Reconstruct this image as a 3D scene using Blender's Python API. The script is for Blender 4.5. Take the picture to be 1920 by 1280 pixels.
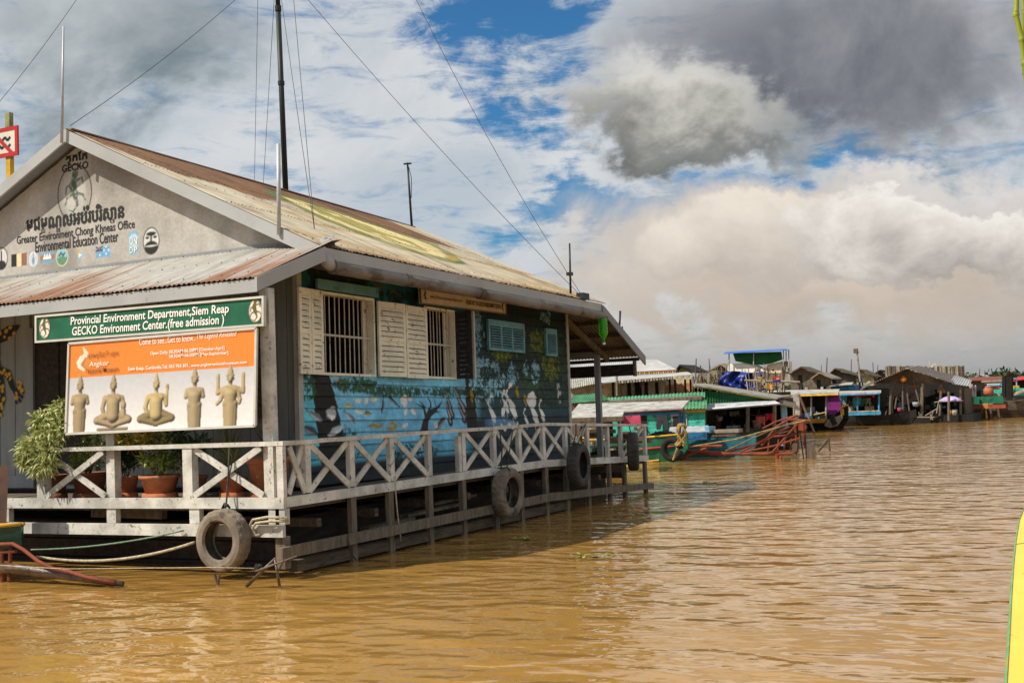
import bpy, math, random
import numpy as np
from mathutils import Vector, Matrix
S = bpy.context.scene
for o in list(bpy.data.objects): bpy.data.objects.remove(o)
COL = S.collection
random.seed(7); RNG = np.random.default_rng(11)

# ------------------------------------------------------------------ camera
# world frame: x along the front of the floating house, y along its side, z up, water at z = 0
CAM_LOC = Vector((8.3335, -10.7904, 1.8058))
RX = np.array([[0.89363484, -0.06130338, -0.4445882], [0.44697724, 0.03250744, 0.89395448], [-0.04035001, -0.99758968, 0.05645099]])
FPX = 2200.0
cd = bpy.data.cameras.new('camera'); cam = bpy.data.objects.new('camera', cd); COL.objects.link(cam)
cd.sensor_width = 36; cd.lens = 36 * FPX / 1920; cd.clip_start = 0.1; cd.clip_end = 20000
m = Matrix.Identity(4)
for i in range(3):
    m[i][0] = RX[i][0]; m[i][1] = -RX[i][1]; m[i][2] = -RX[i][2]; m[i][3] = CAM_LOC[i]
cam.matrix_world = m
S.camera = cam
S.render.resolution_x = 1024; S.render.resolution_y = 682

def ray(px, py):
    v = RX @ np.array([px - 960.0, py - 640.0, FPX]); return v / np.linalg.norm(v)
def at(px, py, axis, val):
    """world point where the line of sight meets the plane axis = val"""
    r = ray(px, py); c = np.array(CAM_LOC); return c + r * ((val - c[axis]) / r[axis])
def at_plane(px, py, p0, n):
    r = ray(px, py); c = np.array(CAM_LOC); p0 = np.array(p0, float); n = np.array(n, float)
    return c + r * (np.dot(p0 - c, n) / np.dot(r, n))

# ------------------------------------------------------------------ light
SUNDIR = Vector((0.42, 0.45, -0.70)).normalized()
sl = bpy.data.lights.new('sun', 'SUN'); sun = bpy.data.objects.new('sun', sl); COL.objects.link(sun)
sl.energy = 5.0; sl.angle = math.radians(0.55); sl.color = (1.0, 0.93, 0.80)
sun.rotation_euler = SUNDIR.to_track_quat('-Z', 'Y').to_euler(); sun.location = (-20, -20, 40)
S.view_settings.view_transform = 'Standard'; S.view_settings.look = 'None'
S.view_settings.exposure = 0.14; S.view_settings.gamma = 1.0; S.view_settings.use_curve_mapping = False
S.render.engine = 'CYCLES'

# ------------------------------------------------------------------ world sky with clouds
W = bpy.data.worlds.new('World'); S.world = W; W.use_nodes = True
nt = W.node_tree; nt.nodes.clear(); NL = nt.links
def wn(t, **k):
    n = nt.nodes.new(t)
    for a, b in k.items(): setattr(n, a, b)
    return n
def sock(n, i, v):
    if hasattr(v, 'is_linked') or isinstance(v, bpy.types.NodeSocket): NL.new(v, n.inputs[i])
    else: n.inputs[i].default_value = v
def M(op, a, b=0.0, c=0.0, clamp=False):
    n = wn('ShaderNodeMath', operation=op, use_clamp=clamp); sock(n, 0, a); sock(n, 1, b); sock(n, 2, c); return n.outputs[0]
def mixc(f, a, b):
    n = wn('ShaderNodeMix', data_type='RGBA'); sock(n, 0, f); sock(n, 6, a); sock(n, 7, b); return n.outputs[2]
def smooth(x, lo, hi):
    n = wn('ShaderNodeMapRange', interpolation_type='SMOOTHSTEP'); sock(n, 0, x); sock(n, 1, lo); sock(n, 2, hi); sock(n, 3, 0.0); sock(n, 4, 1.0); return n.outputs[0]
def wnoise(vec, scale, detail=6, rough=0.55, dist=0.0):
    n = wn('ShaderNodeTexNoise'); sock(n, 'Vector', vec); n.inputs['Scale'].default_value = scale; n.inputs['Detail'].default_value = detail
    n.inputs['Roughness'].default_value = rough; n.inputs['Distortion'].default_value = dist; return n.outputs['Fac']
def comb(x, y, z):
    n = wn('ShaderNodeCombineXYZ'); sock(n, 0, x); sock(n, 1, y); sock(n, 2, z); return n.outputs[0]
sky = wn('ShaderNodeTexSky', sky_type='NISHITA', sun_disc=False)
sky.sun_elevation = math.asin(-SUNDIR.z); sky.sun_rotation = math.atan2(-SUNDIR.x, -SUNDIR.y)
sky.air_density = 1.2; sky.dust_density = 0.6; sky.ozone_density = 2.5; sky.altitude = 0
tc = wn('ShaderNodeTexCoord'); sep = wn('ShaderNodeSeparateXYZ'); NL.new(tc.outputs['Generated'], sep.inputs[0])
dx, dy, dz = sep.outputs
az = M('ARCTAN2', dx, dy); el = M('ARCSINE', dz)
def azel(px, py):
    r = ray(px, py); return math.atan2(r[0], r[1]), math.asin(r[2])
dirv = tc.outputs['Generated']
# flat layer coordinates for the thin high cloud (an even sheet far overhead)
zz = M('ADD', M('MAXIMUM', dz, 0.0), 0.12)
flat = comb(M('DIVIDE', dx, zz), M('DIVIDE', dy, zz), 0.0)
ang = comb(az, M('MULTIPLY', el, 1.25), 0.0)
nA = wnoise(ang, 5.0, 9, 0.60, 0.4)
nB = wnoise(ang, 13.0, 8, 0.60, 0.2)
nC = wnoise(flat, 5.5, 8, 0.62, 0.5)
nD = wnoise(comb(M('MULTIPLY', az, 0.55), M('MULTIPLY', el, 2.0), 3.0), 26.0, 8, 0.66, 0.6)
wx = M('MULTIPLY', M('SUBTRACT', nA, 0.5), 0.22); wy = M('MULTIPLY', M('SUBTRACT', nB, 0.5), 0.13)
waz = M('ADD', az, M('ADD', wx, wy)); wel = M('ADD', el, M('ADD', M('MULTIPLY', wx, -0.55), wy))
def blob(px, py, rx, ry, rot=0.0, src=None):
    """1 at the centre of a soft patch of cloud, 0 at its rim; radii in photo pixels"""
    a0, e0 = azel(px, py); k = 1 / 2250.0
    ua = M('SUBTRACT', (src or (waz, wel))[0], a0); ue = M('SUBTRACT', (src or (waz, wel))[1], e0)
    c, s = math.cos(rot), math.sin(rot)
    x = M('DIVIDE', M('ADD', M('MULTIPLY', ua, c), M('MULTIPLY', ue, s)), rx * k)
    y = M('DIVIDE', M('SUBTRACT', M('MULTIPLY', ue, c), M('MULTIPLY', ua, s)), ry * k)
    d = M('SQRT', M('ADD', M('MULTIPLY', x, x), M('MULTIPLY', y, y)))
    return M('SUBTRACT', 1.0, d), y
blue = wn('ShaderNodeMix', data_type='RGBA', blend_type='MULTIPLY'); blue.inputs[0].default_value = 1.0
NL.new(sky.outputs[0], blue.inputs[6]); blue.inputs[7].default_value = (0.30, 0.72, 1.02, 1)
c = blue.outputs[2]
# thin white sheet with blue gaps
gap1, _ = blob(930, 40, 210, 130, 0.25); gap2, _ = blob(1170, 400, 420, 62, 0.10); gap3, _ = blob(1590, 290, 190, 60, 0.1); gap4, _ = blob(1020, 225, 120, 160, 0.3)
gaps = M('MAXIMUM', M('MAXIMUM', M('MULTIPLY', gap1, 0.86), M('MULTIPLY', gap2, 0.85)), M('MAXIMUM', M('MULTIPLY', gap3, 0.95), M('MULTIPLY', gap4, 0.62)))
gaps = M('MAXIMUM', gaps, 0.0)
sheet = M('ADD', M('MULTIPLY', nC, 0.35), M('MULTIPLY', nD, 0.75))
cover = smooth(M('SUBTRACT', sheet, M('MULTIPLY', gaps, 0.42)), 0.30, 0.56)
veil = mixc(smooth(nA, 0.35, 0.7), (5.6, 6.2, 6.8, 1), (8.0, 8.1, 8.1, 1))
c = mixc(M('MULTIPLY', cover, 0.96), c, veil)
def cloud(c, px, py, rx, ry, rot, dark, light, soft=0.55, lean=0.35, bias=0.5, amp=0.8, op=1.0, grain=0.5):
    b, y = blob(px, py, rx, ry, rot)
    a = M('MULTIPLY', smooth(M('ADD', b, M('MULTIPLY', M('SUBTRACT', nB, 0.5), grain)), 0.0, soft), op)
    sh = M('ADD', M('ADD', M('MULTIPLY', y, lean), bias), M('MULTIPLY', M('SUBTRACT', nA, 0.5), amp * 2), clamp=True)
    return mixc(a, c, mixc(sh, dark, light))
# broad low bank toward the right, warm near the horizon
c = cloud(c, 1560, 500, 620, 190, -0.10, (3.6, 3.2, 3.0, 1), (8.2, 7.4, 6.6, 1), 0.40, 0.30, 0.62, 0.9, 1.0, 0.35)
c = cloud(c, 1760, 380, 260, 90, -0.22, (5, 4.6, 4.4, 1), (9.2, 8.8, 8.4, 1), 0.45, 0.45, 0.55, 1.0, 0.95)
c = cloud(c, 1430, 470, 240, 105, 0.05, (4.6, 4.0, 3.5, 1), (9.2, 8.4, 7.3, 1), 0.22, 0.55, 0.50, 0.9, 0.95, 0.6)
c = cloud(c, 1740, 455, 250, 90, -0.25, (4.4, 4.0, 3.7, 1), (10.2, 9.7, 9.0, 1), 0.20, 0.60, 0.52, 1.0, 0.95, 0.7)
c = cloud(c, 1600, 575, 520, 60, -0.05, (4.6, 3.9, 3.3, 1), (7.8, 6.6, 5.4, 1), 0.7, 0.3, 0.45, 1.0, 0.85, 0.5)
# dark upper right mass
c = cloud(c, 1580, 95, 600, 250, -0.12, (1.0, 1.12, 1.45, 1), (4.6, 4.6, 4.8, 1), 0.70, 0.10, 0.42, 1.1, 0.96)
# the cumulus over the middle: bright head, grey foot
c = cloud(c, 1250, 210, 225, 128, -0.30, (1.3, 1.35, 1.2, 1), (9.2, 8.9, 8.2, 1), 0.62, 0.85, 0.42, 0.6, 0.98, 0.6)
c = cloud(c, 1330, 275, 190, 42, -0.12, (1.7, 1.8, 1.7, 1), (3.6, 3.7, 3.6, 1), 0.80, 0.4, 0.4, 0.5, 0.9)
# grey smudges upper left
c = cloud(c, 170, 90, 330, 190, 0.2, (1.5, 2.1, 2.4, 1), (6.6, 7.0, 7.2, 1), 0.80, -0.10, 0.36, 1.5, 0.85)
c = cloud(c, 340, 50, 260, 130, 0.1, (1.8, 2.3, 2.6, 1), (5.8, 6.2, 6.5, 1), 0.90, 0.1, 0.45, 1.0, 0.75)
# haze band hugging the horizon, all the way round
hz = M('SUBTRACT', 1.0, smooth(el, 0.005, 0.115))
hcol = mixc(smooth(el, 0.0, 0.07), (3.6, 3.7, 3.8, 1), (5.8, 5.2, 4.6, 1))
c = mixc(M('MULTIPLY', hz, 0.92), c, hcol)
bg = wn('ShaderNodeBackground'); NL.new(c, bg.inputs[0]); bg.inputs[1].default_value = 0.083
wo = wn('ShaderNodeOutputWorld'); NL.new(bg.outputs[0], wo.inputs[0])

# ------------------------------------------------------------------ materials
def newmat(name):
    mt = bpy.data.materials.new(name); mt.use_nodes = True
    n = mt.node_tree; b = n.nodes['Principled BSDF']; return mt, n, b
def mat(name, col, rough=0.75, var=0.18, scale=3.0, stretch=(1, 1, 1), dirt=None, damt=0.5, dscale=6.0, dstretch=None, metal=0.0, bump=0.0, bscale=40.0, spec=0.3):
    """one painted or weathered surface: base colour varied by noise, dirt or rust patches of their own shape, fine relief"""
    mt, n, b = newmat(name); L = n.links
    b.inputs['Roughness'].default_value = rough; b.inputs['Metallic'].default_value = metal; b.inputs['Specular IOR Level'].default_value = spec
    tcn = n.nodes.new('ShaderNodeTexCoord')
    def nz(sc, st, det=6, seed=0.0):
        mp = n.nodes.new('ShaderNodeMapping'); mp.inputs['Scale'].default_value = st; mp.inputs['Location'].default_value = (seed, seed * 1.7, seed * .6)
        L.new(tcn.outputs['Object'], mp.inputs[0]); t = n.nodes.new('ShaderNodeTexNoise'); t.inputs['Scale'].default_value = sc; t.inputs['Detail'].default_value = det
        t.inputs['Roughness'].default_value = 0.62; L.new(mp.outputs[0], t.inputs['Vector']); return t.outputs['Fac']
    def ramp(f, lo, hi):
        r = n.nodes.new('ShaderNodeMapRange'); r.interpolation_type = 'SMOOTHSTEP'; L.new(f, r.inputs[0]); r.inputs[1].default_value = lo; r.inputs[2].default_value = hi; return r.outputs[0]
    def mx(f, a, bb):
        x = n.nodes.new('ShaderNodeMix'); x.data_type = 'RGBA'; L.new(f, x.inputs[0])
        for i, v in ((6, a), (7, bb)):
            if isinstance(v, bpy.types.NodeSocket): L.new(v, x.inputs[i])
            else: x.inputs[i].default_value = (*v[:3], 1)
        return x.outputs[2]
    lo = tuple(max(0, v * (1 - var)) for v in col); hi = tuple(min(1, v * (1 + var)) for v in col)
    c = mx(ramp(nz(scale, stretch), 0.3, 0.7), lo, hi)
    if dirt:
        f = ramp(nz(dscale, dstretch or stretch, 9, 4.3), 0.72 - 0.34 * damt, 0.80 - 0.26 * damt)
        c = mx(f, c, dirt)
    L.new(c, b.inputs['Base Color'])
    if bump:
        bp = n.nodes.new('ShaderNodeBump'); bp.inputs['Strength'].default_value = bump; bp.inputs['Distance'].default_value = 0.01
        L.new(nz(bscale, stretch, 5, 9.1), bp.inputs['Height']); L.new(bp.outputs[0], b.inputs['Normal'])
    return mt
def mat_attr(name, rough=0.75, spec=0.25, var=0.15, scale=30.0, stretch=(1, 1, 1), metal=0.0, bump=0.0):
    """paint carried by the colour attribute 'Col', broken up by fine noise"""
    mt, n, b = newmat(name); L = n.links
    a = n.nodes.new('ShaderNodeAttribute'); a.attribute_name = 'Col'
    tcn = n.nodes.new('ShaderNodeTexCoord'); mp = n.nodes.new('ShaderNodeMapping'); mp.inputs['Scale'].default_value = stretch; L.new(tcn.outputs['Object'], mp.inputs[0])
    t = n.nodes.new('ShaderNodeTexNoise'); t.inputs['Scale'].default_value = scale; t.inputs['Detail'].default_value = 6; L.new(mp.outputs[0], t.inputs['Vector'])
    r = n.nodes.new('ShaderNodeMapRange'); L.new(t.outputs['Fac'], r.inputs[0]); r.inputs[1].default_value = 0.3; r.inputs[2].default_value = 0.7; r.inputs[3].default_value = 1 - var; r.inputs[4].default_value = 1 + var
    x = n.nodes.new('ShaderNodeMix'); x.data_type = 'RGBA'; x.blend_type = 'MULTIPLY'; x.inputs[0].default_value = 1
    L.new(a.outputs['Color'], x.inputs[6]); L.new(r.outputs[0], x.inputs[7]); L.new(x.outputs[2], b.inputs['Base Color'])
    b.inputs['Roughness'].default_value = rough; b.inputs['Specular IOR Level'].default_value = spec; b.inputs['Metallic'].default_value = metal
    if bump:
        bp = n.nodes.new('ShaderNodeBump'); bp.inputs['Strength'].default_value = bump; bp.inputs['Distance'].default_value = 0.01; L.new(t.outputs['Fac'], bp.inputs['Height']); L.new(bp.outputs[0], b.inputs['Normal'])
    return mt
def leafmat(name, c1, c2, scale=9.0):
    mt = mat(name, tuple((a + b) / 2 for a, b in zip(c1, c2)), 0.5, 0.0, 1.0, spec=0.4); n = mt.node_tree; L = n.links; b = n.nodes['Principled BSDF']
    a = n.nodes.new('ShaderNodeAttribute'); a.attribute_name = 'Col'; x = n.nodes.new('ShaderNodeMix'); x.data_type = 'RGBA'
    x.inputs[6].default_value = (*c1, 1); x.inputs[7].default_value = (*c2, 1); L.new(a.outputs['Fac'], x.inputs[0]); L.new(x.outputs[2], b.inputs['Base Color'])
    tr = n.nodes.new('ShaderNodeBsdfTranslucent'); L.new(x.outputs[2], tr.inputs[0]); ms = n.nodes.new('ShaderNodeMixShader'); ms.inputs[0].default_value = 0.25
    L.new(b.outputs[0], ms.inputs[1]); L.new(tr.outputs[0], ms.inputs[2]); L.new(ms.outputs[0], n.nodes['Material Output'].inputs[0])
    return mt
MT = {}
def mm(key, *a, **k):
    if key not in MT: MT[key] = mat(key, *a, **k)
    return MT[key]
GRAIN = (0.35, 0.35, 6)
mm('white_wood', (0.42, 0.41, 0.37), 0.75, 0.16, 2.5, dirt=(0.25, 0.22, 0.17), damt=0.42, dscale=10, bump=0.3)
mm('white_rail', (0.53, 0.515, 0.465), 0.8, 0.28, 3.0, dirt=(0.17, 0.14, 0.105), damt=0.42, dscale=16, bump=0.5)
mm('grey_paint', (0.23, 0.24, 0.25), 0.65, 0.12, 1.2, dirt=(0.17, 0.16, 0.15), damt=0.35, dscale=3, bump=0.1)
mm('barge_grey', (0.36, 0.37, 0.37), 0.6, 0.10, 1.0, dirt=(0.28, 0.26, 0.24), damt=0.35, dscale=3.5, bump=0.1)
mm('old_wood', (0.10, 0.073, 0.05), 0.85, 0.35, 4.0, (3, 0.5, 3), dirt=(0.05, 0.04, 0.03), damt=0.6, dscale=8, bump=0.5)
mm('post_wood', (0.15, 0.12, 0.085), 0.85, 0.3, 5.0, (3, 3, 0.6), dirt=(0.06, 0.05, 0.04), damt=0.5, dscale=7, bump=0.5)
mm('dark_wood', (0.035, 0.028, 0.022), 0.85, 0.4, 4.0, (3, 0.6, 3), bump=0.3)
mm('deck_wood', (0.14, 0.115, 0.09), 0.85, 0.3, 3.0, (6, 0.6, 3), dirt=(0.08, 0.065, 0.05), damt=0.6, dscale=4, bump=0.4)
mm('wall_white', (0.25, 0.265, 0.262), 0.75, 0.12, 1.5, (4, 4, 0.5), dirt=(0.2, 0.19, 0.17), damt=0.35, dscale=4, bump=0.15)
mm('cream_paint', (0.80, 0.76, 0.60), 0.7, 0.12, 3.0, dirt=(0.22, 0.17, 0.10), damt=0.42, dscale=10, bump=0.2)
mm('iron_bar', (0.48, 0.44, 0.36), 0.6, 0.15, 8.0, dirt=(0.2, 0.12, 0.07), damt=0.35)
mm('blue_paint', (0.13, 0.30, 0.35), 0.7, 0.15, 4.0, dirt=(0.08, 0.14, 0.14), damt=0.45, dscale=6)
mm('gutter', (0.17, 0.155, 0.14), 0.55, 0.25, 3.0, (1, 0.4, 1), dirt=(0.085, 0.06, 0.04), damt=0.6, dscale=4, spec=0.4)
mm('galv', (0.55, 0.55, 0.53), 0.45, 0.15, 3.0, metal=0.4, dirt=(0.3, 0.2, 0.12), damt=0.3)
mm('sheet_under', (0.16, 0.135, 0.11), 0.8, 0.3, 2.0, dirt=(0.12, 0.06, 0.03), damt=0.5, dscale=3)
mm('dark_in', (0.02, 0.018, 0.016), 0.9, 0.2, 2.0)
mm('black_steel', (0.018, 0.02, 0.02), 0.5, 0.2, 5.0)
mm('rubber', (0.185, 0.15, 0.115), 0.85, 0.40, 3.0, dirt=(0.05, 0.045, 0.04), damt=0.58, dscale=4, bump=0.3)
mm('rubber_dark', (0.055, 0.050, 0.044), 0.85, 0.35, 4.0, dirt=(0.12, 0.095, 0.07), damt=0.4, dscale=5, bump=0.3)
mm('rope', (0.42, 0.36, 0.25), 0.9, 0.3, 30.0, bump=0.6, bscale=80)
mm('rope_dark', (0.05, 0.045, 0.04), 0.9, 0.3, 30.0)
mm('rope_green', (0.16, 0.24, 0.17), 0.9, 0.3, 30.0)
mm('wire', (0.05, 0.05, 0.055), 0.5, 0.1)
mm('pole_grey', (0.42, 0.44, 0.45), 0.5, 0.12, 5.0, metal=0.3)
mm('terracotta', (0.40, 0.14, 0.065), 0.8, 0.22, 5.0, dirt=(0.5, 0.36, 0.27), damt=0.35, dscale=6, bump=0.2)
mm('terracotta_dark', (0.22, 0.085, 0.045), 0.8, 0.22, 5.0, dirt=(0.12, 0.08, 0.05), damt=0.5, dscale=6, bump=0.2)
mm('soil', (0.03, 0.02, 0.014), 0.95, 0.3, 30.0)
mm('sign_green', (0.012, 0.115, 0.060), 0.5, 0.18, 3.0, dirt=(0.03, 0.17, 0.10), damt=0.35, dscale=4)
mm('sign_frame', (0.56, 0.54, 0.49), 0.6, 0.1, 4.0, dirt=(0.25, 0.2, 0.15), damt=0.25)
mm('letter_white', (0.82, 0.81, 0.76), 0.6, 0.06, 9.0)
mm('letter_black', (0.02, 0.02, 0.022), 0.6, 0.1, 9.0)
mm('letter_brown', (0.22, 0.09, 0.03), 0.6, 0.1, 9.0)
mm('stem', (0.16, 0.12, 0.06), 0.8, 0.2, 12.0)
mm('rust_red', (0.19, 0.042, 0.02), 0.75, 0.3, 4.0, dirt=(0.12, 0.04, 0.02), damt=0.5, dscale=6, bump=0.3)
mm('log_wet', (0.09, 0.05, 0.03), 0.35, 0.4, 8.0, dirt=(0.02, 0.015, 0.01), damt=0.6, dscale=12, bump=0.6, spec=0.6)
MT['leaf'] = leafmat('leaf', (0.035, 0.10, 0.018), (0.40, 0.44, 0.09))
MT['leaf_pale'] = leafmat('leaf_pale', (0.13, 0.21, 0.04), (0.80, 0.76, 0.34))
MT['leaf_dark'] = leafmat('leaf_dark', (0.012, 0.035, 0.010), (0.07, 0.13, 0.03))
MT['leaf_croton'] = leafmat('leaf_croton', (0.04, 0.10, 0.018), (0.75, 0.52, 0.07))
MT['blade'] = leafmat('blade', (0.06, 0.11, 0.03), (0.45, 0.38, 0.12))
MT['paint'] = mat_attr('paint', 0.7, 0.25, 0.14, 26.0)
MT['gable_paint'] = mat_attr('gable_paint', 0.85, 0.2, 0.10, 22.0, bump=0.2)
MT['banner_print'] = mat_attr('banner_print', 0.45, 0.4, 0.04, 14.0)
MT['tin'] = mat_attr('tin', 0.55, 0.35, 0.13, 5.0, (1, 1, 1), metal=0.12)

# ------------------------------------------------------------------ geometry helpers
ORG = {}           # root name -> (origin, tilt)
OFF = Vector((0, 0, 0))
class MB:
    def __init__(s, fr=None): s.v = []; s.f = []; s.fr = fr
    def add(s, vs, fs):
        k = len(s.v); s.v += [tuple(p) for p in vs]; s.f += [tuple(i + k for i in f) for f in fs]; return s
    def box(s, x0, x1, y0, y1, z0, z1):
        return s.add([(x0, y0, z0), (x1, y0, z0), (x1, y1, z0), (x0, y1, z0), (x0, y0, z1), (x1, y0, z1), (x1, y1, z1), (x0, y1, z1)],
                     [(0, 3, 2, 1), (4, 5, 6, 7), (0, 1, 5, 4), (1, 2, 6, 5), (2, 3, 7, 6), (3, 0, 4, 7)])
    def hexa(s, p):       # eight corners, bottom ring then top ring
        return s.add(p, [(0, 3, 2, 1), (4, 5, 6, 7), (0, 1, 5, 4), (1, 2, 6, 5), (2, 3, 7, 6), (3, 0, 4, 7)])
    def bar(s, p0, p1, w, h, up=(0, 0, 1), b=0.0):
        p0 = Vector(p0); p1 = Vector(p1); d = (p1 - p0).normalized(); u = Vector(up)
        if abs(d.dot(u)) > 0.99: u = Vector((0, 1, 0))
        sd = d.cross(u).normalized(); u = sd.cross(d).normalized()
        q = []
        for e in (p0, p1):
            for a, bb in ((-1, -1), (1, -1), (1, 1), (-1, 1)): q.append(e + sd * (a * w / 2) + u * (bb * h / 2))
        return s.add(q, [(0, 3, 2, 1), (4, 5, 6, 7), (0, 1, 5, 4), (1, 2, 6, 5), (2, 3, 7, 6), (3, 0, 4, 7)])
    def tube(s, pts, r, n=8, caps=True):
        pts = [Vector(p) for p in pts]; R = r if isinstance(r, (list, tuple)) else [r] * len(pts)
        ref = Vector((0, 0, 1)); vs = []; fs = []; sd = None
        for i, p in enumerate(pts):
            d = (pts[min(i + 1, len(pts) - 1)] - pts[max(i - 1, 0)]).normalized()
            if sd is None:
                if abs(d.dot(ref)) > 0.95: ref = Vector((1, 0, 0))
                sd = d.cross(ref).normalized()
            else: sd = (sd - d * sd.dot(d)).normalized()
            u = d.cross(sd)
            for k in range(n):
                a = 2 * math.pi * k / n; vs.append(p + (sd * math.cos(a) + u * math.sin(a)) * R[i])
        for i in range(len(pts) - 1):
            for k in range(n): fs.append((i * n + k, i * n + (k + 1) % n, (i + 1) * n + (k + 1) % n, (i + 1) * n + k))
        if caps: fs.append(tuple(range(n))[::-1]); fs.append(tuple(range((len(pts) - 1) * n, len(pts) * n)))
        return s.add(vs, fs)
    def lathe(s, prof, c=(0, 0, 0), n=20, axis='z', closed=False):
        vs = []; fs = []; c = Vector(c); m_ = len(prof)
        for k in range(n):
            a = 2 * math.pi * k / n; ca, sa = math.cos(a), math.sin(a)
            for r, h in prof:
                vs.append(c + (Vector((r * ca, r * sa, h)) if axis == 'z' else Vector((r * ca, h, r * sa)) if axis == 'y' else Vector((h, r * ca, r * sa))))
        for k in range(n):
            k2 = (k + 1) % n
            for j in range(m_ if closed else m_ - 1):
                j2 = (j + 1) % m_; fs.append((k * m_ + j, k2 * m_ + j, k2 * m_ + j2, k * m_ + j2))
        return s.add(vs, fs)
    def poly(s, pts, d):   # flat polygon given a thickness vector
        n = len(pts); d = Vector(d); a = [Vector(p) for p in pts]
        return s.add(a + [p + d for p in a], [tuple(range(n)), tuple(range(2 * n - 1, n - 1, -1))] + [(i, i + n, (i + 1) % n + n, (i + 1) % n) for i in range(n)])
    def build(s, name, material, parent=None, smooth=False, at=None):
        vs = [s.fr(p) for p in s.v] if s.fr else s.v
        return link(name, np.array([tuple(p) for p in vs], float).reshape(-1, 3), s.f, material, parent, smooth, at)
def rootof(o):
    while o.parent: o = o.parent
    return o
def link(name, V, faces, material, parent=None, smooth=False, at=None, colors=None):
    V = np.asarray(V, float) + np.array(OFF)
    me = bpy.data.meshes.new(name)
    loc = Vector((0, 0, 0))
    if parent is not None: o0 = ORG[rootof(parent).name]; V = V - np.array(o0)
    else:
        loc = Vector(at) + OFF if at is not None else Vector(((V[:, 0].min() + V[:, 0].max()) / 2, (V[:, 1].min() + V[:, 1].max()) / 2, V[:, 2].min()))
        V = V - np.array(loc)
    me.from_pydata(V.tolist(), [], faces)
    if colors is not None:
        ca = me.color_attributes.new('Col', 'FLOAT_COLOR', 'POINT'); cc = np.ones((len(V), 4), np.float32); cc[:, :colors.shape[1]] = colors; ca.data.foreach_set('color', cc.ravel())
    if smooth: me.polygons.foreach_set('use_smooth', [True] * len(me.polygons))
    me.materials.append(material if not isinstance(material, str) else MT[material]); me.update()
    o = bpy.data.objects.new(name, me); COL.objects.link(o)
    if parent is not None: o.parent = parent
    else: o.location = loc; ORG[o.name] = loc
    return o
def tag(o, label, cat, group=None):
    o['label'] = label; o['category'] = cat
    if group: o['group'] = group
    return o
def thing(name, label, cat, loc, group=None):
    o = bpy.data.objects.new(name, None); COL.objects.link(o); o.empty_display_size = 0.2
    o.location = Vector(loc) + OFF; ORG[o.name] = Vector(loc) + OFF
    return tag(o, label, cat, group)
def structure(o): o['kind'] = 'structure'; return o
def gridmesh(P):
    """faces of an (r, c, 3) array of points"""
    r, c = P.shape[:2]; idx = np.arange(r * c).reshape(r, c)
    f = np.stack([idx[:-1, :-1], idx[:-1, 1:], idx[1:, 1:], idx[1:, :-1]], -1).reshape(-1, 4); return P.reshape(-1, 3), f
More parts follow.
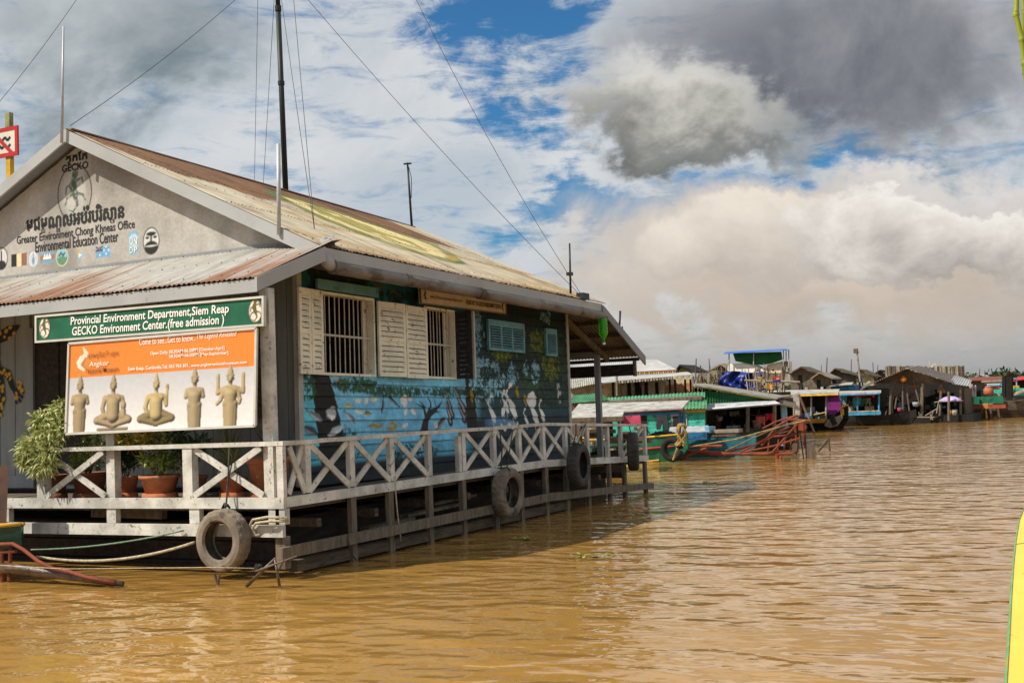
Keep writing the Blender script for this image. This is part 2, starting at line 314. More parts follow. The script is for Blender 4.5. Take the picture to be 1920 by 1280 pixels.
# ------------------------------------------------------------------ painted pictures: a small raster that becomes vertex colours
class Canvas:
    def __init__(s, u0, u1, v0, v1, res, col):
        s.u0, s.v0, s.res = u0, v0, res; s.w = int((u1 - u0) / res) + 1; s.h = int((v1 - v0) / res) + 1
        s.c = np.empty((s.h, s.w, 3)); s.c[:] = col
        s.U, s.V = np.meshgrid(u0 + np.arange(s.w) * res, v0 + np.arange(s.h) * res)
    def win(s, a, b, c, d):
        i0 = max(0, int((a - s.u0) / s.res) - 1); i1 = min(s.w, int((b - s.u0) / s.res) + 3); j0 = max(0, int((c - s.v0) / s.res) - 1); j1 = min(s.h, int((d - s.v0) / s.res) + 3)
        return slice(j0, max(j0, j1)), slice(i0, max(i0, i1))
    def put(s, sl, a, col): s.c[sl] = s.c[sl] * (1 - a[..., None]) + np.asarray(col) * a[..., None]
    def ell(s, u, v, ru, rv, col, rot=0.0, a=1.0, soft=None, shade=None):
        R = max(ru, rv) + 2 * s.res; sl = s.win(u - R, u + R, v - R, v + R); U = s.U[sl] - u; V = s.V[sl] - v
        if U.size == 0: return
        cr, sr = math.cos(rot), math.sin(rot); x = (U * cr + V * sr) / ru; y = (V * cr - U * sr) / rv; d = np.sqrt(x * x + y * y)
        e = soft if soft else s.res / min(ru, rv)
        m_ = np.clip((1 - d) / e + 0.5, 0, 1) * a
        if shade is None: s.put(sl, m_, col)
        else:
            t = np.clip(0.5 + 0.55 * (x * shade[0] + y * shade[1]), 0, 1)[..., None]
            s.c[sl] = s.c[sl] * (1 - m_[..., None]) + (np.asarray(col) * (0.55 + 0.60 * t)) * m_[..., None]
    def line(s, pts, w, col, a=1.0):
        W_ = w if isinstance(w, (list, tuple)) else [w] * len(pts)
        for (p, q), (w0, w1) in zip(zip(pts, pts[1:]), zip(W_, W_[1:])):
            R = max(w0, w1) + s.res; sl = s.win(min(p[0], q[0]) - R, max(p[0], q[0]) + R, min(p[1], q[1]) - R, max(p[1], q[1]) + R)
            U = s.U[sl]; V = s.V[sl]
            if U.size == 0: continue
            d = np.array([q[0] - p[0], q[1] - p[1]]); t = np.clip(((U - p[0]) * d[0] + (V - p[1]) * d[1]) / (d @ d + 1e-9), 0, 1)
            dist = np.hypot(U - p[0] - t * d[0], V - p[1] - t * d[1]); ww = (w0 + (w1 - w0) * t) / 2
            s.put(sl, np.clip((ww - dist) / s.res + 0.5, 0, 1) * a, col)
    def poly(s, pts, col, a=1.0):
        us = [p[0] for p in pts]; vs = [p[1] for p in pts]; sl = s.win(min(us), max(us), min(vs), max(vs)); U = s.U[sl]; V = s.V[sl]
        if U.size == 0: return
        ins = np.zeros(U.shape, bool)
        for (x0, y0), (x1, y1) in zip(pts, pts[1:] + pts[:1]):
            c1 = (y0 > V) != (y1 > V); ins ^= c1 & (U < (x1 - x0) * (V - y0) / (y1 - y0 + 1e-12) + x0)
        s.put(sl, ins * float(a), col)
    def rect(s, a, b, c, d, col, al=1.0): sl = s.win(a, b, c, d); U = s.U[sl]; V = s.V[sl]; s.put(sl, ((U >= a) & (U <= b) & (V >= c) & (V <= d)) * al, col)
    def leaves(s, u, v, ru, rv, n, size, c1, c2, a=0.9):
        for _ in range(n):
            r = math.sqrt(random.random()); t = random.random() * 6.283; k = random.random()
            s.ell(u + ru * r * math.cos(t), v + rv * r * math.sin(t), size * random.uniform(.6, 1.5), size * random.uniform(.3, .6), [x + (y - x) * k for x, y in zip(c1, c2)], random.random() * 3.14, a)
    def sample(s, U, V):
        x = np.clip((U - s.u0) / s.res, 0, s.w - 1.001); y = np.clip((V - s.v0) / s.res, 0, s.h - 1.001); i = x.astype(int); j = y.astype(int); fx = (x - i)[..., None]; fy = (y - j)[..., None]
        return (s.c[j, i] * (1 - fx) + s.c[j, i + 1] * fx) * (1 - fy) + (s.c[j + 1, i] * (1 - fx) + s.c[j + 1, i + 1] * fx) * fy
    def noise(s, cells, amp, seed=0, aspect=1.0):
        s.c *= (1 + amp * (2 * vnoise(s.U * cells, s.V * cells * aspect, seed) - 1))[..., None]
def vnoise(U, V, seed=0, octs=3):
    g = np.random.default_rng(seed).random((256, 256)); out = 0; amp = 0.5; tot = 0
    for o in range(octs):
        x = U * 2 ** o + 17.3 * o; y = V * 2 ** o + 5.1 * o; i = np.floor(x).astype(int); j = np.floor(y).astype(int); fx = x - i; fy = y - j; fx = fx * fx * (3 - 2 * fx); fy = fy * fy * (3 - 2 * fy)
        A = g[j % 256, i % 256]; B = g[j % 256, (i + 1) % 256]; C_ = g[(j + 1) % 256, i % 256]; D = g[(j + 1) % 256, (i + 1) % 256]
        out = out + amp * ((A * (1 - fx) + B * fx) * (1 - fy) + (C_ * (1 - fx) + D * fx) * fy); tot += amp; amp *= 0.5
    return out / tot
def picture(cv, name, material, parent, mapf, keep=None):
    """the canvas as a mesh: mapf(U, V) -> xyz"""
    P = mapf(cv.U, cv.V); V, F = gridmesh(P)
    if keep is not None:
        Vm = keep(cv.U, cv.V).ravel(); F = F[Vm[F].all(1)]; used = np.unique(F); re = np.full(len(V), -1); re[used] = np.arange(len(used)); F = re[F]; V = V[used]; C_ = cv.c.reshape(-1, 3)[used]
    else: C_ = cv.c.reshape(-1, 3)
    return link(name, V, F.tolist(), material, parent, colors=C_)
# ------------------------------------------------------------------ lettering
def lettering(txt, name, material, parent, origin, ux, uy, width, height, shear=0.0, bold=0.0, lift=0.004, gap=1.0, multi=0.0):
    """letters as thin raised paint, fitted to width x height along ux / uy from the lower left corner"""
    cu = bpy.data.curves.new('t', 'FONT'); cu.body = txt; cu.size = 1.0; cu.shear = shear; cu.offset = bold; cu.space_character = gap; cu.resolution_u = 3; cu.extrude = 0.0; cu.fill_mode = 'FRONT'
    ob = bpy.data.objects.new('t', cu); COL.objects.link(ob); dg = bpy.context.evaluated_depsgraph_get()
    me = bpy.data.meshes.new_from_object(ob.evaluated_get(dg)); bpy.data.objects.remove(ob); bpy.data.curves.remove(cu)
    n = len(me.vertices)
    if n == 0: return None
    a = np.empty(n * 3, np.float32); me.vertices.foreach_get('co', a); a = a.reshape(-1, 3)
    F = [tuple(p.vertices) for p in me.polygons]; bpy.data.meshes.remove(me)
    lo = a.min(0); hi = a.max(0); u = (a[:, 0] - lo[0]) / (hi[0] - lo[0]) * width; v = (a[:, 1] - lo[1]) / (hi[1] - lo[1]) * height
    ux = np.array(Vector(ux).normalized()); uy = np.array(Vector(uy).normalized()); nn = np.cross(ux, uy)
    P = np.array(origin)[None] + u[:, None] * ux + v[:, None] * uy + nn * lift
    if multi:      # brush width: the same stroke laid a few times side by side
        Q = [P]; n0 = len(P); FF = list(F)
        for k, (a_, b_) in enumerate(((1, 0), (-1, 0), (0, 1), (0, -1))):
            Q.append(P + (ux * a_ + uy * b_) * multi + nn * .0004 * (k + 1)); FF += [tuple(i + n0 * (k + 1) for i in f) for f in F]
        P = np.concatenate(Q); F = FF
    return link(name, P, F, material, parent)

# ================================================================== WATER
def make_water():
    mt, n, b = newmat('muddy_water'); L = n.links
    tcn = n.nodes.new('ShaderNodeTexCoord')
    def nz(sc, st, det, rot=0.0, dist=0.0, rough=0.5):
        mp = n.nodes.new('ShaderNodeMapping'); mp.inputs['Scale'].default_value = st; mp.inputs['Rotation'].default_value = (0, 0, rot); L.new(tcn.outputs['Object'], mp.inputs[0])
        t = n.nodes.new('ShaderNodeTexNoise'); t.inputs['Scale'].default_value = sc; t.inputs['Detail'].default_value = det; t.inputs['Roughness'].default_value = rough; t.inputs['Distortion'].default_value = dist
        L.new(mp.outputs[0], t.inputs['Vector']); return t.outputs['Fac']
    def mth(op, a, bb):
        x = n.nodes.new('ShaderNodeMath'); x.operation = op
        for i, v in enumerate((a, bb)):
            if isinstance(v, bpy.types.NodeSocket): L.new(v, x.inputs[i])
            else: x.inputs[i].default_value = v
        return x.outputs[0]
    h = mth('MULTIPLY', nz(2.3, (0.75, 1.15, 1), 0, -0.35, 0.5), 0.62)
    h = mth('ADD', h, mth('MULTIPLY', nz(1.0, (0.7, 1.2, 1), 1, -0.55, 0.4), 1.0))
    h = mth('ADD', h, mth('MULTIPLY', nz(5.6, (0.8, 1.1, 1), 0, -0.15, 0.3), 0.27))
    h = mth('ADD', h, mth('MULTIPLY', nz(11.0, (0.7, 1.1, 1), 1, -0.4, 0.3), 0.06))
    h = mth('ADD', h, mth('MULTIPLY', nz(0.35, (0.7, 1.1, 1), 1, 0.2), 1.6))
    bp = n.nodes.new('ShaderNodeBump'); bp.inputs['Strength'].default_value = 1.0; bp.inputs['Distance'].default_value = 0.042
    L.new(h, bp.inputs['Height']); L.new(bp.outputs[0], b.inputs['Normal'])
    mr = n.nodes.new('ShaderNodeMapRange'); L.new(nz(0.12, (1, 1, 1), 4, 0, 0.5), mr.inputs[0]); mr.inputs[1].default_value = 0.3; mr.inputs[2].default_value = 0.7
    x = n.nodes.new('ShaderNodeMix'); x.data_type = 'RGBA'; L.new(mr.outputs[0], x.inputs[0]); x.inputs[6].default_value = (0.30, 0.162, 0.038, 1); x.inputs[7].default_value = (0.39, 0.212, 0.052, 1)
    L.new(x.outputs[2], b.inputs['Base Color']); b.inputs['Roughness'].default_value = 0.03; b.inputs['IOR'].default_value = 1.62; b.inputs['Specular IOR Level'].default_value = 0.5
    R = 6000.0
    o = link('water', np.array([(-R, -R, 0), (R, -R, 0), (R, R, 0), (-R, R, 0)], float), [(0, 1, 2, 3)], mt, at=(0, 0, 0))
    structure(o)
make_water()

# ================================================================== FLOATING PLATFORM (frame of deck: top of deck z = 0, 0.9 m above the water)
OFF = Vector((0, 0, 0.9))
def zd(y): return 0.0 if y < 7.1 else -(y - 7.1) * 0.0355
plat = thing('floating_platform', 'weathered timber raft deck with white crossed railing carrying the painted house', 'platform', (-4.5, 6, -0.9))
deck = MB().box(-9.2, -0.06, 0.06, 7.1, -0.16, -0.1).hexa([(-9.2, 7.1, -.16), (-.06, 7.1, -.16), (-.06, 11.9, -.33), (-9.2, 11.9, -.33), (-9.2, 7.1, -.1), (-.06, 7.1, -.1), (-.06, 11.9, -.27), (-9.2, 11.9, -.27)]).build('deck_joist_layer', 'old_wood', plat)
x = -9.15
while x < -0.07:
    w = min(0.19, -0.05 - x); dzr = random.uniform(-0.004, 0.004)
    b = MB()
    for (ya, yb) in ((0.05, 7.1), (7.1, 11.88)):
        za, zb = zd(ya) - 0.055 + dzr, zd(yb) - 0.055 + dzr
        b.hexa([(x, ya, za - .04), (x + w - .012, ya, za - .04), (x + w - .012, yb, zb - .04), (x, yb, zb - .04), (x, ya, za), (x + w - .012, ya, za), (x + w - .012, yb, zb), (x, yb, zb)])
    b.build('plank', 'deck_wood', deck); x += w
# edge beams, white
def wob(a=0.006): return random.uniform(-a, a)
fr_ = MB().box(-4.5, 0.03, -0.045, 0.005, -0.125, 0.0).build('edge_beam', 'white_rail', plat)
MB().box(-9.2, -6.2, -0.045, 0.005, -0.125, 0.0).build('edge_beam', 'white_rail', plat)
MB().hexa([(-.02, .006, -.115), (.035, .006, -.115), (.035, 7.1, -.095), (-.02, 7.1, -.095), (-.02, .006, 0.0), (.035, .006, 0.0), (.035, 7.1, .02), (-.02, 7.1, .02)]).build('edge_beam', 'white_rail', plat)
MB().hexa([(-.02, 7.103, -.10), (.035, 7.103, -.10), (.035, 11.94, -.285), (-.02, 11.94, -.285), (-.02, 7.103, .015), (.035, 7.103, .015), (.035, 11.94, -.165), (-.02, 11.94, -.165)]).build('edge_beam', 'white_rail', plat)
# lower fender beams
MB().box(-4.35, 0.05, -0.10, -0.047, -0.44, -0.305).build('fender_beam', 'white_rail', plat)
MB().hexa([(.036, -.20, -.67), (.12, -.20, -.67), (.12, 7.0, -.655), (.036, 7.0, -.655), (.036, -.20, -.545), (.12, -.20, -.545), (.12, 7.0, -.53), (.036, 7.0, -.53)]).build('fender_beam', 'post_wood', plat)
MB().hexa([(.030, 7.003, -.66), (.115, 7.003, -.66), (.115, 11.95, -.84), (.030, 11.95, -.84), (.030, 7.003, -.53), (.115, 7.003, -.53), (.115, 11.95, -.73), (.030, 11.95, -.73)]).build('fender_beam', 'post_wood', plat)
MB().bar((-.05, .2, -.80), (-.05, 8.0, -.80), .12, .13).build('float_log', 'old_wood', plat)
# railing top rails
MB().box(-3.75, 0.045, -0.05, 0.02, 0.585, 0.635).build('top_rail', 'white_rail', plat)
def bent(name, pts, w, h, m_, par):
    """one sawn length with slight bends: a box swept through pts"""
    V = []; F = []
    for p in pts:
        for a, c_ in ((-w / 2, -h / 2), (w / 2, -h / 2), (w / 2, h / 2), (-w / 2, h / 2)): V.append((p[0] + a, p[1], p[2] + c_))
    for i in range(len(pts) - 1):
        for k in range(4): F.append((i * 4 + k, i * 4 + (k + 1) % 4, i * 4 + 4 + (k + 1) % 4, i * 4 + 4 + k))
    F += [(3, 2, 1, 0), tuple(range(len(V) - 4, len(V)))]; return MB().add(V, F).build(name, m_, par)
for ya, yb in ((.021, 2.31), (2.314, 4.20), (4.204, 7.1)):
    bent('top_rail', [(.0075 + wob(.006) * (0 < k < 6), ya + (yb - ya) * k / 6, .61 + wob(.007) * (0 < k < 6)) for k in range(7)], .075, .05, 'white_rail', plat)
MB().hexa([(-.03, 7.103, .585), (.045, 7.103, .585), (.045, 11.95, .415), (-.03, 11.95, .415), (-.03, 7.103, .635), (.045, 7.103, .635), (.045, 11.95, .465), (-.03, 11.95, .465)]).build('top_rail', 'white_rail', plat)
def px_front(px): return at(px, 900, 1, 0.0)[0]
def px_side(px, py): return at(px, py, 0, 0.0)[1]
# front posts: (centre pixel, half width, top)
FP = [(81, .07, .585), (205, .068, 2.40), (356, .072, .585), (502, .068, 2.40)]
fx = [px_front(p[0]) for p in FP]
for (p, hw, top), X in zip(FP, fx):
    MB().box(X - hw, X + hw, -0.04 if top < 1 else 0.021, 0.07 if top < 1 else 0.13, 0.001 if top < 1 else -0.12, top).build('post', 'white_rail', plat)
for px in (205, 360, 508):
    X = px_front(px) + 0.05
    MB().box(X - .075, X + .075, -0.03, 0.05, -0.304, -0.126).build('under_post', 'white_rail', plat)
MB().box(-.10, .03, -0.03, 0.06, -0.303, -0.126).build('under_post', 'white_rail', plat)
MB().box(-.10, .03, -0.045, 0.06, -0.80, -0.441).build('under_post', 'post_wood', plat)
MB().box(-4.47, -4.39, -0.04, 0.04, -0.303, -0.126).build('under_post', 'white_rail', plat)
MB().box(-.055, .034, -0.044, 0.018, 0.001, 0.584).build('post', 'white_rail', plat)
MB().box(-.17, -.10, -0.044, 0.018, 0.001, 0.584).build('post', 'white_rail', plat)
def xbrace(p, q, z0, z1, ax, parent=plat):
    for k, (za, zb) in enumerate(((z0, z1), (z1, z0))):
        o_ = 0.012 if k else -0.013
        if ax == 0: a, b_ = (p, o_ - .012, za), (q, o_ - .012, zb); up = (0, 1, 0)
        else: a, b_ = (o_ + .005, p, za), (o_ + .005, q, zb); up = (1, 0, 0)
        MB().bar(a, b_, 0.075, 0.024, up).build('brace', 'white_rail', parent)
xbrace(fx[0] + .075, fx[1] - .07, .02, .57, 0); xbrace(fx[2] + .08, fx[3] - .07, .02, .57, 0)
# side posts
SP = [573, 656, 731, 802, 866, 924, 972, 1017, 1059, 1100, 1138, 1163, 1208]
sy = [px_side(p, 830 - (p - 573) * .03) for p in SP]
for i, y in enumerate(sy):
    t0 = 0.001 + zd(y) + .018; t1 = .584 + zd(y)
    MB().box(-.034, .03, y - .05, y + .05, t0, t1).build('post', 'white_rail', plat)
    if i in (4,): MB().box(-.034, .03, y - .16, y - .075, t0, t1 - .06).build('post', 'white_rail', plat)
prs = [(0.10, sy[0] - .06, 1)] + [(sy[i] + .055, sy[i + 1] - .055, 0) for i in (0, 1, 2, 4, 5, 6, 7, 8)]
for a, b_, one in prs:
    xbrace(a, b_, .03 + zd(a), .57 + zd(b_), 1)
MB().bar((0, sy[11] + .06, zd(11) + .04), (0, sy[12] - .06, zd(12) + .58), .07, .024, (1, 0, 0)).build('brace', 'white_rail', plat)
# posts under the side beam, down into the water
for px, py in ((660, 970), (731, 950), (804, 930), (868, 920), (928, 905), (976, 895), (1022, 885), (1061, 880), (1101, 875), (1141, 872), (1170, 870), (1209, 868)):
    y = px_side(px, py); MB().box(-.035 + wob(), .029, y - .055 + wob(.012), y + .055 + wob(.012), -1.5, -.118 + zd(y) + .02 * (y < 7.1)).build('under_post', 'post_wood', plat)
for k in range(9):
    y = .8 + k * 1.25; MB().bar((-1.3, y, -.35 + zd(y)), (-.06, y + wob(.1), -.36 + zd(y)), .08, .10).build('cross_beam', 'old_wood', plat)
# dark float hull boards below the deck
hull = MB().box(-9.1, -0.75, 0.75, 11.5, -1.3, -0.34).build('float_hull', 'dark_wood', plat)
for k in range(4): MB().box(-9.1, -.62, .70 - .0, .745, -1.3 + k * .24, -1.08 + k * .24).build('hull_board', 'dark_wood', hull)
# loose boards stacked under the deck edge
for (y0, y1, z, xx) in ((3.1, 4.5, -.52, -.35), (2.2, 3.2, -.60, -.4), (4.0, 5.1, -.44, -.45)):
    MB().bar((xx, y0, z), (xx + .1, y1, z + .04), .16, .04).build('loose_board', 'post_wood', plat)
MB().bar((-3.3, .35, -.20), (-2.2, .45, -.23), .10, .14).build('cross_beam', 'post_wood', plat)

# ================================================================== THE HOUSE
HT = -0.016; YF = 1.65; XW = -0.95; XL = -8.25; XM = -4.6; YV = 1.2; YR = 10.3
house = thing('floating_house', 'white boarded floating house with tin roof, painted gable and blue mural side wall', 'house', (-4.6, YF, 0.0))
house.rotation_euler = (HT, 0, 0); house.location.y -= 0.05
def wallpt(px, py):
    p = at(px, py, 0, XW); return p[1], p[2] - .9 - HT * (p[1] - YF)
def frontpt(px, py, y=YF):
    p = at(px, py, 1, y); return p[0], p[2] - .9
# ---- mural
cv = Canvas(YF, YR, 0.0, 2.88, 0.0125, (0.30, 0.60, 0.80))
G = lambda px, py: wallpt(px, py)
sky_t = np.clip((cv.V - 1.5) / 0.35, 0, 1)[..., None]
cv.c = cv.c * (1 - sky_t) + np.array((0.045, 0.20, 0.24)) * sky_t
low = np.clip((0.75 - cv.V) / .5, 0, 1)[..., None]; cv.c = cv.c * (1 - low) + np.array((0.20, 0.45, 0.56)) * low
midb = (np.clip((cv.U - 6.2) / .5, 0, 1) * np.clip((1.9 - cv.V) / .3, 0, 1) * np.clip((cv.V - .95) / .2, 0, 1))[..., None]; cv.c = cv.c * (1 - midb) + np.array((0.42, 0.64, 0.70)) * midb
rdk = np.clip((cv.U - 6.35) / .35 + .6 * (vnoise(cv.U * 1.6, cv.V * 3, 61) - .5), 0, 1)[..., None] * .93; cv.c = cv.c * (1 - rdk) + np.array((0.018, 0.035, 0.03)) * rdk
rd = (np.clip((cv.U - 6.0) / .4, 0, 1) * np.clip((1.0 - cv.V) / .25, 0, 1))[..., None]; cv.c = cv.c * (1 - rd) + np.array((0.03, 0.045, 0.05)) * rd
cv.noise(2.2, 0.30, 3); cv.noise(9, 0.12, 5)
DK = (0.015, 0.02, 0.018); DG = (0.02, 0.05, 0.028); MG = (0.06, 0.13, 0.05); YG = (0.30, 0.34, 0.06)
def P_(*pts): return [G(*p) for p in pts]
trq = (np.clip((2.6 - cv.U) / .8, 0, 1) * np.clip((1.35 - cv.V) / .2, 0, 1))[..., None] * .7; cv.c = cv.c * (1 - trq) + np.array((0.18, 0.56, 0.60)) * trq
# left trunk and hanging leaves
cv.line(P_((592, 500), (600, 545)), .16, (0.10, 0.085, 0.05)); cv.line(P_((600, 700), (612, 760), (628, 850)), [.40, .50, .62], (0.022, 0.020, 0.016))
cv.line(P_((630, 705), (648, 738)), [.10, .03], (0.5, 0.5, 0.5)); cv.line(P_((604, 735), (606, 820)), .05, DK)
cv.leaves(*G(575, 725), .22, .18, 90, .035, DG, MG); cv.leaves(*G(668, 722), .55, .10, 220, .035, DG, MG); cv.leaves(*G(745, 734), .9, .07, 240, .035, DG, MG); cv.leaves(*G(840, 735), .7, .06, 160, .035, DG, (0.05, 0.10, 0.06))
cv.leaves(*G(650, 518), .55, .16, 160, .06, DK, DK); cv.leaves(*G(600, 505), .35, .2, 110, .06, DK, DG); cv.leaves(*G(760, 555), .6, .07, 60, .04, DK, DK)
for k in range(5): y0, z0 = G(640 + 9 * k, 520); cv.line([(y0, z0), (y0 + .1, z0 - .2), (y0 + .3, z0 - .22 - .03 * k), (y0 + .4, z0 - .05)], .014, DK)
for px, py in ((700, 528), (712, 535), (740, 548)): y0, z0 = G(px, py); cv.ell(y0, z0, .12, .035, (0.16, 0.13, 0.06), -.6)
# submerged bush tops, low edge
cv.leaves(*G(640, 835), .5, .25, 160, .03, DK, DG); cv.leaves(*G(780, 850), .7, .15, 160, .03, DK, DG)
# fish
fish = [(592, 779, .17, .05, (0.20, 0.20, 0.20), -.4), (622, 775, .09, .09, (0.45, 0.45, 0.45), 0), (582, 806, .17, .06, (0.07, 0.08, 0.09), -.3), (633, 806, .20, .05, (0.55, 0.60, 0.62), .3), (658, 782, .15, .05, (0.24, 0.27, 0.3), -.6),
        (672, 751, .09, .03, (0.85, 0.8, 0.65), .1), (688, 752, .07, .03, (0.85, 0.78, 0.6), .6), (703, 749, .11, .03, (0.8, 0.72, 0.5), .1), (719, 760, .12, .03, (0.03, 0.03, 0.03), 1.3), (739, 752, .15, .035, (0.05, 0.05, 0.06), -.5),
        (758, 752, .05, .09, (0.85, 0.85, 0.8), 0), (770, 748, .07, .03, (0.85, 0.8, 0.7), 0), (691, 775, .08, .04, (0.20, 0.15, 0.03), 0), (675, 772, .10, .03, (0.8, 0.75, 0.62), -.2), (763, 770, .08, .035, (0.85, 0.8, 0.7), .9), (777, 772, .08, .04, (0.8, 0.75, 0.7), -.4),
        (760, 797, .10, .03, (0.9, 0.85, 0.75), .3), (655, 760, .08, .03, (0.5, 0.35, 0.1), 0), (828, 793, .17, .06, (0.10, 0.10, 0.11), .5), (818, 797, .06, .05, (0.75, 0.7, 0.68), .5)]
for px, py, a, b_, col, ro in fish:
    y0, z0 = G(px, py); s_ = 1 if px % 2 else -1; cr, sr = math.cos(ro), math.sin(ro)
    def fp(u, v): return (y0 + s_ * (u * cr) - v * sr, z0 + s_ * u * sr + v * cr)
    cv.line([fp(-a, 0), fp(-a * .4, b_ * .1), fp(a * .4, 0), fp(a * .95, 0)], [b_ * .5, b_ * 2, b_ * 1.5, b_ * .3], col)
    cv.line([fp(-a * .9, -b_ * .4), fp(-a * .2, -b_ * .6), fp(a * .7, -b_ * .2)], [b_ * .3, b_ * .8, b_ * .2], [min(.9, v * 1.6 + .22) for v in col])
    cv.poly([fp(a * .85, 0), fp(a * 1.25, b_ * .8), fp(a * 1.12, 0), fp(a * 1.25, -b_ * .8)], [v * .6 for v in col])
cv.line(P_((692, 799), (702, 796), (711, 801), (721, 793)), [.02, .06, .06, .02], (0.40, 0.30, 0.10)); cv.line(P_((725, 803), (737, 804), (744, 798), (738, 793), (730, 794)), [.02, .06, .06, .05, .02], (0.42, 0.31, 0.11))
# small dark tree
for pts, w in ((((795, 812), (800, 790), (806, 775), (818, 768), (829, 753)), [.22, .15, .12, .07, .02]), (((800, 785), (797, 765), (787, 750)), [.1, .05, .01]), (((806, 775), (808, 755), (802, 742)), [.07, .04, .01]), (((812, 771), (826, 772)), [.06, .01]), (((797, 765), (780, 756)), [.04, .01]), (((818, 768), (816, 750)), [.04, .01])): cv.line(P_(*pts), w, (0.035, 0.03, 0.03))
# cormorants and the tall trunk
for pts in (((838, 736), (848, 778)), ((852, 728), (872, 770)), ((860, 758), (872, 785)), ((838, 755), (846, 790))): cv.line(P_(*pts), [.05, .16, .02][:2], (0.05, 0.05, 0.05)); cv.line(P_(*pts), [.02, .05], (0.6, 0.6, 0.58), .6)
cv.line(P_((878, 588), (880, 700), (887, 812)), [.25, .28, .38], (0.028, 0.024, 0.02)); cv.line(P_((884, 600), (886, 760)), .05, (0.10, 0.09, 0.07), .7)
cv.line(P_((880, 610), (905, 585)), [.1, .05], DK); cv.line(P_((985, 585), (988, 690)), [.18, .14], (0.035, 0.03, 0.02)); cv.line(P_((986, 640), (998, 600)), [.08, .04], DK); cv.line(P_((1022, 700), (1010, 780)), [.07, .1], (0.05, 0.05, 0.03))
for (px, py, ru, rv, n, c1, c2) in ((950, 580, 1.5, .20, 420, DK, DG), (1020, 590, .9, .25, 300, DK, DG), (955, 640, 1.1, .35, 420, DK, DG), (1030, 660, .9, .45, 420, DK, MG), (975, 690, 1.0, .25, 320, DK, DG), (1035, 730, .8, .30, 300, DK, DG), (940, 655, .5, .18, 110, DG, YG), (965, 628, .45, .14, 90, DG, YG), (1010, 640, .4, .2, 90, DG, YG), (918, 700, .35, .12, 90, DG, MG), (1028, 680, .3, .18, 70, DG, YG), (1000, 715, .6, .15, 120, DK, MG), (905, 730, .4, .10, 80, DG, MG), (890, 640, .25, .3, 60, DK, DG), (905, 570, .5, .12, 100, DK, DG)):
    cv.leaves(*G(px, py), ru, rv, n, .05, c1, c2)
for px, py in ((898, 688), (925, 720), (1003, 690), (960, 712), (1025, 600), (895, 612)):
    cv.leaves(*G(px, py), .16, .07, 26, .035, (0.38, 0.6, 0.68), (0.5, 0.7, 0.75), .8)
for px, py, ru, rv, n in ((905, 690, .55, .14, 90), (935, 712, .5, .10, 60), (893, 620, .22, .30, 60), (918, 742, .5, .09, 50), (1004, 700, .16, .18, 30), (1022, 592, .2, .10, 26), (962, 700, .16, .16, 26), (900, 720, .4, .12, 50), (985, 690, .1, .12, 14)):
    cv.leaves(*G(px, py), ru * 1.2, rv * 1.2, n, .045, (0.22, 0.48, 0.62), (0.45, 0.68, 0.76), .85); cv.leaves(*G(px, py), ru * 1.3, rv * 1.3, n // 2, .035, DK, DG)
cv.leaves(*G(950, 650), .55, .20, 90, .045, DG, YG); cv.leaves(*G(1035, 690), .35, .25, 60, .045, DG, YG); cv.leaves(*G(915, 700), .28, .12, 70, .04, DK, DG); cv.leaves(*G(890, 735), .4, .06, 70, .04, DK, DG)
for px, py in ((970, 735), (985, 750), (965, 765), (885, 742)): y0, z0 = G(px, py); cv.ell(y0, z0, .05, .11, (0.42, 0.27, 0.05), .3, .85)
cv.ell(*G(935, 792), .45, .09, (0.22, 0.36, 0.55), 0, .8, .8); cv.ell(*G(960, 795), .2, .06, (0.4, 0.5, 0.65), 0, .8, .8)
# white wading birds
def egret(px, py, s=1.0, fl=1):
    y0, z0 = G(px, py); c_ = (0.85, 0.84, 0.8); cv.ell(y0, z0, .18 * s, .075 * s, c_, -.9 * fl); cv.line([(y0 - .1 * s * fl, z0 + .1 * s), (y0 - .2 * s * fl, z0 + .22 * s), (y0 - .08 * s * fl, z0 + .34 * s)], [.05 * s, .035 * s, .03 * s], c_); cv.ell(y0 - .06 * s * fl, z0 + .35 * s, .06 * s, .03 * s, c_)
    cv.line([(y0, z0 - .05), (y0 + .02, z0 - .25 * s)], .015, c_)
egret(925, 778, .9); egret(945, 768, .8, -1); egret(962, 766, 1.2); egret(950, 762, .8); egret(1004, 780, 1.2); egret(1018, 778, .8); egret(988, 788, .6)
y0, z0 = G(997, 750); cv.ell(y0, z0, .20, .14, (0.86, 0.85, 0.82)); y0, z0 = G(955, 795); cv.line([(y0 - .3, z0), (y0 - .15, z0 - .1), (y0, z0), (y0 + .2, z0 - .08), (y0 + .35, z0 + .02)], .045, (0.85, 0.84, 0.8))
for k in range(9): y0, z0 = G(1050 + random.uniform(-7, 8), 735 + random.uniform(-14, 20)); cv.ell(y0, z0, .05, .03, (0.5, 0.52, 0.5), random.random() * 3, .8)
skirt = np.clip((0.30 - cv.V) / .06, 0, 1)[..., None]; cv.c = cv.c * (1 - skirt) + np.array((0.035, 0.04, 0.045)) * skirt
cv.noise(14, 0.22, 8); cv.noise(4, 0.22, 9, 3.0)
cv.leaves(*G(700, 560), 1.6, .10, 160, .05, DK, (0.02, 0.07, 0.07)); cv.leaves(*G(620, 545), .5, .12, 120, .05, DK, DG)
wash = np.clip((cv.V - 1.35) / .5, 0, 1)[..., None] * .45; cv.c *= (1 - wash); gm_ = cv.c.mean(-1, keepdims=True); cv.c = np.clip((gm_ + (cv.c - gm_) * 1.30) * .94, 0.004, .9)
WIN = [(2.12, 3.40, 1.49, 2.55), (4.86, 5.76, 1.50, 2.55)]
wall = MB().box(XL + .02, XW - .03, YF + .03, YR - .02, -.04, .0).build('floor', 'dark_in', house)
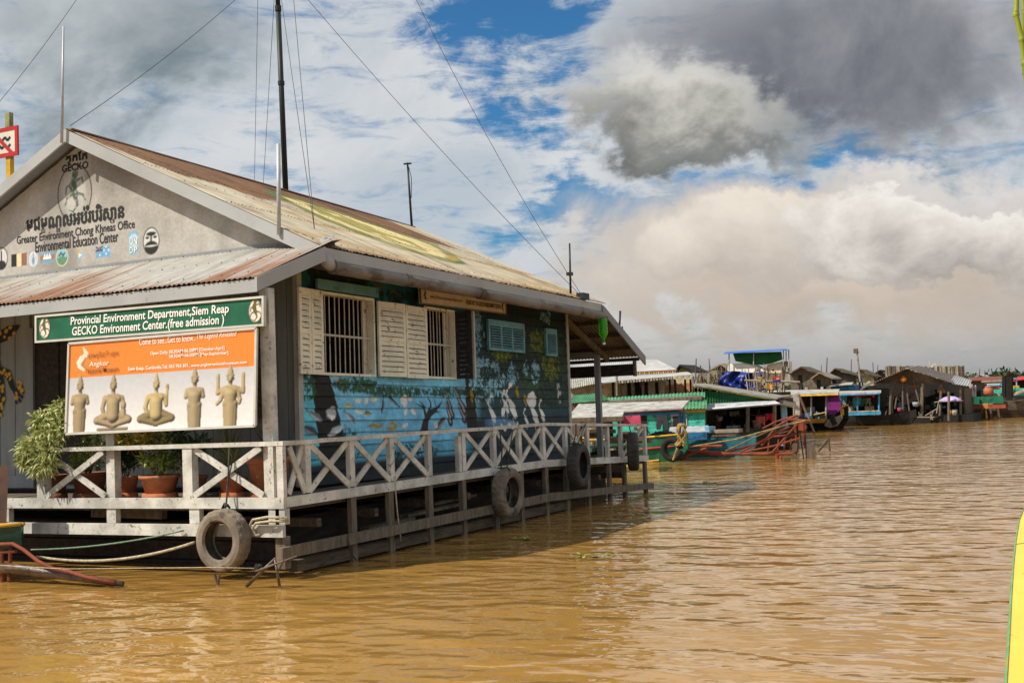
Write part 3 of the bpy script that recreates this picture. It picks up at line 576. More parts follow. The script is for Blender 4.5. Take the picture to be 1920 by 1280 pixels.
side = MB().box(XW - .05, XW - .03, YF + .05, YF + .10, 0, 2.85).build('side_wall', 'dark_in', house)
nb = 17; ex = 2.86 / nb
for i in range(nb):
    z0 = i * ex; z1 = (i + 1) * ex + .012; us = np.arange(YF + .04, YR - .02, .0125); sag = .003 * np.sin(us * 2.1 + i * 1.7) + .002 * np.sin(us * 5.3 + i)
    tv = np.concatenate([[0.0, 0.0], np.linspace(0, 1, 14)[1:]]); xo = np.concatenate([[-.006], .022 * (1 - np.linspace(0, 1, 14))])
    Uu, T = np.meshgrid(us, tv); Zz = z0 + (z1 - z0) * T + sag[None]; Xx = XW + xo[:, None] + 0 * Uu + .002 * np.sin(us * 3 + i * 2)[None]
    Pp = np.stack([Xx, Uu, Zz], -1); V, F = gridmesh(Pp)
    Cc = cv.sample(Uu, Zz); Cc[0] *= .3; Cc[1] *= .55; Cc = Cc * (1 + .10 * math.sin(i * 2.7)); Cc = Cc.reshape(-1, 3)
    fc = V[F].mean(1); keep = np.ones(len(F), bool)
    for a, b_, c_, d_ in WIN: keep &= ~((fc[:, 1] > a) & (fc[:, 1] < b_) & (fc[:, 2] > c_) & (fc[:, 2] < d_))
    nc = len(us) - 1; kc = keep.reshape(-1, nc).any(0); runs = []; st_ = None
    for j in range(nc + 1):
        on = j < nc and kc[j]
        if on and st_ is None: st_ = j
        if not on and st_ is not None: runs.append((st_, j)); st_ = None
    colid = np.tile(np.arange(nc), len(tv) - 1)
    for ra, rb in runs:
        Fr = F[keep & (colid >= ra) & (colid < rb)]; used = np.unique(Fr); re_ = np.full(len(V), -1); re_[used] = np.arange(len(used))
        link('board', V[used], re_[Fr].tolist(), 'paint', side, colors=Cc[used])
for (y_, hw) in ((YF + .0, .05), (YR, .05)):
    MB().box(XW - .04, XW + .03, y_ - hw, y_ + hw, 0, 2.84).build('corner_board', 'white_wood', house)
# opposite and rear walls keep the inside dark
MB().box(XL - .03, XL, YF, YR, 0, 2.84).build('far_wall', 'wall_white', house)
MB().box(XL, XW - .04, YR - .03, YR, 0, 2.84).build('rear_wall', 'old_wood', house)
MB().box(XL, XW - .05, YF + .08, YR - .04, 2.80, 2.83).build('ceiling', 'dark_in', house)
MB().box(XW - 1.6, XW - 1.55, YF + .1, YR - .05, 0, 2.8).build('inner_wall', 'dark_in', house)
# ---- windows
def iron_window(a, b_, c_, d_, nbar, deep):
    f = MB(); t = .035
    f.box(XW - deep, XW + .028, a - t, a, c_ - t, d_ + t).box(XW - deep, XW + .028, b_, b_ + t, c_ - t, d_ + t).box(XW - deep, XW + .029, a, b_, d_, d_ + t).box(XW - deep, XW + .035, a, b_, c_ - t, c_)
    w = f.build('window', 'cream_paint', house)
    for k in range(nbar):
        y = a + (k + .5) * (b_ - a) / nbar + wob(.008); MB().tube([(XW - .04, y, c_), (XW - .04, y + wob(.006), d_)], .0095, 6).build('bar', 'iron_bar', w)
    MB().box(XW - .03, XW - .018, a, b_, (c_ + d_) / 2 - .03, (c_ + d_) / 2 + .0).build('bar', 'iron_bar', w)
    MB().box(XW - deep - .02, XW - deep, b_ - .07, b_, c_, d_).build('reveal', 'cream_paint', w)
    return w
w1 = iron_window(*WIN[0], 11, .12); w2 = iron_window(*WIN[1], 9, .12)
MB().box(XW + .02, XW + .06, WIN[0][0] - .1, WIN[0][1] + .1, WIN[0][3] + .055, WIN[0][3] + .19).build('head_board', 'blue_paint', w1)
def shutter(org, ux, w, h, name='shutter', m_='cream_paint', groups=((.06, .47), (.53, .94)), nsl=6):
    """a louvred leaf: stiles, rails and slats; org lower corner, ux direction of its width"""
    o_ = Vector(org); ux = Vector(ux).normalized(); uz = Vector((0, 0, 1)); nn = ux.cross(uz); st = .055; th = .032
    def blk(b, u0, u1, z0, z1, t0, t1):
        q = []
        for z in (z0, z1):
            for u, t in ((u0, t0), (u1, t0), (u1, t1), (u0, t1)): q.append(o_ + ux * u + uz * z + nn * t)
        b.hexa(q)
    b = MB(); blk(b, 0, st, 0, h, 0, th); blk(b, w - st, w, 0, h, 0, th)
    zs = [0] + [v * h for g in groups for v in g] + [h]
    for k in range(0, len(zs), 2): blk(b, st, w - st, zs[k], zs[k + 1], .001, th - .001)
    s_ = b.build(name, m_, house)
    for g0, g1 in groups:
        z0, z1 = g0 * h, g1 * h
        for k in range(nsl):
            za = z0 + (k + .15) * (z1 - z0) / nsl; zb = za + (z1 - z0) / nsl * .9
            q = []
            for u in (st, w - st):
                for (z, t) in ((za, th - .002), (za + .012, th + .003), (zb, .008), (zb - .012, .003)): q.append(o_ + ux * u + uz * z + nn * t)
            MB().add(q, [(0, 1, 2, 3), (4, 7, 6, 5), (0, 4, 5, 1), (1, 5, 6, 2), (2, 6, 7, 3), (3, 7, 4, 0)]).build('slat', m_, s_)
    return s_
# bi-fold leaves: the pair folded back by the front corner, and the pair between the two windows
zs0, zs1 = 1.455, 2.58
shutter((XW + .075, 1.545, zs0), (-.02, .25, 0), .285, zs1 - zs0, nsl=6)
shutter((XW + .055, 1.835, zs0), (-.01, .25, 0), .275, zs1 - zs0, nsl=6)
shutter((XW + .045, 3.46, zs0 + .01), (.05, .69, 0), .66, zs1 - zs0 - .04)
shutter((XW + .095, 4.13, zs0 + .0), (-.03, .69, 0), .66, zs1 - zs0 - .04)
shutter((XW + .02, WIN[1][1] + .06, zs0 + .02), (1, .12, 0), .28, zs1 - zs0 - .04, m_='dark_wood')
MB().box(XW + .29, XW + .33, WIN[1][1] + .10, WIN[1][1] + .145, zs0 + .02, zs1 - .02).build('shutter_edge', 'white_wood', house)
# louvred vents, painted over with the mural
def louvre(y0, y1, z0, z1, panels):
    f = MB().box(XW + .014, XW + .06, y0, y0 + .06, z0, z1).box(XW + .014, XW + .06, y1 - .06, y1, z0, z1).box(XW + .014, XW + .061, y0 + .06, y1 - .06, z1 - .11, z1).box(XW + .014, XW + .061, y0 + .06, y1 - .06, z0, z0 + .05)
    pw = (y1 - y0 - .12) / panels
    for k in range(1, panels): f.box(XW + .014, XW + .058, y0 + .06 + k * pw - .025, y0 + .06 + k * pw + .025, z0 + .05, z1 - .11)
    l_ = f.build('louvre_vent', 'blue_paint', house)
    MB().box(XW + .013, XW + .02, y0 + .06, y1 - .06, z0 + .05, z1 - .11).build('vent_back', 'dark_in', l_)
    n = 8
    for p in range(panels):
        for k in range(n):
            z = z0 + .06 + k * (z1 - z0 - .17) / n
            MB().bar((XW + .045, y0 + .06 + p * pw + .026, z + .02), (XW + .045, y0 + .06 + (p + 1) * pw - .026, z + .02), .045, .014, (.6, 0, 1)).build('slat', 'blue_paint', l_)
louvre(6.90, 8.30, 1.99, 2.52, 3); louvre(9.22, 9.72, 1.98, 2.50, 1)
# ---- front wall of upright boards, door
fw = MB().box(XL, XW - .05, YF + .05, YF + .08, 0, 3.1).build('front_wall', 'wall_white', house)
dx0, dx1 = frontpt(66, 700)[0], frontpt(128, 700)[0] + .5
x = XL
k = 0
while x < XW - .05:
    w = min(.158, XW - .045 - x)
    if not (x + w > dx0 and x < dx1): MB().box(x, x + w - .008, YF + .012 + .006 * (k % 2), YF + .049, .02, 3.05).build('board', 'wall_white', fw)
    x += w; k += 1
door = MB().box(dx0, dx1, YF + .02, YF + .045, .06, 2.3).build('door', 'dark_wood', house)
for (za, zb) in ((.25, 1.1), (1.25, 2.15)):
    for (a, b_) in ((dx0 + .12, dx0 + .5), (dx0 + .6, dx1 - .12)): MB().box(a, b_, YF + .005, YF + .019, za, zb).build('panel', 'dark_wood', door)
MB().box(dx0 - .07, dx0, YF - .02, YF + .045, .02, 2.38).build('door_jamb', 'grey_paint', house); MB().box(dx1, dx1 + .07, YF - .02, YF + .045, .02, 2.38).build('door_jamb', 'grey_paint', house)
MB().box(XL, dx0 - .08, YF - .012, YF + .005, .02, .2).build('skirting', 'wall_white', house)
shutter((frontpt(478, 700)[0] - .28, YF - .03, .9), (1, 0, 0), .5, 1.4, m_='old_wood')
# ---- the big painted gecko by the door, on the boards
gx, gz = frontpt(-6, 770); gk = Canvas(gx - .75, gx + .62, .95, 2.45, .012, (0.50, 0.51, 0.50)); gm = np.zeros(gk.U.shape)
gd = (0.012, 0.022, 0.020); before = gk.c.copy()
gk.line([(gx - .2, 2.40), (gx + .05, 2.28), (gx + .22, 2.32), (gx + .44, 2.44)], [.1, .2, .2, .16], gd)
gk.line([(gx - .10, 2.30), (gx - .06, 1.9), (gx + .06, 1.6), (gx + .12, 1.35), (gx + .05, 1.12), (gx - .15, 1.02)], [.3, .32, .26, .2, .13, .08], gd)
gk.line([(gx + .08, 1.78), (gx + .28, 1.72), (gx + .36, 1.55), (gx + .44, 1.44)], [.16, .14, .12, .1], gd)
for a in (-1.5, -1.0, -.5, 0, .5, 1.0): gk.line([(gx + .44, 1.44), (gx + .44 + .15 * math.cos(a), 1.44 + .15 * math.sin(a))], [.05, .05], gd); gk.ell(gx + .44 + .15 * math.cos(a), 1.44 + .15 * math.sin(a), .035, .035, gd)
dark = np.abs(gk.c - before).sum(-1) > .4
for _ in range(150):
    u = random.uniform(gx - .4, gx + .6); v = random.uniform(1.0, 2.44); j = int((v - .95) / .012); i = int((u - gk.u0) / .012)
    if 0 < j < gk.h - 2 and 0 < i < gk.w - 2 and dark[j, i]: gk.ell(u, v, random.uniform(.02, .05), random.uniform(.02, .035), (0.55, 0.30, 0.03), random.random())
mk = np.abs(gk.c - before).sum(-1) > .2
picture(gk, 'painted_gecko', 'paint', house, lambda U, V: np.stack([U, 0 * U + YF + .004, V], -1), lambda U, V: mk)

# ---- main roof
XE, ZE, ZR, YB = -0.23, 3.0, 5.1, 10.62
KS = (ZR - ZE) / (XE - XM)
def ridge(y): return ZR - .014 * (y - YV)
def rpt(y, s): return np.stack([XE + (XM - XE) * s, y + 0 * s, ZE + (ridge(y) - ZE) * s], -1)
_n = np.cross(np.array([0, 1, HT - .007]), np.array([XM - XE, 0, ZR - ZE]))
def roofpx(px, py):
    p = at_plane(px, py, (XE, YV, ZE + .9 + HT * (YV - YF)), _n); return p[1], (XE - p[0]) / (XE - XM)
rc = Canvas(YV - .1, YB + .1, 0, 1.0, .02, (0.56, 0.53, 0.46)); rc2 = rc
rc.h = 121; rc.res = .02
rc.U, rc.V = np.meshgrid(rc.u0 + np.arange(rc.w) * .02, np.arange(rc.h) * (1 / 120.0)); rc.c = np.empty((rc.h, rc.w, 3)); rc.c[:] = (0.48, 0.425, 0.32)
def rsample(y, s):
    x_ = np.clip((y - rc.u0) / .02, 0, rc.w - 1).astype(int); j_ = np.clip(s * 120, 0, 120).astype(int); return rc.c[j_, x_]
U, V_ = rc.U, rc.V
n1 = vnoise(U * .55, V_ * 9, 21); n2 = vnoise(U * 2.2, V_ * 14, 22); n3 = vnoise(U * 14, V_ * 3, 23)
warm = np.clip((n1 - .45) * 3, 0, 1)[..., None]; rc.c = rc.c * (1 - warm * .7) + np.array((0.46, 0.34, 0.17)) * warm * .7
st = np.clip((n2 - .55) * 4, 0, 1)[..., None]; rc.c = rc.c * (1 - st * .65) + np.array((0.25, 0.20, 0.14)) * st * .65
stk = np.clip((vnoise(U * 9, V_ * 1.6, 27) - .55) * 5, 0, 1)[..., None] * .45; rc.c = rc.c * (1 - stk) + np.array((0.28, 0.17, 0.085)) * stk
# brown stain lines under the laps
for s0, wd, amt in ((.33, .04, .75), (.66, .03, .6), (.10, .04, .6), (.02, .03, .8), (.22, .03, .45)):
    a = np.clip(1 - np.abs(V_ - s0 + .012 * (n3 - .5)) / wd, 0, 1) * amt * np.clip(n1 * 2.2 - .4, 0, 1); rc.c = rc.c * (1 - a[..., None]) + np.array((0.36, 0.24, 0.11)) * a[..., None]
# rust along the ridge: its ragged lower border read off the photograph
bp_ = sorted(roofpx(*p) for p in ((150, 256), (200, 277), (267, 308), (340, 332), (416, 352), (500, 380), (560, 385), (640, 408), (697, 428), (755, 444), (800, 455), (862, 470)))
by = [p[0] for p in bp_]; bs = [p[1] for p in bp_]
bord = np.interp(U, by, bs, left=bs[0], right=1.1) + (n3 - .5) * .05 + (n2 - .5) * .04
a = np.clip((V_ - bord) / .02, 0, 1) * (U < by[-1] + .6); rust = np.array((0.165, 0.074, 0.027)) * (0.40 + 1.1 * n2[..., None]); rc.c = rc.c * (1 - a[..., None] * .95) + rust * a[..., None] * .95
# long painted emblem on the slope
def rpoly(pts, col, al=1.0):
    q = [roofpx(*p) for p in pts]; ins = np.zeros(U.shape, bool)
    for (x0, y0), (x1, y1) in zip(q, q[1:] + q[:1]):
        c1 = (y0 > V_) != (y1 > V_); ins ^= c1 & (U < (x1 - x0) * (V_ - y0) / (y1 - y0 + 1e-12) + x0)
    am = (al * np.clip(.62 + .9 * (n2 - .35) + .5 * (n3 - .5), .35, .97))[..., None] * ins[..., None]; rc.c[:] = rc.c * (1 - am) + np.array(col) * am
outer = [(494, 356), (520, 362), (545, 369), (580, 381), (640, 402), (700, 421), (760, 441), (815, 461), (850, 480), (876, 501), (858, 501), (830, 495), (780, 479), (720, 460), (660, 438), (600, 413), (550, 388), (520, 376)]
inner = [(527, 371), (560, 379), (600, 392), (650, 408), (700, 425), (760, 446), (810, 464), (842, 487), (835, 489), (780, 474), (720, 454), (660, 432), (600, 407), (552, 384)]
rpoly(outer, (0.16, 0.17, 0.035)); rpoly([(494, 356), (512, 361), (524, 371), (520, 377), (505, 369)], (0.08, 0.13, 0.05)); rpoly([(848, 484), (876, 501), (858, 501), (842, 494)], (0.10, 0.13, 0.05)); rpoly([(838, 486), (852, 484), (862, 494), (846, 494)], (0.45, 0.28, 0.03))
rpoly(inner, (0.66, 0.53, 0.26)); rpoly(inner, (0.66, 0.53, 0.26), .5)
rpoly([(570, 385), (600, 392), (640, 407), (700, 430), (716, 444), (690, 440), (640, 419), (600, 404), (585, 394)], (0.22, 0.20, 0.03)); rpoly([(612, 400), (640, 409), (628, 409)], (0.78, 0.64, 0.3)); rpoly([(700, 434), (770, 457), (800, 474), (806, 479), (775, 470), (720, 451)], (0.26, 0.22, 0.05)); rpoly([(724, 447), (765, 460), (786, 470), (760, 463)], (0.78, 0.64, 0.34))
rc.c = np.clip(rc.c * (0.86 + .28 * n3[..., None]), .01, .9)
roof = MB().bar((XM, YV + .02, ZR + .022), (XM, YB, ridge(YB) + .022), .16, .02).build('roof', 'tin', house)
ca_ = roof.data.color_attributes.new('Col', 'FLOAT_COLOR', 'POINT')
for d_ in ca_.data: d_.color = (0.26, 0.15, 0.08, 1)
PIT = .076; NSH = 12; SHW = (YB - YV) / NSH
for r_, (sa, sb) in enumerate(((0.0, .36), (.345, .69), (.675, 1.0))):
    for k in range(NSH):
        ys = np.linspace(YV + k * SHW - .02, YV + (k + 1) * SHW + .03, int(SHW / PIT * 6)); rag = (np.random.default_rng(k * 7 + r_).random(len(ys)) - .5) * .010 * (r_ == 0)
        ss = np.linspace(sa, sb, 24); Yg, Sg = np.meshgrid(ys, ss); Sg = Sg + rag[None] * (1 - (Sg - sa) / (sb - sa)); Pq = rpt(Yg, Sg)
        Pq[..., 2] += .010 * np.sin(Yg * 2 * math.pi / PIT) + .006 * r_ + .004 * (k % 2) + .01 * np.sin(Yg * .9 + Sg * 5) * .6 + .016
        Vv, Ff = gridmesh(Pq); cc_ = rsample(Yg, np.clip(Sg, 0, 1)) * (0.94 + .12 * random.random())
        if r_ == 0: cc_[:2] *= np.array((.62, .5, .4))
        link('roof_sheet', Vv, Ff.tolist(), 'tin', roof, True, colors=cc_.reshape(-1, 3))
# nail heads on the laps
nb_ = MB()
for sv in (.05, .34, .52, .68):
    for k in range(46):
        y = YV + .1 + k * .205; q = rpt(np.array(y), np.array(sv + wob(.006)))
        nb_.lathe([(0, .010), (.008, .008), (.011, 0)], (q[0], q[1], q[2] + .034), 6)
nb_.build('roof_nails', 'gutter', house)['kind'] = 'stuff'
# left slope
lv = np.array([(XM, YV, ZR + .01), (XM, YB, ridge(YB) + .01), (2 * XM - XE, YB, ZE), (2 * XM - XE, YV, ZE)], float); MB().poly([tuple(p) for p in lv], (0, 0, .02)).build('far_slope', 'sheet_under', house)
# soffit boards under both slopes at the verge, barge boards
def barge(sg, y, name='barge_board', m_='barge_grey'):
    a = (XM, y, ZR - .10); b_ = (XM + sg * (XE - XM), y, ZE - .10 + .0)
    dx = b_[0] - a[0]; dz_ = b_[2] - a[2]; l_ = math.hypot(dx, dz_); up = Vector((-dz_ / l_ * (1 if dx > 0 else -1), 0, abs(dx) / l_))
    q = []
    for yy in (y - .035, y):
        q += [Vector((a[0], yy, a[2] - .07)), Vector((b_[0], yy, b_[2] - .07)), Vector((b_[0], yy, b_[2] + .11)), Vector((a[0], yy, a[2] + .11))]
    MB().add(q, [(0, 1, 2, 3), (4, 7, 6, 5), (0, 4, 5, 1), (1, 5, 6, 2), (2, 6, 7, 3), (3, 7, 4, 0)]).build(name, m_, house)
barge(1, YV); barge(-1, YV)
for sg in (1, -1):
    p0, p1 = Vector((XM, 0, ZR - .045)), Vector((XM + sg * (XE - XM), 0, ZE - .045))
    MB().add([(p0.x, YV + .003, p0.z), (p1.x, YV + .003, p1.z), (p1.x, YF, p1.z), (p0.x, YF, p0.z), (p0.x, YV + .003, p0.z - .02), (p1.x, YV + .003, p1.z - .02), (p1.x, YF, p1.z - .02), (p0.x, YF, p0.z - .02)], [(0, 1, 2, 3), (4, 7, 6, 5), (0, 4, 5, 1), (1, 5, 6, 2), (2, 6, 7, 3), (3, 7, 4, 0)]).build('soffit', 'grey_paint', house)
# inner lining below the sheets keeps light out of the house
for sg in (1, -1):
    p0, p1 = Vector((XM, 0, ZR - .17)), Vector((XM + sg * (XE - XM) * .985, 0, ZE - .03))
    MB().add([(p0.x, YF + .05, p0.z), (p1.x, YF + .05, p1.z), (p1.x, YB - .1, p1.z), (p0.x, YB - .1, p0.z - .13)], [(0, 1, 2, 3)]).build('roof_lining', 'sheet_under', house)
# side fascia and gutter
MB().box(XE - .02, XE + .012, YV, 8.2, ZE - .165, ZE - .003).build('fascia', 'barge_grey', house)
MB().box(XE - .02, XE + .014, 8.203, YB - .2, ZE - .165, ZE - .006).build('fascia', 'barge_grey', house)
gy = [YV + .28, 3.2, 5.4, 7.6, 9.4, YB - .02]
for k in range(len(gy) - 1):
    gg = MB().tube([(XE - .028, gy[k] - .03, ZE - .225 + (.006 if k % 2 else 0)), (XE - .028, gy[k + 1], ZE - .225 + (.006 if k % 2 else 0))], .088 - .003 * (k % 2), 18).build('gutter', 'gutter', house, True)
    for d_ in gg.data.polygons: d_.use_smooth = len(d_.vertices) == 4
    MB().tube([(XE - .028, gy[k] - .02, ZE - .222), (XE - .028, gy[k] + .015, ZE - .222)], .094, 16).build('gutter_bracket', 'gutter', house)
MB().tube([(XE - .03, YV + .06, ZE - .10), (XE - .03, YV + .15, ZE - .17), (XE - .032, YV + .26, ZE - .22)], [.05, .085, .07], 10).build('gutter_elbow', 'barge_grey', house, True)
# ---- gable wall, standing a little forward of the front wall
YG_ = 1.46
# ---- gable wall
def gz_(X): return ZR - .16 - KS * np.abs(X - XM)
gc = Canvas(-6.35, -.9, 3.10, 5.0, .0125, (0.37, 0.35, 0.32))
gc.noise(.8, .30, 31); gc.noise(3, .28, 32, .5); gc.noise(11, .10, 33)
bl = np.clip((vnoise(gc.U * 1.6, gc.V * .9, 35) - .50) * 5, 0, 1)[..., None] * .55; gc.c = gc.c * (1 - bl) + np.array((0.17, 0.155, 0.14)) * bl
wl = np.clip((vnoise(gc.U * 2.2, gc.V * 1.4, 38) - .60) * 5, 0, 1)[..., None] * .5; gc.c = gc.c * (1 - wl) + np.array((0.50, 0.48, 0.45)) * wl
K = (0.03, 0.03, 0.03)
def GP(px, py): return frontpt(px, py, YG_)
def ring(c, u, v, ru, rv, w, col):
    t = np.linspace(0, 2 * math.pi, 40); c.line([(u + ru * math.cos(a), v + rv * math.sin(a)) for a in t], w, col)
def gecko(c, u, v, s, col, a=1.0, spots=None):
    """small lizard: head up, body, curled tail, four splayed legs"""
    c.ell(u + .02 * s, v + .42 * s, .12 * s, .10 * s, col, .3, a); c.line([(u, v + .38 * s), (u - .06 * s, v + .15 * s), (u + .02 * s, v - .12 * s)], [.14 * s, .26 * s, .18 * s], col, a)
    c.line([(u + .02 * s, v - .12 * s), (u + .10 * s, v - .35 * s), (u - .05 * s, v - .52 * s), (u - .22 * s, v - .45 * s)], [.14 * s, .08 * s, .05 * s, .02 * s], col, a)
    for (p, q, r_) in (((-.05, .2), (-.28, .12), (-.30, -.05)), ((.02, .25), (.25, .3), (.30, .16)), ((-.02, -.05), (-.26, -.16), (-.32, -.32)), ((.05, -.05), (.28, -.12), (.36, -.26))): c.line([(u + p[0] * s, v + p[1] * s), (u + q[0] * s, v + q[1] * s), (u + r_[0] * s, v + r_[1] * s)], [.09 * s, .06 * s, .05 * s], col, a)
u, v = GP(138, 362); s_ = .0098
ring(gc, u, v, 34 * s_, 42 * s_, .018, K)
gc.ell(u, v, .22, .30, (0.52, 0.50, 0.47), 0, .7, .5); gecko(gc, u, v + .03, .58, (0.07, 0.12, 0.085), .85); 
for _ in range(60): gc.ell(u + random.uniform(-.2, .2), v + random.uniform(-.3, .28), .016, .012, (0.45, 0.44, 0.40), 0, .6)
# flags and round emblems along the base
def box_px(x0, y0, x1, y1):
    a, b_ = GP((x0 + x1) / 2 - (x1 - x0) / 2, (y0 + y1) / 2), GP(x1, (y0 + y1) / 2); h = abs(GP(x0, y0)[1] - GP(x0, y1)[1]) / 2; zc = (a[1] + b_[1]) / 2; return a[0], b_[0], zc - h, zc + h
a0, a1, z0, z1 = box_px(21, 475, 50, 499)
for k, cl in enumerate(((0.03, 0.03, 0.03), (0.72, 0.60, 0.36), (0.26, 0.13, 0.08))): gc.rect(a0 + (a1 - a0) * k / 3, a0 + (a1 - a0) * (k + 1) / 3, z0, z1, cl)
u, v = GP(62, 486); gc.ell(u, v, .105, .125, (0.62, 0.63, 0.63)); ring(gc, u, v, .10, .12, .012, (0.30, 0.36, 0.45)); gc.line([(u, v - .08), (u, v + .08)], .02, (0.2, 0.3, 0.45)); gc.ell(u, v - .02, .03, .05, (0.18, 0.28, 0.42)); ring(gc, u, v - .01, .06, .07, .008, (0.4, 0.45, 0.5))
a0, a1, z0, z1 = box_px(75, 474, 101, 493); gc.rect(a0, a1, z0, z1, (0.14, 0.34, 0.52)); gc.rect(a0, a1, z0 + (z1 - z0) * .25, z1 - (z1 - z0) * .25, (0.36, 0.17, 0.09)); cx_ = (a0 + a1) / 2; gc.rect(cx_ - .08, cx_ + .08, z0 + .05, z0 + .085, (0.75, 0.74, 0.70))
for d_ in (-.05, 0, .05): gc.poly([(cx_ + d_ - .025, z0 + .08), (cx_ + d_ + .025, z0 + .08), (cx_ + d_, z0 + .145)], (0.75, 0.74, 0.70))
u, v = GP(116, 482); gc.ell(u, v, .12, .135, (0.10, 0.17, 0.14)); gc.ell(u, v + .03, .10, .09, (0.25, 0.48, 0.62)); gc.ell(u, v - .05, .09, .06, (0.12, 0.26, 0.16)); ring(gc, u, v, .115, .13, .015, (0.55, 0.55, 0.40)); gc.line([(u - .06, v + .02), (u - .02, v + .06), (u + .02, v + .02), (u + .05, v + .05)], .03, (0.08, 0.12, 0.10))
p = [GP(145, 466), GP(157, 478), GP(144, 491), GP(148, 479)]; gc.poly(p, (0.22, 0.46, 0.66)); gc.poly([GP(145, 466), GP(152, 473), GP(147, 477)], (0.62, 0.40, 0.05)); gc.poly([GP(147, 475), GP(154, 478), GP(147, 484)], (0.7, 0.72, 0.72))
a0, a1, z0, z1 = box_px(180, 462, 207, 483); gc.rect(a0, a1, z0, z1, (0.16, 0.36, 0.56)); gc.line([(a0, z0 + .1), (a0 + .12, z1)], .02, (0.05, 0.06, 0.08)); gc.line([(a0, z1), (a0 + .12, z0 + .1)], .02, (0.05, 0.06, 0.08)); gc.line([(a0 + .06, z0 + .09), (a0 + .06, z1)], .022, (0.45, 0.2, 0.16)); gc.line([(a0, z1 - .055), (a0 + .12, z1 - .055)], .022, (0.08, 0.08, 0.1))
for du, dv in ((.07, .04), (.19, .05), (.24, .10), (.19, .15), (.15, .10)): gc.ell(a0 + du, z0 + dv, .014, .014, (0.75, 0.76, 0.76))
a0, a1, z0, z1 = box_px(241, 434, 259, 477); gc.rect(a0, a1, z0, z1, (0.22, 0.42, 0.56)); gc.ell((a0 + a1) / 2, z1 - .12, .075, .085, (0.55, 0.65, 0.70)); gc.ell((a0 + a1) / 2, z1 - .12, .05, .06, (0.28, 0.47, 0.60)); gc.rect(a0, a1, z0 + .235, z0 + .245, (0.6, 0.62, 0.62)); gc.rect(a0, a1, z0 + .115, z0 + .125, (0.6, 0.62, 0.62)); UN = (a0, a1, z0, z1)
u, v = GP(283, 452)
gc.ell(u, v, .145, .185, (0.60, 0.59, 0.56)); gc.ell(u, v - .09, .125, .09, (0.03, 0.03, 0.03)); gc.line([(u, v - .12), (u, v + .10)], .03, K); gc.ell(u, v + .10, .09, .03, K); gc.ell(u - .07, v + .05, .035, .018, K); gc.ell(u + .07, v + .05, .035, .018, K); ring(gc, u, v, .145, .185, .014, K); gc.ell(u, v - .07, .10, .012, (0.6, 0.6, 0.58))
u, v = GP(2, 485); gc.ell(u, v, .13, .165, (0.60, 0.59, 0.56)); gc.ell(u, v - .1, .10, .07, K); gc.line([(u, v - .1), (u, v + .1)], .03, K); ring(gc, u, v, .13, .165, .014, K)
gc.c = np.clip(gc.c, .01, .85)
gable = picture(gc, 'gable_wall', 'gable_paint', house, lambda U, V: np.stack([U, 0 * U + YG_, V], -1), lambda U, V: V < gz_(U) + .03)
MB().poly([(XL, YG_ + .004, 3.1), (-6.34, YG_ + .004, 3.1), (-6.34, YG_ + .004, float(gz_(-6.34)) + .03), (XL, YG_ + .004, float(gz_(XL)) + .05)], (0, .02, 0)).build('gable_wall', 'wall_white', house)
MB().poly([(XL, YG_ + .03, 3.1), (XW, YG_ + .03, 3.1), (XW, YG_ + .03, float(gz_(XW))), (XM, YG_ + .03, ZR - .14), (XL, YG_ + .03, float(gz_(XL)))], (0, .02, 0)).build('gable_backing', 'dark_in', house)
def gt(txt, px0, pyb, pyt, px1, bold=.012, shear=.0, m_='letter_black', par=None, nm='lettering', multi=0.0):
    """text between pixel columns px0..px1, baseline pyb and cap line pyt measured at px0"""
    a = GP(px0, pyb); t = GP(px0, pyt); b_ = GP(px1, pyb)
    return lettering(txt, nm, m_, par or gable, (a[0], YG_ - .001, a[1]), (1, 0, 0), (0, 0, 1), b_[0] - a[0], t[1] - a[1], shear, bold, .004, 1.0, multi)
gt('GECKO', 114, 324, 310, 164, .03)
gt('តុកែក', 122, 309, 289, 161, 0, multi=.009)
gt('មជមណលអប់រំបរិសាន', 49, 434, 403, 232, 0, multi=.009)
for tx, px, py, w in (('ឈ', 76, 438, 8), ('ឌ', 105, 436, 7), ('ថ', 205, 419, 9)): gt(tx, px, py, py - 8, px + w, .006)['kind'] = 'stuff'
gt('Greater Environment Chong Khneas Office', 31, 463, 443, 253, .012)
gt('Environmental Education Center', 66, 474, 454, 222, .012)
a0, a1, z0, z1 = UN
for tx, ua, za in (('U', .02, .135), ('N', .10, .135), ('D', .02, .018), ('P', .10, .018)): lettering(tx, 'lettering', 'letter_white', gable, (a0 + ua, YG_ - .001, z0 + za), (1, 0, 0), (0, 0, 1), .06, .085, 0, .01, .004)
MB().box(XL, XW, YG_ - .02, YG_ - .002, 3.10, 3.165).build('gable_foot_board', 'grey_paint', house)
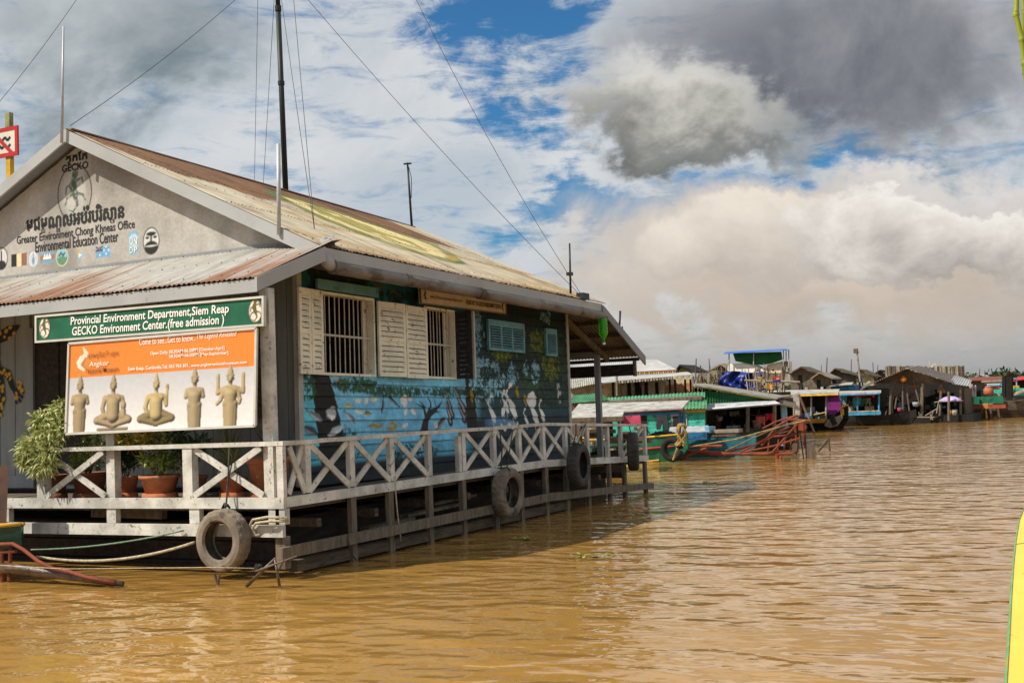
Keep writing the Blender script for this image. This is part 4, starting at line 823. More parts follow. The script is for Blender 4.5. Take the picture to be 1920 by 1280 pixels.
# ---- porch roof
def pz(y): return 2.54 + .40 * y
PX0, PX1, PY0, PY1 = -9.0, -.215, -.12, YF - .005
roofp = MB().bar((PX0 + .05, PY0 + .06, pz(PY0) - .075), (PX1 - .08, PY0 + .06, pz(PY0) - .075), .05, .06).build('porch_roof', 'old_wood', house)
nsp = 11; spw = (PX1 - PX0) / nsp
for k in range(nsp):
    xs = np.linspace(PX0 + k * spw - .02, PX0 + (k + 1) * spw + .02, int(spw / PIT * 6)); ts = np.linspace(0, 1, 26)
    Xg, Tg = np.meshgrid(xs, ts); Yg = PY0 + (PY1 - PY0) * Tg; Zg = pz(Yg) + .010 * np.sin(Xg * 2 * math.pi / PIT) + .005 * (k % 2)
    rg = (np.random.default_rng(90 + k).random(len(xs)) - .5) * .02; Yg[0] += rg
    base = np.empty(Xg.shape + (3,)); base[:] = (0.46, 0.44, 0.40); q1 = vnoise(Xg * 5, Tg * .7, 41); q2 = vnoise(Xg * 1.3, Tg * 1.5, 42); q3 = vnoise(Xg * 16, Tg * 1.2, 43)
    gr = np.clip((q1 - .5) * 3, 0, 1)[..., None] * .6; base = base * (1 - gr) + np.array((0.30, 0.29, 0.265)) * gr
    ru = np.clip((q3 * .5 + q2 * .7 - .40 - .34 * Tg) * 4.2, 0, 1)[..., None]; base = base * (1 - ru * .92) + np.array((0.27, 0.115, 0.05)) * ru * .92
    ed = np.clip(1 - Tg / .05, 0, 1)[..., None] * .8; base = base * (1 - ed) + np.array((0.20, 0.09, 0.045)) * ed
    Vv, Ff = gridmesh(np.stack([Xg, Yg, Zg], -1)); link('roof_sheet', Vv, Ff.tolist(), 'tin', roofp, True, colors=np.clip(base, .02, .9).reshape(-1, 3))
pn = MB()
for ty in (.1, .8, 1.45):
    for k in range(44): pn.lathe([(0, .010), (.008, .008), (.011, 0)], (PX0 + .12 + k * .2, ty + wob(.02), pz(ty) + .012), 6)
pn.build('roof_nails', 'gutter', house)['kind'] = 'stuff'
MB().box(PX0, PX1 + .0, PY0 + .02, PY0 + .055, pz(PY0) - .17, pz(PY0) - .018).build('fascia', 'barge_grey', house)
q = []
for xx in (PX1 - .002, PX1 + .034): q += [(xx, PY0 - .01, pz(PY0) - .17), (xx, YV + .02, pz(YV) - .20), (xx, YV + .02, pz(YV) - .02), (xx, PY0 - .01, pz(PY0) - .005)]
MB().add(q, [(0, 1, 2, 3), (4, 7, 6, 5), (0, 4, 5, 1), (1, 5, 6, 2), (2, 6, 7, 3), (3, 7, 4, 0)]).build('barge_board', 'barge_grey', house)
MB().add([(PX0, PY0 + .06, pz(PY0) - .06), (PX1 - .01, PY0 + .06, pz(PY0) - .06), (PX1 - .01, PY1, pz(PY1) - .05), (PX0, PY1, pz(PY1) - .05)], [(0, 1, 2, 3)]).build('porch_lining', 'sheet_under', house)
for X in (-.36, -1.9, -3.4, -4.9): MB().bar((X, .05, pz(0) - .12), (X, YF, pz(YF) - .12), .05, .09).build('rafter', 'old_wood', house)
MB().box(PX0, PX1 - .05, .0, .05, 2.36, 2.44).build('porch_plate', 'grey_paint', house)
# ---- rear lean-to
RY0, RY1 = YB - .25, 12.62; RZ0, RZ1 = ZE - .04, 2.06
def rz(y): return RZ0 + (RZ1 - RZ0) * (y - RY0) / (RY1 - RY0)
lean = MB().bar((XE - .05, RY1 - .1, rz(RY1) - .06), (PX0, RY1 - .1, rz(RY1) - .06), .05, .07).build('rear_roof', 'old_wood', house)
for k in range(6):
    xs = np.linspace(PX1 - k * 1.0 - 1.03, PX1 - k * 1.0, 78); ts = np.linspace(0, 1, 6); Xg, Tg = np.meshgrid(xs, ts); Yg = RY0 + (RY1 - RY0) * Tg; Zg = rz(Yg) + .01 * np.sin(Xg * 2 * math.pi / PIT) + .004 * (k % 2)
    Vv, Ff = gridmesh(np.stack([Xg, Yg, Zg], -1)); link('roof_sheet', Vv, Ff.tolist(), 'sheet_under', lean, True)
q = []
for xx in (PX1 + .004, PX1 + .036): q += [(xx, RY0 - .0, rz(RY0) - .15), (xx, RY1 + .03, rz(RY1) - .19), (xx, RY1 + .03, rz(RY1) - .005), (xx, RY0 - .0, rz(RY0) + .012)]
MB().add(q, [(0, 1, 2, 3), (4, 7, 6, 5), (0, 4, 5, 1), (1, 5, 6, 2), (2, 6, 7, 3), (3, 7, 4, 0)]).build('barge_board', 'grey_paint', house)
for yy in (10.95, 11.5, 12.1): MB().bar((XE - .03, yy, rz(yy) - .05), (-6.0, yy, rz(yy) - .05), .05, .07).build('purlin', 'old_wood', house)
MB().bar((XW, YR + .05, 2.70), (XW + .03, 12.35, 2.02), .07, .11).build('rafter', 'post_wood', house)
MB().bar((-3.4, YR + .05, 2.70), (-3.4, 12.35, 2.02), .07, .11).build('rafter', 'post_wood', house)
for X in (-1.0, -3.4): MB().box(X - .055, X + .055, 11.9, 12.0, -.1, 2.16).build('post', 'grey_paint', house)
MB().bar((-1.06, 11.95, 2.12), (-6.0, 11.95, 2.12), .06, .10).build('rear_plate', 'grey_paint', house)
MB().box(-5.5, -.27, 12.20, 12.24, 1.65, 1.89).build('hanging_board', 'dark_wood', house)
MB().box(-.285, -.245, 12.14, 12.26, 1.63, 1.95).build('board_end', 'old_wood', house)

# ================================================================== SIGNS ON THE HOUSE
OFF = Vector((0, 0, 0))
YS = -0.10
def A(px, py, y=YS): return Vector(at(px, py, 1, y))
# green name board
tl, tr, br, bl_ = A(67, 592), A(496, 554.5), A(496, 611), A(67, 643)
def lerp2(u, v): return (bl_ * (1 - u) + br * u) * (1 - v) + (tl * (1 - u) + tr * u) * v
gs = thing('name_board', 'long green name board with white hand lettering and lizard ovals above the banner', 'sign', (bl_ + br) / 2)
def quadslab(p00, p10, p11, p01, y0, y1): return MB().add([(p.x, y_, p.z) for y_ in (y0, y1) for p in (p00, p10, p11, p01)], [(0, 1, 2, 3), (4, 7, 6, 5), (0, 4, 5, 1), (1, 5, 6, 2), (2, 6, 7, 3), (3, 7, 4, 0)])
quadslab(lerp2(.004, .06), lerp2(.996, .06), lerp2(.996, .94), lerp2(.004, .94), YS, YS + .03).build('panel', 'sign_green', gs)
for a, b_, c_, d_ in ((0, 1, 0, .075), (0, 1, .925, 1), (0, .008, .0755, .9245), (.992, 1, .0755, .9245)): quadslab(lerp2(a, c_), lerp2(b_, c_), lerp2(b_, d_), lerp2(a, d_), YS - .018, YS + .032).build('frame', 'sign_frame', gs)
Wg = (br - bl_).x; Hg = (tl - bl_).z
def gsp(px, py): p = A(px, py); return p.x, p.z
for cx_, cy_ in ((84, 615), (479, 583)):
    x0, z0 = gsp(cx_, cy_); oc = Canvas(x0 - .12, x0 + .12, z0 - .145, z0 + .145, .006, (0.72, 0.68, 0.62)); ring(oc, x0, z0, .092, .128, .012, (0.2, 0.12, 0.06)); gecko(oc, x0, z0 + .01, .23, (0.13, 0.10, 0.02))
    picture(oc, 'emblem', 'paint', gs, lambda U, V: np.stack([U, 0 * U + YS - .004, V], -1), lambda U, V, x0=x0, z0=z0: ((U - x0) / .1) ** 2 + ((V - z0) / .137) ** 2 < 1)
def stext(txt, px0, pyb, pyt, px1, m_, par, bold=.01, shear=0, y=YS, lift=.006):
    a = A(px0, pyb, y); t = A(px0, pyt, y); b_ = A(px1, pyb, y); ux = Vector((1, 0, 0))
    return lettering(txt, 'lettering', m_, par, (a.x, y, a.z), ux, (0, 0, 1), b_.x - a.x, t.z - a.z, shear, bold, lift)
def stext2(txt, px0, y0b, y0t, px1, y1b, m_, par, bold=.01, shear=0, lift=.006):
    a = A(px0, y0b); t = A(px0, y0t); b_ = A(px1, y1b); ux = (b_ - a); h = t.z - a.z
    return lettering(txt, 'lettering', m_, par, tuple(a), tuple(ux), (0, 0, 1), ux.length, h, shear, bold, lift)
stext2('Provincial Environment Department,Siem Reap', 133, 614, 594, 430, 591, 'letter_white', gs, .018, .10)
stext2('GECKO Environment Center.(free admission )', 136, 634, 613, 421, 612, 'letter_white', gs, .018, .10)
# banner
tl, tr, br, bl_ = A(130, 644, YS), A(481, 615, YS), A(478, 798, YS), A(124, 813, YS)
xl, xr, zb, zt = (tl.x + bl_.x) / 2, (tr.x + br.x) / 2, (bl_.z + br.z) / 2, (tl.z + tr.z) / 2
bn = thing('museum_banner', 'orange and white vinyl banner picturing five stone statues hung on the porch', 'banner', (bl_ + br) / 2)
bc = Canvas(xl, xr, zb, zt, .0075, (0.70, 0.69, 0.68)); Hb = zt - zb
gr_ = np.clip((bc.V - zb) / (Hb * .6), 0, 1)[..., None]; bc.c = np.array((0.80, 0.78, 0.77)) * (1 - gr_) + np.array((0.52, 0.53, 0.56)) * gr_
bc.rect(xl, xr, zb + Hb * .615, zt, (0.78, 0.235, 0.035))
BP = lambda px, py: gsp(px, py)
def statue(px, top, bot, kind, col, f=1.2):
    """figure built up as a soft height field, then lit from the upper left like the printed photographs"""
    u0, z1 = BP(px, top); _, z0 = BP(px, bot); h = z1 - z0
    sl = bc.win(u0 - .48 * h, u0 + .48 * h, z0 - .02, z1 + .02); X = (bc.U[sl] - u0) / (h * f); Y = (bc.V[sl] - z0) / h; H = np.zeros(X.shape); T = np.ones(X.shape)
    def cap(x0, y0, x1, y1, r0, r1, lift=0.0, tone=1.0):
        nonlocal H, T
        dx_, dy_ = x1 - x0, y1 - y0; t = np.clip(((X - x0) * dx_ + (Y - y0) * dy_) / (dx_ * dx_ + dy_ * dy_ + 1e-9), 0, 1); d = np.hypot(X - x0 - t * dx_, Y - y0 - t * dy_); r = r0 + (r1 - r0) * t
        hh = np.sqrt(np.clip(1 - (d / r) ** 2, 0, 1)) * r + lift; hh = np.where(d < r, hh, 0); T = np.where(hh > H, tone, T); H = np.maximum(H, hh)
    if kind in ('stand', 'four'):
        for sg in (-1, 1): cap(sg * .055, 0, sg * .055, .36, .062, .078, 0, .85)
        cap(0, .02, 0, .33, .10, .115, -.015, .9); cap(-.06, .36, .06, .36, .075, .075, .01, .8); cap(0, .38, 0, .52, .10, .125); cap(-.07, .585, .07, .585, .075, .075)
        for sg in (-1, 1):
            if kind == 'four':
                cap(sg * .13, .60, sg * .22, .54, .045, .04); cap(sg * .22, .54, sg * .22, .80, .038, .03); cap(sg * .22, .80, sg * .22, .84, .034, .03); cap(sg * .12, .58, sg * .17, .42, .045, .035, .01); cap(sg * .17, .42, sg * (.23 if sg < 0 else .16), .36, .036, .03, .02)
            else: cap(sg * .12, .60, sg * .155, .50, .052, .04)
        ny = .66
    else:
        dk = .42 if kind == 'lotus' else .95
        for sg in (-1, 1): cap(sg * .10, .26, sg * .30, .17, .075, .075, 0, dk); cap(sg * .30, .17, -sg * .02, .07, .070, .045, .015, dk)
        if kind != 'lotus': cap(-.28, .015, .28, .015, .03, .03, 0, .75)
        cap(0, .24, 0, .46, .125, .13, .02); cap(-.09, .54, .09, .54, .075, .075, .01); cap(-.16, .55, -.21, .38, .05, .042); cap(-.21, .38, -.16, .24, .042, .035, .02)
        if kind == 'lotus': cap(.16, .55, .20, .40, .05, .04); cap(.20, .40, .215, .70, .036, .028); cap(.215, .72, .215, .74, .032, .03, 0, .6)
        else: cap(.16, .55, .19, .46, .05, .045); cap(.20, .40, .20, .43, .055, .055, .03); cap(.20, .24, .20, .34, .06, .05, .02); cap(.15, .2, .25, .2, .05, .05, .02)
        ny = .63
    cap(0, ny - .03, 0, ny + .05, .04, .038); cap(0, ny + .09, 0, ny + .125, .05, .055, .03); cap(-.056, ny + .10, -.056, ny + .12, .014, .014); cap(.056, ny + .10, .056, ny + .12, .014, .014)
    cap(0, ny + .115, 0, ny + .095, .010, .013, .085); cap(-.05, ny + .165, .05, ny + .165, .022, .022, .05, .7); cap(0, ny + .18, 0, ny + .24, .056, .046, .01, .9); cap(0, ny + .25, 0, ny + .31, .036, .026, 0, .9); cap(0, ny + .31, 0, ny + .345, .016, .012, 0, .8)
    def blur(a):
        for ax in (0, 1): a = (np.roll(a, 1, ax) + a * 2 + np.roll(a, -1, ax)) / 4
        return a
    M_ = np.clip(blur((H > 0.001) * 1.0), 0, 1); Hs = blur(blur(H)); k = 1 / (bc.res / h); gy, gx = np.gradient(Hs); gx = gx * k / f * 1.5; gy = gy * k * 1.5; nl = (.45 * -gx * -1 * -1 + .45 * gy * -1 * -1) * 0
    nz_ = 1 / np.sqrt(1 + gx ** 2 + gy ** 2); lit = np.clip((gx * .50 + -gy * .45 * -1 * -1 + .75) * nz_, 0, 1.15)
    c_ = np.asarray(col)[None, None] * .80 * (.12 + 1.05 * lit * blur(T))[..., None]
    for ex_ in (-.022, .022): c_[(np.abs(X - ex_) < .012) & (np.abs(Y - ny - .118) < .006)] *= .45
    c_[(np.abs(X) < .018) & (np.abs(Y - ny - .075) < .005)] *= .5
    bc.c[sl] = bc.c[sl] * (1 - M_[..., None]) + c_ * M_[..., None]
statue(150, 702, 808, 'stand', (0.50, 0.38, 0.21)); statue(212, 697, 805, 'seat', (0.52, 0.40, 0.23)); statue(293, 696, 802, 'lotus', (0.66, 0.51, 0.24)); statue(365, 688, 799, 'stand', (0.54, 0.43, 0.25)); statue(432, 684, 797, 'four', (0.58, 0.45, 0.25))
# flame-shaped emblem
for pts, w, cl in ((((155, 694), (148, 684), (152, 672), (158, 664), (152, 652)), [.03, .10, .08, .07, .02], (0.75, 0.66, 0.50)), (((157, 690), (152, 683), (157, 672)), [.02, .05, .03], (0.42, 0.22, 0.09)), (((147, 690), (143, 680), (148, 668)), [.02, .04, .02], (0.82, 0.78, 0.7))): bc.line([BP(*p) for p in pts], w, cl)
fold = .004 * np.sin(bc.U * 2.1 + 1.3 * (bc.V - zb)) + .0015 * np.sin(bc.U * 7 + bc.V * 4)
def bmap(U, V):
    u = (U - xl) / (xr - xl); v = (V - zb) / Hb; X = (bl_.x * (1 - u) + br.x * u) * (1 - v) + (tl.x * (1 - u) + tr.x * u) * v; Z = (bl_.z * (1 - u) + br.z * u) * (1 - v) + (tl.z * (1 - u) + tr.z * u) * v
    ed = np.minimum(np.minimum(u, 1 - u) * 8, np.minimum(v, 1 - v) * 5); ed = np.clip(ed, 0, 1); return np.stack([X, YS + (fold + .0015 * np.sin(U * 16 + V * 9)) * ed, Z], -1)
sheet_ = picture(bc, 'sheet', 'banner_print', bn, bmap)
for a, b_ in ((tl, tr), (tr, br), (br, bl_), (bl_, tl)): MB().bar((a.x, YS, a.z), (b_.x, YS, b_.z), .03, .032, (0, 1, 0)).build('frame', 'sign_frame', bn)
MB().box(xl + .02, xr - .02, YS + .03, YS + .035, zb + .02, zt - .02).build('backing', 'grey_paint', bn)
LF = .0085
stext2('Come to see...Get to know..', 262, 647, 635, 367, 639, 'letter_white', bn, .006, 0, LF); stext2('The Legend Revealed', 370, 639, 626, 445, 633, 'letter_white', bn, -.003, .35, LF)
stext2('Open Daily:', 283, 667.5, 659, 316, 665, 'letter_white', bn, .016, 0, LF); stext2('08.30AM-06.30PM [October-April]', 318, 664.5, 656, 422, 657, 'letter_white', bn, .016, 0, LF); stext2('08.30AM-06.00PM [May-September]', 318, 673, 665, 429, 665.5, 'letter_white', bn, .016, 0, LF)
stext2('Siem Reap, Cambodia,Tel: 063 966 601,', 241, 697, 688, 356, 689.8, 'letter_white', bn, .016, 0, LF); stext2('www.angkornationalmuseum.com', 359, 689.6, 682, 464, 683, 'letter_white', bn, .016, 0, LF)
stext2('សារមន្ទីរជាតិ អង្គរ', 165, 674, 660, 223, 669, 'letter_brown', bn, 0, 0, LF); stext2('Angkor', 168, 690, 678, 205, 687, 'letter_white', bn, .0, .15, LF); stext2('National Museum', 163, 700, 690, 223, 696, 'letter_brown', bn, .006, 0, LF)
# small board over the side windows
XS = -0.80
def As(px, py): return Vector(at(px, py, 0, XS))
tl, tr, br, bl_ = As(787, 541), As(948, 566), As(949, 589), As(789, 569)
sb = thing('notice_board', 'narrow pale wooden notice board with black lettering under the side gutter', 'sign', (bl_ + br) / 2)
MB().add([(x_, p.y, p.z) for x_ in (XS, XS - .03) for p in (bl_, br, tr, tl)], [(0, 1, 2, 3), (4, 7, 6, 5), (0, 4, 5, 1), (1, 5, 6, 2), (2, 6, 7, 3), (3, 7, 4, 0)]).build('panel', mm('notice', (0.62, 0.50, 0.36), .7, .12, 4, dirt=(.3, .22, .14), damt=.3), sb)
for a, b_ in ((tl, tr), (bl_, br), (tl, bl_), (tr, br)): MB().bar((XS + .004, a.y, a.z), (XS + .004, b_.y, b_.z), .02, .022, (1, 0, 0)).build('frame', 'post_wood', sb)
def sst(txt, u0, u1, v0, v1, bold=.02, m_='letter_black'):
    f = lambda u, v: (bl_ * (1 - u) + br * u) * (1 - v) + (tl * (1 - u) + tr * u) * v
    a, b_, t = f(u0, v0), f(u1, v0), f(u0, v1); return lettering(txt, 'lettering', m_, sb, (XS, a.y, a.z), tuple(b_ - a), (0, 0, 1), (b_ - a).length, t.z - a.z, 0, bold, .006)
sst('សូមអញ្ជើញទស្សនាមជ្ឈមណ្ឌលបរិស្ថាន គេកោ', .10, .46, .40, .72, .0); sst('PLEASE VISIT THE GECKO ENVIRONMENT CENTER', .50, .93, .36, .70, .02)
for u in (.05, .955):
    f = (bl_ * (1 - u) + br * u) * .5 + (tl * (1 - u) + tr * u) * .5; ec = Canvas(f.y - .07, f.y + .07, f.z - .11, f.z + .11, .007, (0.62, 0.50, 0.36)); gecko(ec, f.y, f.z, .2, (0.03, 0.03, 0.03)); mkk = ec.c.sum(-1) < .9
    picture(ec, 'emblem', 'paint', sb, lambda U, V: np.stack([0 * U + XS + .004, U, V], -1), lambda U, V: mkk)
for u in (.1, .9):
    p = tl * (1 - u) + tr * u; MB().tube([(XS - .01, p.y, p.z), (XS + .35, p.y, p.z + .16)], .004, 5).build('hanger', 'wire', sb)

# ================================================================== TYRES
def tyre(label, c, R, axis, mat_, hang, tilt=0.0, seed=0):
    w = .105
    prof = [(R * .60, -w * .72), (R * .66, -w * .98), (R * .80, -w * 1.05), (R * .93, -w * .92), (R * .985, -w * .72), (R, -w * .45), (R * .985, -w * .42), (R * .985, -w * .36), (R * 1.0, -w * .33), (R * 1.0, -.012), (R * .985, -.008), (R * .985, .008), (R * 1.0, .012), (R * 1.0, w * .33), (R * .985, w * .36), (R * .985, w * .42), (R, w * .45), (R * .985, w * .72), (R * .93, w * .92), (R * .80, w * 1.05), (R * .66, w * .98), (R * .60, w * .72), (R * .63, w * .6), (R * .80, w * .85), (R * .93, w * .6), (R * .95, 0), (R * .93, -w * .6), (R * .80, -w * .85), (R * .63, -w * .6)]
    t = thing('tyre', label, 'tyre', (c[0], c[1], c[2] - R), 'old tyres hung as fenders')
    b = MB().lathe(prof, (0, 0, 0), 96, axis, True)
    rt = Matrix.Rotation(tilt, 3, 'Z'); rg = np.random.default_rng(seed)
    m_p = len(prof); nv = []
    for i, p in enumerate(b.v):       # worn tread lugs across the shoulders, and the casing sags slightly out of round
        k, j = divmod(i, m_p); f_ = (.982 if (k // 2) % 2 == 0 and 4 <= j <= 17 and j not in (9, 12) else 1.0) * (1 + .012 * math.sin(k * .13 + seed))
        q = Vector(p) * f_ if axis != 'x' else Vector((p[0], p[1] * f_, p[2] * f_)); q = Vector((p[0] * f_, p[1], p[2] * f_)) if axis == 'y' else q; nv.append(tuple(rt @ q + Vector(c)))
    b.v = nv
    b.build('casing', mat_, t, False)
    return t
def hangrope(t, pts, r, m_='rope_dark', name='hanging_rope'): return MB().tube(pts, r, 6).build(name, m_, t, True)
c = A(419, 1012, -.24); t1 = tyre('pale worn tyre roped below the front deck corner', c, .355, 'y', 'rubber', None, -.06)
p0 = A(430, 838, -.07); p1 = A(424, 948, -.14)
hangrope(t1, [p0, p0 * .6 + p1 * .4 + Vector((.015, -.01, 0)), p1, A(420, 962, -.24)], .011)
hangrope(t1, [A(436, 862, -.06), A(428, 900, -.07), p1], .008)
hangrope(t1, [p1 + Vector((-.06, 0, -.03)), p1 + Vector((.0, -.03, .03)), p1 + Vector((.06, -.01, -.02)), p1 + Vector((0, .03, .01)), p1 + Vector((-.06, 0, -.03))], .014)
MB().box(c.x - .03 - .33 + .1, c.x + .12 - .33 + .1, -.10, .2, .10, .22).build('chock', 'post_wood', plat) if False else None
def Sd(px, py, X=.17): return Vector(at(px, py, 0, X))
for lb, (px, py), R, (rx_, ry_), sd in (('brown worn tyre hung on the side rail beyond the broken post', (952, 923), .375, (937, 808), 1), ('dark tyre on the side rail below the rear wall corner', (1085, 872), .375, (1080, 795), 2)):
    c = Sd(px, py, .235); t = tyre(lb, c, R, 'x', 'rubber' if sd == 1 else 'rubber_dark', None, .08 * sd - .1)
    q0 = Sd(rx_, ry_, .05); hangrope(t, [q0, (q0 + c) / 2 + Vector((-.02, 0, R * .45)), c + Vector((-.05, -.1, R * .98))], .011); hangrope(t, [q0 + Vector((0, .45, 0)), c + Vector((-.05, .1, R * .95))], .009)
    hangrope(t, [c + Vector((-.10, -.1, R * 1.0)), c + Vector((.06, -.1, R * 1.03)), c + Vector((.11, -.1, R * .9))], .012)
c = Sd(1187, 846, .16); t = tyre('near-black tyre at the far end of the raft railing', c, .375, 'x', 'rubber_dark', None, .35)
hangrope(t, [Sd(1180, 800, .05), c + Vector((-.03, 0, .37))], .011)

# ================================================================== ROPES
def rope(label, pts, r, m_, sag=0.0, n=16, name='rope', group=None):
    pts = [Vector(p) for p in pts]
    if len(pts) == 2 and sag: pts = [pts[0].lerp(pts[1], k / n) - Vector((0, 0, sag * 4 * (k / n) * (1 - k / n))) for k in range(n + 1)]
    return tag(MB().tube(pts, r, 7).build(name, m_, None, True), label, 'rope', group)
rope('thick tan mooring rope sagging low under the front deck', [A(68, 1043, -.5), A(365, 1016, -.14)], .017, 'rope', .12)
rope('thin green mooring line running up to the tyre', [A(58, 1030, -.5), A(344, 994, -.13)], .010, 'rope_green', .05)
rope('taut pale line stretched just above the water to the anchor', [A(0, 1059, -1.1), A(120, 1066, -1.1), A(400, 1063, -.75), A(480, 1065, -.7)], .005, 'rope', 0)
cp = A(505, 985, -.12)
rope('coiled pale rope lashed round the front beam end by the tyre', [A(478, 998, -.13), A(468, 985, -.15), A(474, 974, -.16), A(500, 969, -.16), A(538, 970, -.13), A(541, 976, -.10), A(505, 977, -.17), A(480, 980, -.16), A(473, 990, -.15), A(478, 1003, -.14), A(487, 1002, -.15)], .016, 'rope')
rope('short frayed rope end hanging from the side beam', [Sd(741, 892, .07), Sd(742, 925, .08), Sd(745, 960, .09), Sd(752, 1015, .10)], .010, 'rope')
rope('dark cord wound round the low side beam near its end', [Sd(654, 995, .15), Sd(652, 1010, .14), Sd(657, 1035, .13), Sd(668, 1050, .12)], .008, 'rope_dark')
# ================================================================== ANCHOR STAKES, LOG AND PIPE, MOORED BOAT AT THE LEFT
an = thing('anchor', 'crossed dark iron anchor sticking out of the water by the front tyre', 'anchor', A(500, 1090, -.72))
for p, q, r in (((462, 1098), (516, 1047), .022), ((524, 1098), (515, 1045), .017), ((480, 1070), (557, 1042), .012)): MB().tube([A(*p, -.75), A(*q, -.72)], [r, r * .8], 7).build('arm', 'log_wet' if r > .013 else 'post_wood', an, True)
MB().tube([A(524, 1066, -.73), A(532, 1050, -.74)], .010, 6).build('arm', 'log_wet', an)
kt = A(483, 1064, -.73); MB().tube([kt + Vector((.05 * math.cos(a * 1.9), .02 * math.sin(a), .035 * math.sin(a * 2.3))) for a in np.linspace(0, 9, 26)], .007, 5).build('knot', 'rope_dark', an)
an2 = thing('stake', 'short split stake standing in the water under the pale tyre', 'stake', A(408, 1092, -.62))
for a, b_ in (((403, 1076), (408, 1096)), ((412, 1076), (409, 1096))): MB().tube([A(*a, -.62), A(*b_, -.62)], .013, 6).build('prong', 'log_wet', an2)
lg = thing('sunken_log', 'wet dark log with a red pipe sloping into the water', 'log', A(110, 1092, -1.0))
MB().tube([A(-20, 1064, -1.0), A(40, 1066, -1.0), A(110, 1076, -1.0), A(170, 1085, -1.0), A(230, 1094, -1.0)], [.07, .065, .055, .045, .03], 9).build('trunk', 'log_wet', lg, True)
MB().tube([A(-10, 1020, -1.05), A(24, 1019, -1.05), A(44, 1030, -1.06), A(72, 1052, -1.07), A(98, 1065, -1.08), A(130, 1071, -1.09), A(160, 1081, -1.09), A(215, 1092, -1.08)], [.022] * 8, 9).build('pipe', 'rust_red', lg, True)
mb_ = thing('moored_boat', 'dark green boat bow with yellow trim moored at the left of the deck', 'boat', A(-30, 1085, -1.0))
def bw(px, py, y=-.95): return A(px, py, y)
n_ = 8; vs = []; fs = []
for i in range(n_):
    t = i / (n_ - 1); xx = bw(42, 984).x - t * 3.0; hw = .02 + .48 * (1 - (1 - t) ** 2.2); zt_ = bw(42, 984).z - .10 * t * (2 - t); zb_ = -.12 - .1 * t + .55 * (1 - t) ** 3
    for y_, z_ in ((-hw, zt_), (-hw * .55, (zt_ + zb_) / 2 - .1), (0, zb_), (hw * .55, (zt_ + zb_) / 2 - .1), (hw, zt_)): vs.append((xx, -.95 + y_, z_))
for i in range(n_ - 1):
    for j in range(4): fs.append((i * 5 + j, i * 5 + j + 1, i * 5 + 6 + j, i * 5 + 5 + j))
MB().add(vs, fs).build('hull', mm('boat_dkgreen', (0.012, 0.05, 0.032), .5, .25, 4, dirt=(.03, .03, .02), damt=.4), mb_, True)
for s_ in (0, 4): MB().tube([Vector(vs[i * 5 + s_]) + Vector((0, 0, .012)) for i in range(n_)], .022, 6).build('gunwale', mm('yellow_trim', (0.45, 0.26, 0.02), .6, .2, 5, dirt=(.1, .06, .02), damt=.4), mb_, True)
MB().add([vs[i * 5 + k] for i in range(1, n_) for k in (0, 4)], [(2 * i, 2 * i + 1, 2 * i + 3, 2 * i + 2) for i in range(n_ - 2)]).build('foredeck', 'old_wood', mb_)
MB().hexa([A(-30, 985, -.6), A(12, 985, -.6), A(12, 985, -.5), A(-30, 985, -.5), A(-30, 872, -.6), A(16, 873, -.6), A(16, 873, -.5), A(-30, 872, -.5)]).build('rudder_board', mm('brown_board', (.07, .035, .025), .6, .3, 4), mb_)
for p, q in (((4, 1030), (4, 1090)), ((20, 1028), (17, 1088)), ((0, 1035), (30, 1033))): MB().tube([A(*p, -1.0), A(*q, -1.0)], .022, 7).build('frame_bar', 'rust_red', mb_)

# ================================================================== POTTED PLANTS
def leafmesh(tufts, n, ln, wd, spread, droop, seed, up=.3):
    """leaf faces spread through tufts (centre, radius); returns verts, faces, per-vertex tone"""
    rg = np.random.default_rng(seed); V = []; F = []; T = []
    for k in range(n):
        c, r = tufts[k % len(tufts)]; c = np.array(c); d = rg.normal(size=3); d /= np.linalg.norm(d); rr = r * rg.random() ** .45; p = c + d * rr * np.array((1, 1, .85))
        dr = d * spread + rg.normal(size=3) * .45 + np.array((0, 0, up - droop)); dr /= np.linalg.norm(dr); l_ = ln * rg.uniform(.6, 1.25); w = wd * rg.uniform(.7, 1.2)
        sd = np.cross(dr, rg.normal(size=3)); sd /= np.linalg.norm(sd); nn = np.cross(sd, dr); tip = p + dr * l_ - np.array((0, 0, l_ * droop * .4)); mid = p + dr * l_ * .5; i = len(V)
        V += [p, mid + sd * w / 2 + nn * w * .15, tip, mid - sd * w / 2 + nn * w * .15, mid]; F += [(i, i + 1, i + 4), (i + 1, i + 2, i + 4), (i + 2, i + 3, i + 4), (i + 3, i, i + 4)]
        t = np.clip(rg.normal(.42, .28), 0, 1); T += [t] * 5
    T = np.array(T); return np.array(V), F, np.stack([T, T, T], 1)
def blades(c, n, ln, wd, seed, lean=.5, bow=1.0):
    rg = np.random.default_rng(seed); V = []; F = []; T = []
    for k in range(n):
        a = rg.random() * 6.283; l_ = ln * rg.uniform(.55, 1.1); out = np.array((math.cos(a), math.sin(a), 0)); sd = np.array((-math.sin(a), math.cos(a), 0)); i = len(V); t = rg.random() ** 1.6; lv = lean * rg.uniform(.3, 1.3); m_ = 7
        for j in range(m_):
            s_ = j / (m_ - 1); p = np.array(c) + out * (l_ * lv * s_ ** 1.6) + np.array((0, 0, l_ * (s_ - bow * lv * .9 * s_ ** 2.6))); w = wd * (1 - s_) ** .6 * .5 + .001; V += [p - sd * w, p + sd * w]; T += [t, t]
        F += [(i + 2 * j, i + 2 * j + 1, i + 2 * j + 3, i + 2 * j + 2) for j in range(m_ - 1)]
    T = np.array(T); return np.array(V), F, np.stack([T, T, T], 1)
